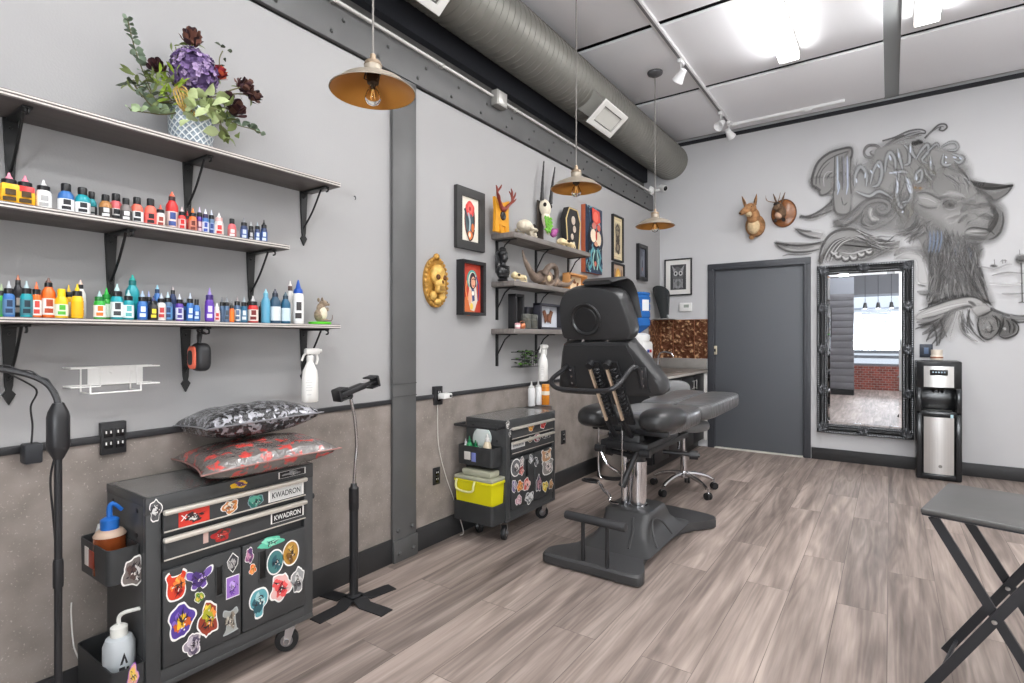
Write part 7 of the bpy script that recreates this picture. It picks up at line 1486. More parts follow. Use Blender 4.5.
# ================================================================== FLOWERS ON THE TOP SHELF
VX = 0.115; vc = atX(191.5, 130, VX); VY = vc.y; VD = dep(VX, VY); VR = 20.5/FPX*VD; VH = 0.148
def vase_mat():
    m = bpy.data.materials.new('diamond_glaze'); m.use_nodes = True; nt = m.node_tree; N = nt.nodes; K_ = nt.links; b = N['Principled BSDF']
    tc = N.new('ShaderNodeTexCoord'); sp = N.new('ShaderNodeSeparateXYZ'); K_.new(tc.outputs['Object'], sp.inputs[0])
    at = N.new('ShaderNodeMath'); at.operation = 'ARCTAN2'; K_.new(sp.outputs['Y'], at.inputs[0]); K_.new(sp.outputs['X'], at.inputs[1])
    ka = N.new('ShaderNodeMath'); ka.operation = 'MULTIPLY'; ka.inputs[1].default_value = 18.0; K_.new(at.outputs[0], ka.inputs[0])
    kz = N.new('ShaderNodeMath'); kz.operation = 'MULTIPLY'; kz.inputs[1].default_value = 235.0; K_.new(sp.outputs['Z'], kz.inputs[0])
    out = []
    for op in ('ADD','SUBTRACT'):
        a = N.new('ShaderNodeMath'); a.operation = op; K_.new(ka.outputs[0], a.inputs[0]); K_.new(kz.outputs[0], a.inputs[1]); s_ = N.new('ShaderNodeMath'); s_.operation = 'COSINE'; K_.new(a.outputs[0], s_.inputs[0]); out.append(s_)
    mx = N.new('ShaderNodeMath'); mx.operation = 'MAXIMUM'; K_.new(out[0].outputs[0], mx.inputs[0]); K_.new(out[1].outputs[0], mx.inputs[1])
    r = N.new('ShaderNodeValToRGB'); r.color_ramp.elements[0].position = 0.62; r.color_ramp.elements[0].color = rgb((140,154,166)); r.color_ramp.elements[1].position = 0.80; r.color_ramp.elements[1].color = rgb((226,230,232)); K_.new(mx.outputs[0], r.inputs['Fac']); K_.new(r.outputs['Color'], b.inputs['Base Color']); b.inputs['Roughness'].default_value = 0.35
    bp = N.new('ShaderNodeBump'); bp.inputs['Strength'].default_value = 0.4; bp.inputs['Distance'].default_value = 0.006; K_.new(mx.outputs[0], bp.inputs['Height']); K_.new(bp.outputs['Normal'], b.inputs['Normal']); return m
mb = MB(vase_mat()); mb.lathe([(VR*0.80,0.0005),(VR*0.86,0.004),(VR*0.97,0.06),(VR,0.11),(VR*0.98,VH),(VR*0.93,VH),(VR*0.92,0.10),(VR*0.5,0.012),(0,0.012)], (VX,VY,Z3), 40)
tag(mb.build('flower_vase', loc=(VX,VY,Z3)), 'pale blue vase with white diamond lattice on the topmost shelf', 'vase')
RF = random.Random(17)
def fp(u, v, dx=0.0): return atX(110+u/4.88, 10+v/4.88, VX+dx)
LG = M('leaf_olive',(104,116,66),0.6,var=0.2,vscale=30); LP = M('leaf_pale',(178,190,140),0.6,var=0.12,vscale=30); LE = M('leaf_eucalyptus',(116,132,112),0.6,var=0.18,vscale=30); LL = M('leaf_lime',(140,164,52),0.55,var=0.15,vscale=30); LD_ = M('leaf_dark_green',(52,60,42),0.6); STEMC = M('stem_brown',(96,92,60),0.7)
def leafpoly(mb, p, d, ln, wd, fold=0.25):
    d = U(d).normalized(); s = d.cross(U((RF.uniform(-1,1),RF.uniform(-1,1),RF.uniform(0.2,1)))).normalized(); n = s.cross(d)
    pts = []; rows = [(0,0.08),(0.25,0.75),(0.5,1.0),(0.78,0.7),(1.0,0.05)]; vs = []
    for t_, w_ in rows:
        c = p+d*(ln*t_)+n*(0.18*ln*math.sin(t_*2.5)); vs += [c-s*(wd/2*w_)+n*fold*wd*w_*0.5, c, c+s*(wd/2*w_)+n*fold*wd*w_*0.5]
    mb.add(vs, [(3*i+j,3*i+j+1,3*i+j+4,3*i+j+3) for i in range(4) for j in range(2)])
def stalk(t, path, r=0.0022):
    mb = MB(STEMC); P = smooth(path,6); mb.tube(P, r, 6); mb.build('stem', t); return P
base = lambda k=0: U((VX+RF.uniform(-0.03,0.03), VY+RF.uniform(-0.03,0.03), Z3+0.03))
neck = lambda k=0: U((VX+RF.uniform(-0.045,0.045), VY+RF.uniform(-0.05,0.05), Z3+VH+0.01))
def flower_root(name, label, cat, group=None): return thing(name, label, cat, (VX,VY,Z3+0.02), 0, group)
# eucalyptus branches
def eucalyptus(pts, n, lw, label, mat=LE):
    t = flower_root('eucalyptus_branch', label, 'eucalyptus branch', 'eucalyptus branches in the vase'); P = stalk(t, [base(), neck()]+pts); mb = MB(mat); k0 = int(len(P)*0.35)
    for k in range(n):
        f = k/(n-1); i = int(k0+f*(len(P)-1-k0)); p = P[i]; sc_ = lw*(1.15-0.55*f)
        for s in (-1,1):
            d = U((RF.uniform(-0.5,0.9), s*RF.uniform(0.6,1), RF.uniform(-0.1,0.7))); leafpoly(mb, p, d, sc_, sc_*0.9, 0.15)
    mb.build('leaves', t)
eucalyptus([fp(250,470), fp(175,330), fp(130,215), fp(100,110), fp(85,40)], 17, 0.030, 'tall grey green eucalyptus branch rising highest from the vase')
eucalyptus([fp(230,480,0.03), fp(160,420,0.04), fp(120,370,0.04)], 7, 0.034, 'short eucalyptus branch drooping towards the window end of shelf')
eucalyptus([fp(540,520,0.05), fp(620,560,0.06), fp(690,580,0.06), fp(735,600,0.06)], 7, 0.042, 'low eucalyptus branch with big round leaves trailing over shelf edge')
eucalyptus([fp(270,510,0.05), fp(180,500,0.07), fp(100,490,0.07)], 6, 0.046, 'broad leaved eucalyptus branch low on the window side', M('leaf_sage',(150,168,130),0.6,var=0.15,vscale=30))
# hydrangea
t = flower_root('hydrangea_stem', 'big purple dried hydrangea head in the middle of vase', 'hydrangea'); c = fp(410,310,0.03); stalk(t, [base(), neck(), c], 0.003)
HP = [M('petal_purple',(116,92,140),0.7), M('petal_violet',(84,64,106),0.7), M('petal_lilac',(160,138,176),0.7)]; mbs = MB(HP[0])
for k in range(430):
    a = RF.uniform(0,6.28); z = RF.uniform(-0.85,1); q = math.sqrt(max(0,1-z*z)); d = U((q*math.cos(a),q*math.sin(a),z)); p = c+U((d.x*0.075,d.y*0.082,d.z*0.092))*RF.uniform(0.86,1.0); mbs.mat(RF.choice(HP)); u_, w_, _ = frame_from(d); ph = RF.uniform(0,1.57); r_ = 0.0115
    for j in range(4):
        an = ph+j*1.571; e1_ = u_*math.cos(an)+w_*math.sin(an); e2_ = u_*math.cos(an+0.78)+w_*math.sin(an+0.78); e3_ = u_*math.cos(an-0.78)+w_*math.sin(an-0.78); mbs.add([p, p+e3_*r_*0.75+d*0.003, p+e1_*r_*1.05+d*0.006, p+e2_*r_*0.75+d*0.003], [(0,1,2,3)])
mbs.mat(HP[1]); mbs.sup(c,(0.118,0.13,0.148)); mbs.build('flower_head', t)
# roses: layered cupped petals
def rose(u, v, dx, r, cols, label, face=(0.7,-0.4,0.5), dried=0.0, mid=None):
    t = flower_root('rose_stem', label, 'rose', 'dried roses in the vase'); c = fp(u,v,dx); stalk(t, [base(), neck()]+([fp(*mid)] if mid else [])+[c], 0.0026); D = U(face).normalized(); u_, w_, _ = frame_from(D); mb = MB(cols[0])
    for ring,(n,tilt,rad,h_) in enumerate(((3,0.15,0.35,0.9),(4,0.35,0.55,0.85),(5,0.65,0.80,0.7),(6,1.0,1.0,0.45))):
        for j in range(n):
            mb.mat(cols[(ring+j)%len(cols)]); an = 2*math.pi*j/n+ring*0.7+RF.uniform(-0.2,0.2)*(1+dried); vs=[]; 
            for iy in range(4):
                f=iy/3; rr=r*rad*(0.35+0.65*f**0.7)*(1+RF.uniform(-0.12,0.12)*dried); hh=r*(h_*f*1.5-0.5)+RF.uniform(-0.15,0.15)*dried*r; hw=(0.25+0.5*math.sin(f*2.4))*(2.6/n)*1.3
                for ix in (-1,-0.5,0,0.5,1): a=an+ix*hw; vs.append(c+(u_*math.cos(a)+w_*math.sin(a))*rr*(1-0.06*abs(ix))+D*(hh-abs(ix)*r*0.10))
            mb.add(vs,[(5*iy+ix,5*iy+ix+1,5*iy+ix+6,5*iy+ix+5) for iy in range(3) for ix in range(4)])
    mb.ell(c-D*r*0.2,(r*0.9,r*0.9,r*0.9)); mb.build('flower_head', t); mb = MB(LG)
    for j in range(4): leafpoly(mb, c-D*r*0.5, -D*0.3+u_*math.cos(j*1.57)+w_*math.sin(j*1.57), r*1.1, r*0.3)
    mb.build('sepals', t)
DR1 = [M('petal_burgundy',(74,42,44),0.75), M('petal_brown',(98,66,56),0.75), M('petal_wine',(54,30,36),0.75)]
rose(400,138,0.04,0.042,[M('petal_rust',(110,70,58),0.75),M('petal_dusk',(66,44,46),0.75)],'dried brown rose standing highest above the hydrangea',(0.6,-0.3,0.7),1.0)
rose(228,278,0.05,0.034,[DR1[2],DR1[0]],'dark maroon rosebud between eucalyptus and hydrangea',(0.7,-0.6,0.3),0.5)
rose(532,308,0.05,0.036,[M('petal_red',(150,34,44),0.6),M('petal_orange',(196,84,56),0.6),M('petal_crimson',(112,22,34),0.6)],'red rose with orange edge beside the hydrangea',(0.6,0.3,0.6),0.2)
rose(655,372,0.06,0.040,DR1,'burgundy dried rose reaching out highest on column side',(0.7,0.2,0.5),1.4,(560,400,0.05))
rose(704,422,0.05,0.034,[DR1[2],DR1[1]],'dark dried rose at the outermost column side tip',(0.7,0.5,0.2),1.4,(600,410,0.05))
rose(612,482,0.08,0.044,DR1,'big dark wine rose low on the column side',(0.8,0.1,0.3),0.8)
rose(570,430,0.06,0.030,[DR1[2],DR1[0]],'small dark rose tucked between red and wine roses',(0.8,-0.1,0.4),0.9)
# leafy fillers
def filler(name, label, cat, pts, mat, ln, wd, n, spread=0.035):
    t = flower_root(name, label, cat, 'leafy fillers in the vase'); P = stalk(t, [base(), neck()]+pts); mb = MB(mat)
    for k in range(n): p = P[int(len(P)*RF.uniform(0.45,0.999))]+U((RF.uniform(-1,1),RF.uniform(-1,1),RF.uniform(-1,1)))*spread; leafpoly(mb, p, (RF.uniform(-0.3,1),RF.uniform(-1,1),RF.uniform(-0.6,1)), ln*RF.uniform(0.7,1.2), wd)
    mb.build('leaves', t)
filler('lime_spray','lime green leafy spray beneath the maroon rosebud','foliage spray',[fp(300,440,0.04),fp(270,380,0.06),fp(290,330,0.05)],LL,0.05,0.012,34)
filler('olive_spray','olive leafy spray on the window side above vase rim','foliage spray',[fp(240,450,0.04),fp(190,390,0.05),fp(170,350,0.05)],LG,0.042,0.014,30,0.045)
filler('dark_twig','dark thin twig poking out on the window side','twig',[fp(200,440,0.03),fp(130,380,0.04),fp(115,340,0.04)],LD_,0.045,0.012,12,0.012)
filler('fine_sprig','fine green sprig pointing up beside the brown rose','sprig',[fp(340,300,0.02),fp(330,230,0.02),fp(320,180,0.02)],LG,0.035,0.006,18,0.022)
filler('berry_sprig','tiny dark leaved sprig rising over the red rose','sprig',[fp(520,320,0.03),fp(535,235,0.03),fp(550,200,0.03)],LD_,0.024,0.015,7,0.018)
filler('pale_spray','pale green bracts spilling over the vase front','foliage spray',[fp(400,500,0.07),fp(430,520,0.09),fp(460,500,0.09)],LP,0.055,0.042,26,0.05)
filler('column_side_spray','mixed green leaves low on the column side of vase','foliage spray',[fp(520,490,0.07),fp(545,570,0.085),fp(570,600,0.08)],LG,0.050,0.026,24,0.045)
filler('cream_spray','large pale leaves near the red rose above rim','foliage spray',[fp(480,480,0.07),fp(520,455,0.08),fp(560,500,0.08)],LP,0.06,0.05,10,0.04)
t = flower_root('dried_tendril', 'tan dried tendril loops under the hydrangea', 'tendril', None); stalk(t,[base(),neck(),fp(350,470,0.06)],0.002); mb = MB(M('tendril_tan',(196,164,96),0.7))
for k in range(4): cc = fp(345+10*k,425+10*k,0.075); mb.tube([cc+U((0.012*math.sin(2*a+k),0.022*math.cos(a+k*0.4),0.040*math.sin(a))) for a in [2*math.pi*j/18 for j in range(17)]],0.0028,6)
mb.build('loops', t)
# ================================================================== WALL MURAL (airbrushed paint lying on the back wall)
def paint_mat():
    m = bpy.data.materials.new('airbrush_paint'); m.use_nodes = True; nt = m.node_tree; b = nt.nodes['Principled BSDF']
    a = nt.nodes.new('ShaderNodeVertexColor'); a.layer_name = 'Paint'; nt.links.new(a.outputs['Color'], b.inputs['Base Color']); nt.links.new(a.outputs['Alpha'], b.inputs['Alpha']); b.inputs['Roughness'].default_value = 0.8; b.inputs['Specular IOR Level'].default_value = 0.2; return m
class Mural:
    def __init__(s): s.v=[]; s.f=[]; s.c=[]; s.k=0
    def pt(s, p, n): q=atY(p[0],p[1],L); return (q.x, L-0.0012-n, q.z)
    def put(s, vs, cs, fs):
        o=len(s.v); s.v+=vs; s.c+=cs; s.f+=[[i+o for i in f] for f in fs]
    def stroke(s, pts, w, g, a=0.8, taper=True, soft=0.72, n=6):
        """pts in photo pixels (measured), w width px"""
        g = g if isinstance(g, tuple) else (g+14,g+13,g+13); a *= 0.92; w *= 1.2; c = rgb(g)[:3]; s.k+=1; off=s.k*0.00003
        P=smooth([(p[0],p[1],0) for p in pts],n); N=len(P); vs=[]; cs=[]
        for i,p in enumerate(P):
            d=P[min(i+1,N-1)]-P[max(i-1,0)]
            if d.length<1e-9: d=U((1,0,0))
            d.normalize(); nn=U((-d.y,d.x,0)); t=i/(N-1); k=(math.sin(math.pi*min(1,max(0,t*0.94+0.03)))**0.6) if taper else 1.0
            hw=max(0.12,w/2*k)
            for f,al in ((-1,0),(-(1-soft),1),((1-soft),1),(1,0)): vs.append(s.pt(p+nn*hw*f,off)); cs.append((*c,a*al))
        s.put(vs,cs,[(4*i+j,4*i+j+1,4*i+j+5,4*i+j+4) for i in range(N-1) for j in range(3)])
    def fill(s, pts, g, a=0.6, feather=3.0, g2=None):
        g = g if isinstance(g, tuple) else (g+12,g+11,g+10); a *= 0.88; feather *= 1.0; c=rgb(g)[:3]; s.k+=1; off=s.k*0.00003
        P=smooth([(p[0],p[1],0) for p in pts],4,True); N=len(P); ar=sum(P[i].x*P[(i+1)%N].y-P[(i+1)%N].x*P[i].y for i in range(N)); sg=1 if ar>0 else -1
        A=[];B=[]
        for i,p in enumerate(P):
            d=(P[(i+1)%N]-P[i-1]); d=d.normalized() if d.length>1e-9 else U((1,0,0)); nn=U((d.y,-d.x,0))*sg; A.append(p-nn*feather*0.4); B.append(p+nn*feather*0.6)
        vs=[s.pt(p,off) for p in A]+[s.pt(p,off) for p in B]; cs=[(*c,a)]*N+[(*c,0)]*N
        s.put(vs,cs,[tuple(range(N))]+[(i,(i+1)%N,N+(i+1)%N,N+i) for i in range(N)])
    def build(s):
        me=bpy.data.meshes.new('wall_mural'); o0=U((2.4,L,2.2)); me.from_pydata([U(v)-o0 for v in s.v],[],s.f); ca=me.color_attributes.new('Paint','FLOAT_COLOR','POINT')
        ca.data.foreach_set('color',[x for c in s.c for x in c]); me.materials.append(paint_mat()); me.update()
        o=bpy.data.objects.new('wall_mural',me); C.objects.link(o); o.location=o0; WORLD['wall_mural']=Matrix.Translation(o0); return o
mu=Mural(); R=random.Random(21)
def G(*q): return [(770+u/2.846,110+v/2.846) for u,v in q]
def F(*q): return [(894+u/7.85,170+v/7.85) for u,v in q]
def HA(*q): return [(894+u/7.19,250+v/7.19) for u,v in q]
def WG(*q): return [(770+u/7.85,180+v/7.85) for u,v in q]
def MM(*q): return [(780+u/8.53,110+v/8.53) for u,v in q]
def TT(*q): return [(890+u/7.85,110+v/7.85) for u,v in q]
def hairs(a, b, n, w, gs, al, jit=1.0):
    a=smooth([(x,y,0) for x,y in a],6); b=smooth([(x,y,0) for x,y in b],6); N=min(len(a),len(b))
    for k in range(n):
        t=R.random(); dt=R.uniform(-0.22,0.22); i0=int(R.uniform(0,0.5)*(N-2)); i1=min(N-1,i0+max(6,int(N*R.uniform(0.35,0.65)))); ph=R.uniform(0,6); fr=R.uniform(1.5,4.0)
        pts=[]
        for i in range(i0,i1+1,max(1,(i1-i0)//5)):
            f=(i-i0)/max(1,i1-i0); tt=min(1,max(0,t+dt*f)); p=a[i]*(1-tt)+b[i]*tt; pts.append((p.x+jit*math.sin(ph+fr*f*2),p.y+jit*0.5*math.cos(ph+fr*f*2)))
        if len(pts)>=3: mu.stroke(pts,w*R.uniform(0.6,1.5),R.choice(gs),al*R.uniform(0.6,1),n=4)
# -- soft grounds
mu.fill(G((120,215),(130,160),(175,118),(235,108),(245,150),(330,110),(400,70),(440,85),(500,110),(560,150),(560,190),(470,230),(430,320),(360,345),(250,330),(180,300),(170,240)),158,0.55,10)
mu.fill(G((180,325),(260,270),(330,240),(420,260),(440,330),(380,350),(280,345),(210,340)),140,0.5,8)
mu.fill(F((300,120),(520,10),(600,90),(700,140),(780,250),(840,310),(850,400),(820,500),(720,560),(600,560),(420,560),(250,470),(150,330),(180,180)),146,0.82,14)
mu.fill(G((440,175),(500,160),(560,195),(600,225),(560,260),(480,250)),146,0.7,8)
# neck and beard
mu.fill(HA((230,0),(600,0),(600,60),(615,150),(655,260),(700,400),(560,345),(400,360),(240,410),(255,300),(262,150)),124,0.85,10)
mu.fill(F((150,330),(330,430),(500,560),(640,600),(640,690),(260,690),(180,560),(60,470)),128,0.78,12)
mu.stroke(HA((0,40),(60,5),(130,0),(200,30),(240,90),(262,170)),9,130,0.6)
hairs(HA((250,0),(262,120),(250,250),(225,400)),HA((600,0),(605,100),(640,230),(695,400)),150,1.8,[70,80,92,60],0.7,1.0)
hairs(HA((270,0),(285,120),(270,250),(250,380)),HA((590,0),(600,100),(630,230),(680,390)),90,1.2,[150,172,160,182],0.55,1.1)
hairs(HA((262,0),(280,110),(270,230),(235,390)),HA((600,0),(606,110),(640,230),(694,395)),90,2.6,[84,98,112,128],0.55,2.2)
hairs(HA((480,0),(520,120),(560,240),(640,380)),HA((600,0),(610,120),(650,240),(700,390)),60,1.8,[70,84,96,140],0.6,1.2)
hairs(HA((250,0),(262,120),(262,230),(232,370)),HA((380,0),(370,120),(340,230),(290,380)),60,1.8,[74,88,100,140],0.6,1.2)
# lighter wash inside the beard arch, by the mirror
mu.fill(HA((10,60),(90,20),(190,40),(230,130),(245,240),(170,230),(160,90),(120,75)),202,0.55,6)
mu.stroke(HA((170,250),(200,256),(228,262)),2.2,90,0.7); mu.stroke(HA((165,300),(230,306),(330,318)),5,120,0.6); mu.stroke(HA((180,316),(230,322),(290,312)),2.0,80,0.7)
# -- ear (right), forehead
mu.fill(F((600,90),(700,140),(820,138),(915,120),(925,135),(870,200),(790,245),(700,210)),112,0.9,5)
mu.stroke(F((700,140),(820,140),(910,122),(925,132),(880,190),(800,240)),1.6,62,0.85); mu.stroke(F((720,170),(800,175),(870,155)),4,140,0.6); mu.stroke(F((640,150),(720,190),(780,240)),4,84,0.6)
mu.stroke(F((520,0),(560,40),(610,100),(640,130)),2.0,66,0.9); mu.stroke(F((470,-50),(530,5),(575,60)),3.2,92,0.7)
for (x,y) in ((640,90),(660,95),(690,100),(700,95),(620,100),(670,110)): mu.stroke(F((x,y+35),(x+5,y+15),(x+14,y)),1.0,84,0.8)
# muzzle, nose, mouth, eye
mu.fill(F((760,250),(830,300),(852,370),(840,460),(800,520),(720,545),(700,500),(760,440),(790,360),(740,290)),104,0.6,10)
mu.fill(F((600,320),(680,300),(740,330),(720,420),(620,430),(560,420)),150,0.5,9); mu.stroke(F((600,310),(660,290),(740,275),(800,300)),6,104,0.55); mu.stroke(F((850,330),(856,400),(835,480),(790,530),(740,550)),2.4,58,0.8)
mu.fill(F((670,360),(700,350),(740,358),(770,375),(740,385),(690,378)),74,0.9,3); mu.stroke(F((660,345),(720,335),(780,360)),3,150,0.6)
mu.stroke(F((550,500),(575,470),(620,455),(690,462),(740,472),(790,510)),2.2,54,0.95); mu.fill(F((560,490),(620,475),(700,485),(735,500),(660,515),(580,512)),184,0.8,4); mu.stroke(F((540,520),(620,530),(720,540)),6,96,0.6)
mu.fill(F((390,270),(420,250),(470,255),(490,280),(450,300),(400,300)),104,0.85,4); mu.stroke(F((380,280),(400,250),(450,240),(495,262)),1.6,66,0.8); mu.stroke(F((400,305),(450,316),(490,300)),2,176,0.7); mu.fill(F((425,272),(440,265),(455,275),(440,285)),62,0.9,2)
mu.stroke(F((380,200),(440,185),(520,200),(560,220)),6,178,0.6); mu.stroke(F((350,230),(380,215),(440,220)),3,86,0.6); mu.fill(F((400,380),(470,350),(530,350),(500,400),(430,430)),184,0.55,8); mu.stroke(F((520,330),(560,300),(600,260),(640,250)),8,110,0.6); mu.stroke(F((500,420),(540,380),(580,350)),4,92,0.6)
mu.fill(F((620,330),(690,318),(740,345),(700,400),(630,400)),176,0.45,12); mu.fill(F((420,200),(520,215),(540,240),(440,235)),184,0.45,8); mu.fill(F((540,250),(620,250),(700,280),(640,300),(560,290)),158,0.4,10); mu.fill(F((600,560),(680,575),(640,640),(600,620)),80,0.5,8)
# left ear and cheek wool
mu.fill(F((180,200),(260,190),(340,230),(340,290),(260,290),(200,260)),166,0.7,6); mu.stroke(F((170,190),(250,180),(330,215),(370,240)),2.2,86,0.8); mu.stroke(F((190,270),(260,300),(340,300)),2.2,100,0.7); mu.stroke(F((200,220),(270,230),(330,262)),3,196,0.6)
hairs(F((350,20),(420,60),(470,120),(470,190)),F((560,30),(590,80),(620,130),(640,190)),46,1.0,[96,110,176,190],0.6,1.2)
hairs(F((150,330),(140,420),(60,480),(-60,490)),F((330,420),(260,480),(180,540),(120,600)),50,1.3,[86,98,176,110],0.65,1.6)
hairs(F((260,450),(280,520),(260,600),(250,680)),F((560,560),(600,600),(620,650),(640,690)),60,1.3,[74,88,140,(120,134,156)],0.65,1.3)
hairs(F((380,430),(400,520),(400,620),(380,720),(360,800)),F((620,540),(640,600),(630,680),(650,760),(660,840)),70,1.4,[78,92,108,140],0.65,1.4)
hairs(F((220,400),(240,520),(230,640),(220,760)),F((420,470),(430,560),(430,660),(440,780)),50,1.4,[80,96,136,116],0.6,1.4)
for k in range(4): mu.stroke(F((280+30*k,480),(285+28*k,560),(270+26*k,650)),3.0,(150,164,188),0.55)
# -- outstretched arm, fist and stick
mu.fill(HA((175,460),(300,400),(420,360),(540,340),(610,355),(640,390),(600,420),(540,410),(430,440),(320,480),(170,500)),176,0.92,4)
mu.stroke(HA((175,440),(300,395),(420,355),(540,335),(620,360),(690,420)),2.4,58,0.9); mu.stroke(HA((200,495),(330,470),(440,430),(530,405),(560,420)),4,92,0.8); mu.stroke(HA((190,470),(320,430),(430,400),(540,380)),4,206,0.7); mu.stroke(HA((530,370),(560,385),(590,410)),4,80,0.7)
mu.fill(HA((560,420),(640,395),(710,430),(690,460),(620,480),(590,470)),168,0.9,4); mu.fill(HA((595,480),(650,455),(710,440),(780,480),(790,540),(720,620),(660,640),(615,600),(600,530)),118,0.95,5)
mu.fill(HA((780,480),(860,500),(885,550),(870,600),(800,630),(750,610),(770,540)),92,0.95,5); mu.fill(HA((640,500),(690,480),(730,510),(700,560),(650,560)),142,0.7,8); mu.fill(HA((810,520),(845,530),(850,570),(815,580)),120,0.6,6)
mu.stroke(HA((610,480),(600,540),(620,610),(670,642),(720,620)),2.2,42,0.9); mu.stroke(HA((720,470),(760,520),(750,580),(715,622)),2.4,40,0.9); mu.stroke(HA((785,490),(775,560),(750,610)),2.4,38,0.9); mu.stroke(HA((850,500),(890,550),(875,605),(800,635),(750,615)),2.2,40,0.9); mu.stroke(HA((640,570),(680,590),(720,575)),2.2,58,0.8); mu.fill(HA((780,562),(796,556),(804,572),(790,577)),186,0.8,2)
mu.stroke(HA((600,480),(650,465),(710,430)),2.0,52,0.85); mu.stroke(HA((690,420),(760,450),(850,475),(940,480)),3.4,60,0.9,taper=False); mu.stroke(HA((830,478),(880,490),(940,492)),5.5,120,0.9,taper=False); mu.stroke(HA((840,500),(880,520),(940,518)),2.4,50,0.9,taper=False)
for q in (((640,520),(660,560),(655,600)),((675,510),(700,555),(690,605)),((700,470),(735,500),(745,560)),((800,500),(830,540),(825,600)),((850,520),(862,560),(850,600))): mu.stroke(HA(*q),2.0,50,0.85)
mu.fill(HA((630,530),(660,520),(680,545),(660,580),(635,570)),168,0.6,8); mu.stroke(HA((620,600),(660,622),(700,606)),2.4,150,0.6)
# tassels and strands under the arm
for (x0,y0,x1,y1,x2,y2,w_,g_) in ((400,440,330,520,190,560,5,112),(420,440,340,540,200,610,4,92),(430,440,350,560,230,650,4,100),(440,440,370,560,270,680,4,84),(440,440,370,570,300,690,5,120),(440,430,400,540,340,640,4,96),(380,450,300,510,170,540,4,104),(360,460,280,500,160,520,5,140),(430,440,360,520,320,690,3,72),(410,450,350,500,250,590,3,70)):
    mu.stroke(HA((x0,y0),(x1,y1),(x2,y2)),w_,g_,0.8)
for q in (((330,500),(350,560),(380,630)),((280,520),(300,600),(310,690)),((180,540),(240,530),(330,490)),((200,600),(250,570),(310,520)),((230,660),(260,600),(320,540)),((150,570),(200,550),(280,530))): mu.stroke(HA(*q),2.4,66,0.85)
hairs(HA((470,430),(470,500),(500,590),(560,650)),HA((545,420),(550,500),(590,580),(650,665)),22,1.8,[80,96,150],0.75,1.2)
mu.stroke(HA((540,430),(535,500),(570,590),(650,662)),2.4,60,0.85); mu.stroke(HA((480,440),(465,510),(500,600),(600,660)),3.0,140,0.7); mu.fill(HA((390,470),(470,440),(460,560),(400,640),(370,560)),200,0.35,8)
# far shore, tower and little buildings
mu.stroke(HA((600,120),(660,128),(720,140),(800,110),(850,105)),2.2,158,0.7); mu.stroke(HA((700,185),(760,172),(830,165),(930,170)),2.6,120,0.7); mu.stroke(HA((770,315),(830,318),(935,312)),2.4,132,0.7); mu.stroke(HA((680,240),(800,250),(930,240)),3,190,0.5)
mu.fill(HA((690,118),(700,108),(725,110),(738,120),(715,126)),70,0.85,2); mu.stroke(HA((718,70),(720,108)),1.2,140,0.8,False); mu.stroke(HA((760,85),(785,76),(810,82)),1.6,110,0.8); mu.stroke(HA((775,70),(778,100)),1.0,120,0.8,False); mu.stroke(HA((795,70),(798,95)),1.0,120,0.8,False)
mu.stroke(HA((908,60),(914,200),(918,375)),1.8,58,0.95,False); mu.fill(HA((868,70),(885,42),(930,38),(940,60),(935,90),(900,96),(875,90)),84,0.9,3); mu.stroke(HA((872,72),(905,78),(938,72)),1.2,40,0.9); mu.stroke(HA((890,380),(918,376),(940,380)),2,70,0.8); mu.stroke(HA((898,0),(901,38)),0.8,90,0.8,False)
# -- wings / feathers on the near side
for pts,top,bot in (((47,500),(230,515),(420,490)) and (WG((47,492),(120,515),(250,520),(360,500),(430,480)),0,0),):
    pass
mu.fill(WG((45,492),(90,500),(180,515),(300,512),(400,488),(430,500),(380,545),(280,565),(170,565),(90,540)),168,0.8,4); mu.stroke(WG((42,492),(100,506),(220,518),(340,505),(440,480)),2.2,72,0.95); mu.stroke(WG((45,496),(90,540),(180,568),(300,566),(390,545)),2.2,72,0.95); mu.fill(WG((48,494),(90,502),(140,520),(110,530),(70,518)),96,0.7,4); mu.stroke(WG((110,520),(220,540),(350,525)),3,140,0.6)
mu.fill(WG((200,385),(270,400),(350,405),(420,420),(400,455),(320,450),(250,425)),176,0.6,5); mu.stroke(WG((200,384),(250,425),(320,452),(400,462)),2.6,66,0.9); mu.stroke(WG((205,386),(270,402),(330,404)),2.4,92,0.8)
mu.fill(WG((235,286),(300,290),(380,260),(470,190),(490,170),(495,230),(430,270),(350,300),(280,300)),128,0.75,5); mu.stroke(WG((233,287),(300,287),(380,255),(460,195),(495,150)),2.2,76,0.9); mu.stroke(WG((240,292),(320,302),(420,270),(490,240)),2.2,84,0.85); mu.stroke(WG((270,318),(360,308),(450,270)),2.5,176,0.6)
mu.stroke(WG((100,600),(150,588),(240,590),(330,580)),2.2,110,0.7)
mu.fill(WG((390,660),(400,580),(440,480),(520,410),(640,390),(740,420),(880,470),(1020,480),(1000,560),(880,590),(760,620),(600,640),(480,640),(430,600)),150,0.7,8)
mu.stroke(WG((388,665),(395,580),(440,470),(520,405),(640,388),(760,430),(900,480),(1020,490)),3.0,70,0.9); mu.stroke(WG((430,640),(460,560),(510,500),(620,480),(760,500),(900,530)),2.6,84,0.8); mu.fill(WG((520,500),(640,480),(800,500),(940,540),(860,580),(700,570),(580,560)),112,0.7,7)
for k in range(7): mu.stroke(WG((410+k*14,660-k*4),(440+k*14,570),(500+k*16,490),(600+k*20,450)),1.6,[70,190,96,176,84,196,110][k],0.7)
for (a_,b_) in ((470,600),(500,625),(560,640),(620,635),(680,610),(740,590)): mu.stroke(WG((a_,b_-35),(a_+20,b_),(a_+60,b_-5),(a_+75,b_-35)),2.2,72,0.85); mu.stroke(WG((a_+10,b_-40),(a_+35,b_-18),(a_+60,b_-30)),3,206,0.7)
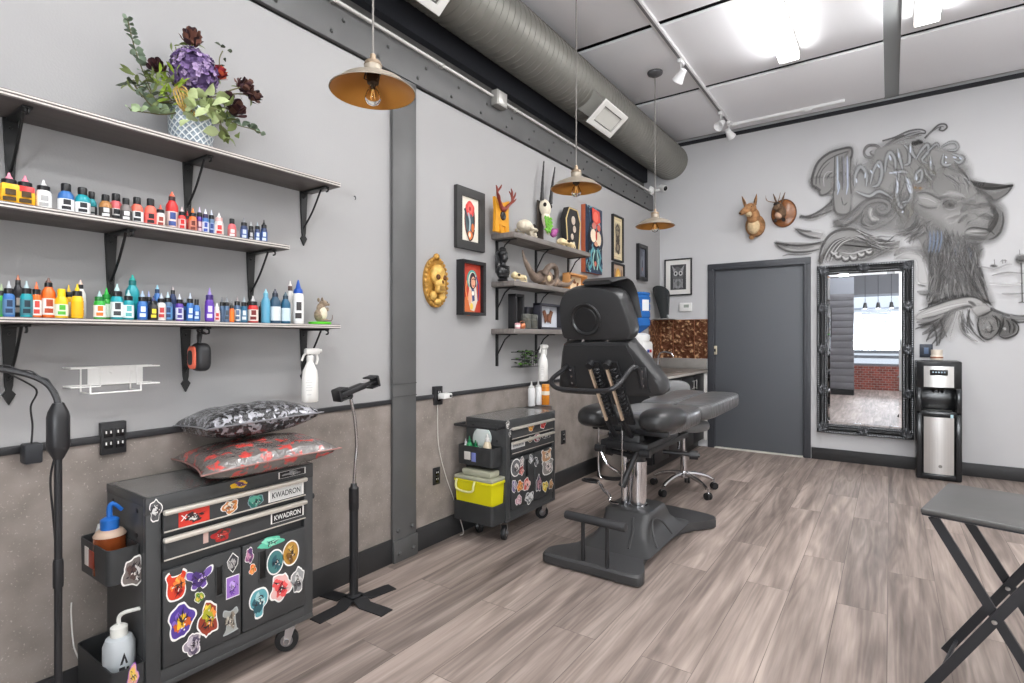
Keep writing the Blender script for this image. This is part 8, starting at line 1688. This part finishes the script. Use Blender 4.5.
mu.stroke(WG((560,570),(640,580),(720,560),(800,540)),3,190,0.6)
hairs(WG((660,380),(760,420),(860,450),(1010,440)),WG((690,470),(800,520),(920,560),(1020,560)),46,1.5,[76,92,176,196],0.7,1.4)
mu.stroke(WG((660,640),(780,620),(900,560),(1010,500)),3.5,120,0.7); mu.stroke(WG((880,510),(930,480),(980,440)),1.6,70,0.8)
# -- scrolls under the lettering
mu.stroke(WG((520,345),(600,340),(680,280),(760,190),(860,160),(930,190),(930,240),(880,260),(840,230),(870,205)),5.5,124,0.85); mu.stroke(WG((500,330),(590,300),(660,240),(740,170),(850,145),(950,180),(950,250)),2.0,84,0.9); mu.stroke(WG((510,350),(560,372),(620,350),(690,300),(740,240)),2.0,84,0.9); mu.fill(WG((500,330),(530,318),(570,330),(560,360),(520,362)),110,0.85,3)
mu.stroke(WG((740,240),(730,340),(790,380),(880,350),(960,300),(1010,230)),5,126,0.8); mu.stroke(WG((745,260),(720,340),(780,372)),1.8,80,0.9); mu.stroke(WG((760,250),(790,310),(840,330),(810,340),(770,330)),2.6,100,0.8); mu.stroke(WG((820,250),(860,280),(930,270),(960,220)),2.2,92,0.85); mu.fill(WG((780,260),(800,230),(800,290),(850,315),(800,320)),214,0.7,3)
# -- the big graffiti initial (drawn with outline, bands and pale highlights)
mu.fill(MM((270,640),(290,560),(340,440),(450,360),(600,330),(612,380),(600,660),(480,720),(330,700)),150,0.85,4)
mu.fill(WG((330,-10),(500,-10),(500,60),(460,110),(400,125),(380,80),(330,50)),140,0.85,4); mu.fill(WG((500,-20),(640,-20),(640,180),(620,260),(560,275),(510,240)),146,0.85,4)
mu.stroke(MM((275,640),(282,560),(330,450),(430,370),(560,332),(605,328)),2.4,72,0.95,False); mu.stroke(MM((605,328),(618,360),(612,400),(600,420)),2.4,72,0.95,False); mu.stroke(MM((275,640),(300,665),(350,690)),2.2,76,0.9,False)
mu.stroke(MM((310,640),(320,560),(380,460),(470,400),(580,360)),1.6,92,0.85,False); mu.stroke(MM((345,650),(340,580),(370,510),(430,450)),1.4,100,0.8); mu.stroke(MM((380,660),(375,590),(400,540),(450,530)),2.2,190,0.7); mu.stroke(MM((400,600),(420,560),(450,540)),1.4,90,0.8)
for (x,c_,w) in ((490,(206,214,226),2.6),(575,(200,206,226),2.6),(530,104,3.0),(545,(160,160,170),2.0)): mu.stroke(MM((x,400),(x+3,520),(x+2,690)),w,c_,0.85)
mu.stroke(MM((470,400),(465,560),(468,700)),1.4,88,0.85,False); mu.stroke(MM((605,400),(600,560),(608,720)),1.6,84,0.9,False); mu.stroke(MM((512,400),(514,560),(512,700)),1.2,92,0.8)
mu.stroke(WG((325,0),(330,40),(380,70),(400,122),(450,110),(490,70)),2.0,84,0.9); mu.stroke(WG((505,0),(500,120),(510,240),(560,275),(620,262),(640,200)),2.0,86,0.9); mu.stroke(WG((535,0),(545,60),(530,120)),2.4,(196,206,224),0.85); mu.stroke(WG((610,0),(612,50),(600,120)),2.4,(196,204,220),0.85); mu.stroke(WG((560,140),(580,200),(610,180)),1.6,90,0.85); mu.stroke(WG((575,120),(580,230)),1.4,190,0.7)
# small curls and letters after the initial
mu.stroke(MM((800,410),(740,400),(722,360),(760,315),(830,320),(840,370),(800,395),(770,370),(790,355)),2.4,86,0.9); mu.stroke(MM((790,420),(730,410),(712,360),(750,305),(830,305),(870,350)),1.4,70,0.9)
mu.stroke(MM((860,350),(920,300),(1000,250),(1060,220)),3.2,92,0.9)
mu.stroke(TT((-60,250),(40,220),(140,175),(220,160),(270,170),(272,190),(230,192),(180,210),(120,230)),2.0,76,0.95,False); mu.stroke(TT((0,258),(80,225),(160,192),(240,176)),1.5,84,0.9); mu.stroke(TT((20,275),(100,235),(180,215),(250,205)),2.4,130,0.8)
mu.stroke(TT((270,230),(320,180),(380,125),(430,120),(445,145),(415,170),(385,162),(400,145)),2.2,64,0.95,False); mu.stroke(TT((280,215),(330,175),(390,140),(425,142)),1.6,110,0.85)
mu.fill(TT((170,255),(200,250),(215,240),(250,250),(256,268),(230,275),(200,285),(176,282)),26,0.95,1.5)
mu.fill(TT((-130,330),(-60,290),(60,260),(160,300),(300,300),(440,330),(560,360),(570,420),(440,450),(330,520),(210,560),(150,660),(0,660),(-130,560)),152,0.7,8)
def letter(fn, pts, w, c_=(150,152,152)):
    mu.stroke(fn(*pts),w+2.0,84,0.85); mu.stroke(fn(*pts),w,c_,0.95); 
LT=(166,168,170)
letter(MM,((640,660),(645,560),(690,490),(740,560),(735,660)),4.5,LT); letter(MM,((770,640),(800,520),(850,450),(870,540),(840,640),(790,660)),4.5,LT)
letter(TT,((-40,500),(-30,400),(0,340),(40,400),(40,520)),4.5,LT); letter(TT,((60,310),(70,360),(100,480)),4.5,LT); letter(TT,((110,280),(150,330),(150,420),(110,440)),4.0,LT); letter(TT,((160,270),(165,330),(210,400)),4.5,LT); letter(TT,((200,400),(240,330),(290,280),(300,330),(250,400),(300,430)),4.0,LT)
letter(TT,((290,340),(340,290),(370,275),(380,300)),2.6,LT); letter(TT,((318,370),(318,430),(322,500),(350,520)),4.0,LT); letter(TT,((400,300),(460,265),(510,265),(530,300),(500,325),(440,320)),3.0,LT); letter(TT,((420,350),(410,420),(440,440),(480,430)),4.0,LT); letter(TT,((480,350),(540,370),(570,390),(540,420),(500,400)),4.0,LT)
letter(TT,((20,490),(100,490),(140,500)),4.0,LT); letter(TT,((70,500),(60,600),(50,680)),4.2,LT); letter(TT,((120,520),(145,600),(170,690)),4.2,LT); letter(TT,((190,560),(210,500),(250,480),(240,560),(200,580)),4.0,LT); letter(TT,((270,470),(290,520),(330,560)),3.2,LT)
letter(F,((40,60),(20,200),(60,300),(110,230)),4.5,LT); letter(F,((110,60),(140,160),(120,240),(60,260)),4.0,LT); letter(MM,((650,700),(760,740),(850,700),(960,760)),4.0,LT)
HI=(222,228,240)
for q in (((66,340),(70,385)),((160,290),(158,345)),((318,400),(316,450)),((430,370),(445,385)),((490,375),(520,385)),((-5,360),(0,400)),((205,520),(205,560)),((60,600),(52,660)),((130,580),(160,660)),((430,415),(440,425)),((0,500),(90,492)),((540,380),(560,395))): mu.stroke(TT(q[0],((q[0][0]+q[1][0])/2+1,(q[0][1]+q[1][1])/2),q[1]),2.4,HI,0.9)
for q in (((730,540),(725,590)),((770,520),(790,550)),((830,470),(850,500)),((650,590),(655,630)),((940,400),(945,440)),((930,545),(1000,540))): mu.stroke(MM(q[0],((q[0][0]+q[1][0])/2+1,(q[0][1]+q[1][1])/2),q[1]),2.2,HI,0.85)
for q in (((20,30),(28,190)),((100,70),(135,190)),((170,40),(175,85)),((70,325),(60,340))): mu.stroke(F(q[0],((q[0][0]+q[1][0])/2+3,(q[0][1]+q[1][1])/2),q[1]),2.6,HI,0.85)
for (a_,b_) in ((165,145),(205,148)): mu.fill(F((a_-14,b_),(a_,b_-12),(a_+14,b_),(a_,b_+12)),(140,104,50),0.8,2)
hairs(TT((-100,420),(0,520),(60,600),(150,680)),TT((330,330),(400,420),(420,520),(430,620)),30,1.4,[110,(160,156,140),96,150],0.5,1.8)
hairs(F((0,60),(-30,180),(-20,300),(60,420)),F((200,120),(180,260),(150,340),(140,430)),26,1.4,[100,(160,156,140),92,150],0.5,1.8)
tag(mu.build(),'grey airbrushed goat mural with ornate lettering across the back wall','mural')
# ================================================================== LIGHT, WORLD, CAMERA
w=bpy.data.worlds.new('studio_world'); SC.world=w; w.use_nodes=True; nt=w.node_tree; bg=nt.nodes['Background']; bg.inputs['Color'].default_value=(0.86,0.93,1.0,1); bg.inputs['Strength'].default_value=2.2
ld=bpy.data.lights.new('window_daylight','AREA'); ld.shape='RECTANGLE'; ld.size=3.0; ld.size_y=1.65; ld.energy=DAY_W; ld.color=(0.93,0.97,1.0)
lo=bpy.data.objects.new('window_daylight',ld); C.objects.link(lo); lo.location=(3.05,YF-0.25,1.45); lo.rotation_euler=(math.radians(90+UPT),0,0)
for (x,y) in ((1.83,-2.1),(2.08,-2.1),(2.33,-2.1)):
    t = thing('window_track_spot','black track spot hanging before the window, reflected in mirror','spotlight',(x,y,2.0),0,'black track spots by the window'); mb=MB(BLACK); mb.cyl((x,y,CEIL-0.002),(x,y,2.06),0.006,n=6); mb.build('stem',t); mb=MB(BLACK); mb.lathe([(0.0,-0.02),(0.03,-0.02),(0.05,0.12),(0.04,0.12)],(x,y,2.05),14,(0,0.3,-1)); mb.build('head',t)
cd=bpy.data.cameras.new('camera'); cam=bpy.data.objects.new('camera',cd); C.objects.link(cam); cam.location=CAM; cam.rotation_euler=(math.radians(90),0,YAW)
cd.sensor_width=36; cd.sensor_fit='HORIZONTAL'; cd.lens=FPX/1024*36; cd.shift_y=(CY-341.5)/1024; cd.clip_start=0.02
SC.camera=cam
vs_=SC.view_settings; vs_.view_transform='Standard'; vs_.look='None'; vs_.gamma=1; vs_.use_curve_mapping=False; vs_.exposure=EXPO
cy=SC.cycles; cy.max_bounces=10; cy.diffuse_bounces=5; cy.glossy_bounces=5; cy.transmission_bounces=8; cy.transparent_max_bounces=96; cy.caustics_reflective=False; cy.caustics_refractive=False; cy.use_denoising=True; cy.sample_clamp_indirect=4.0
bpy.context.view_layer.update()
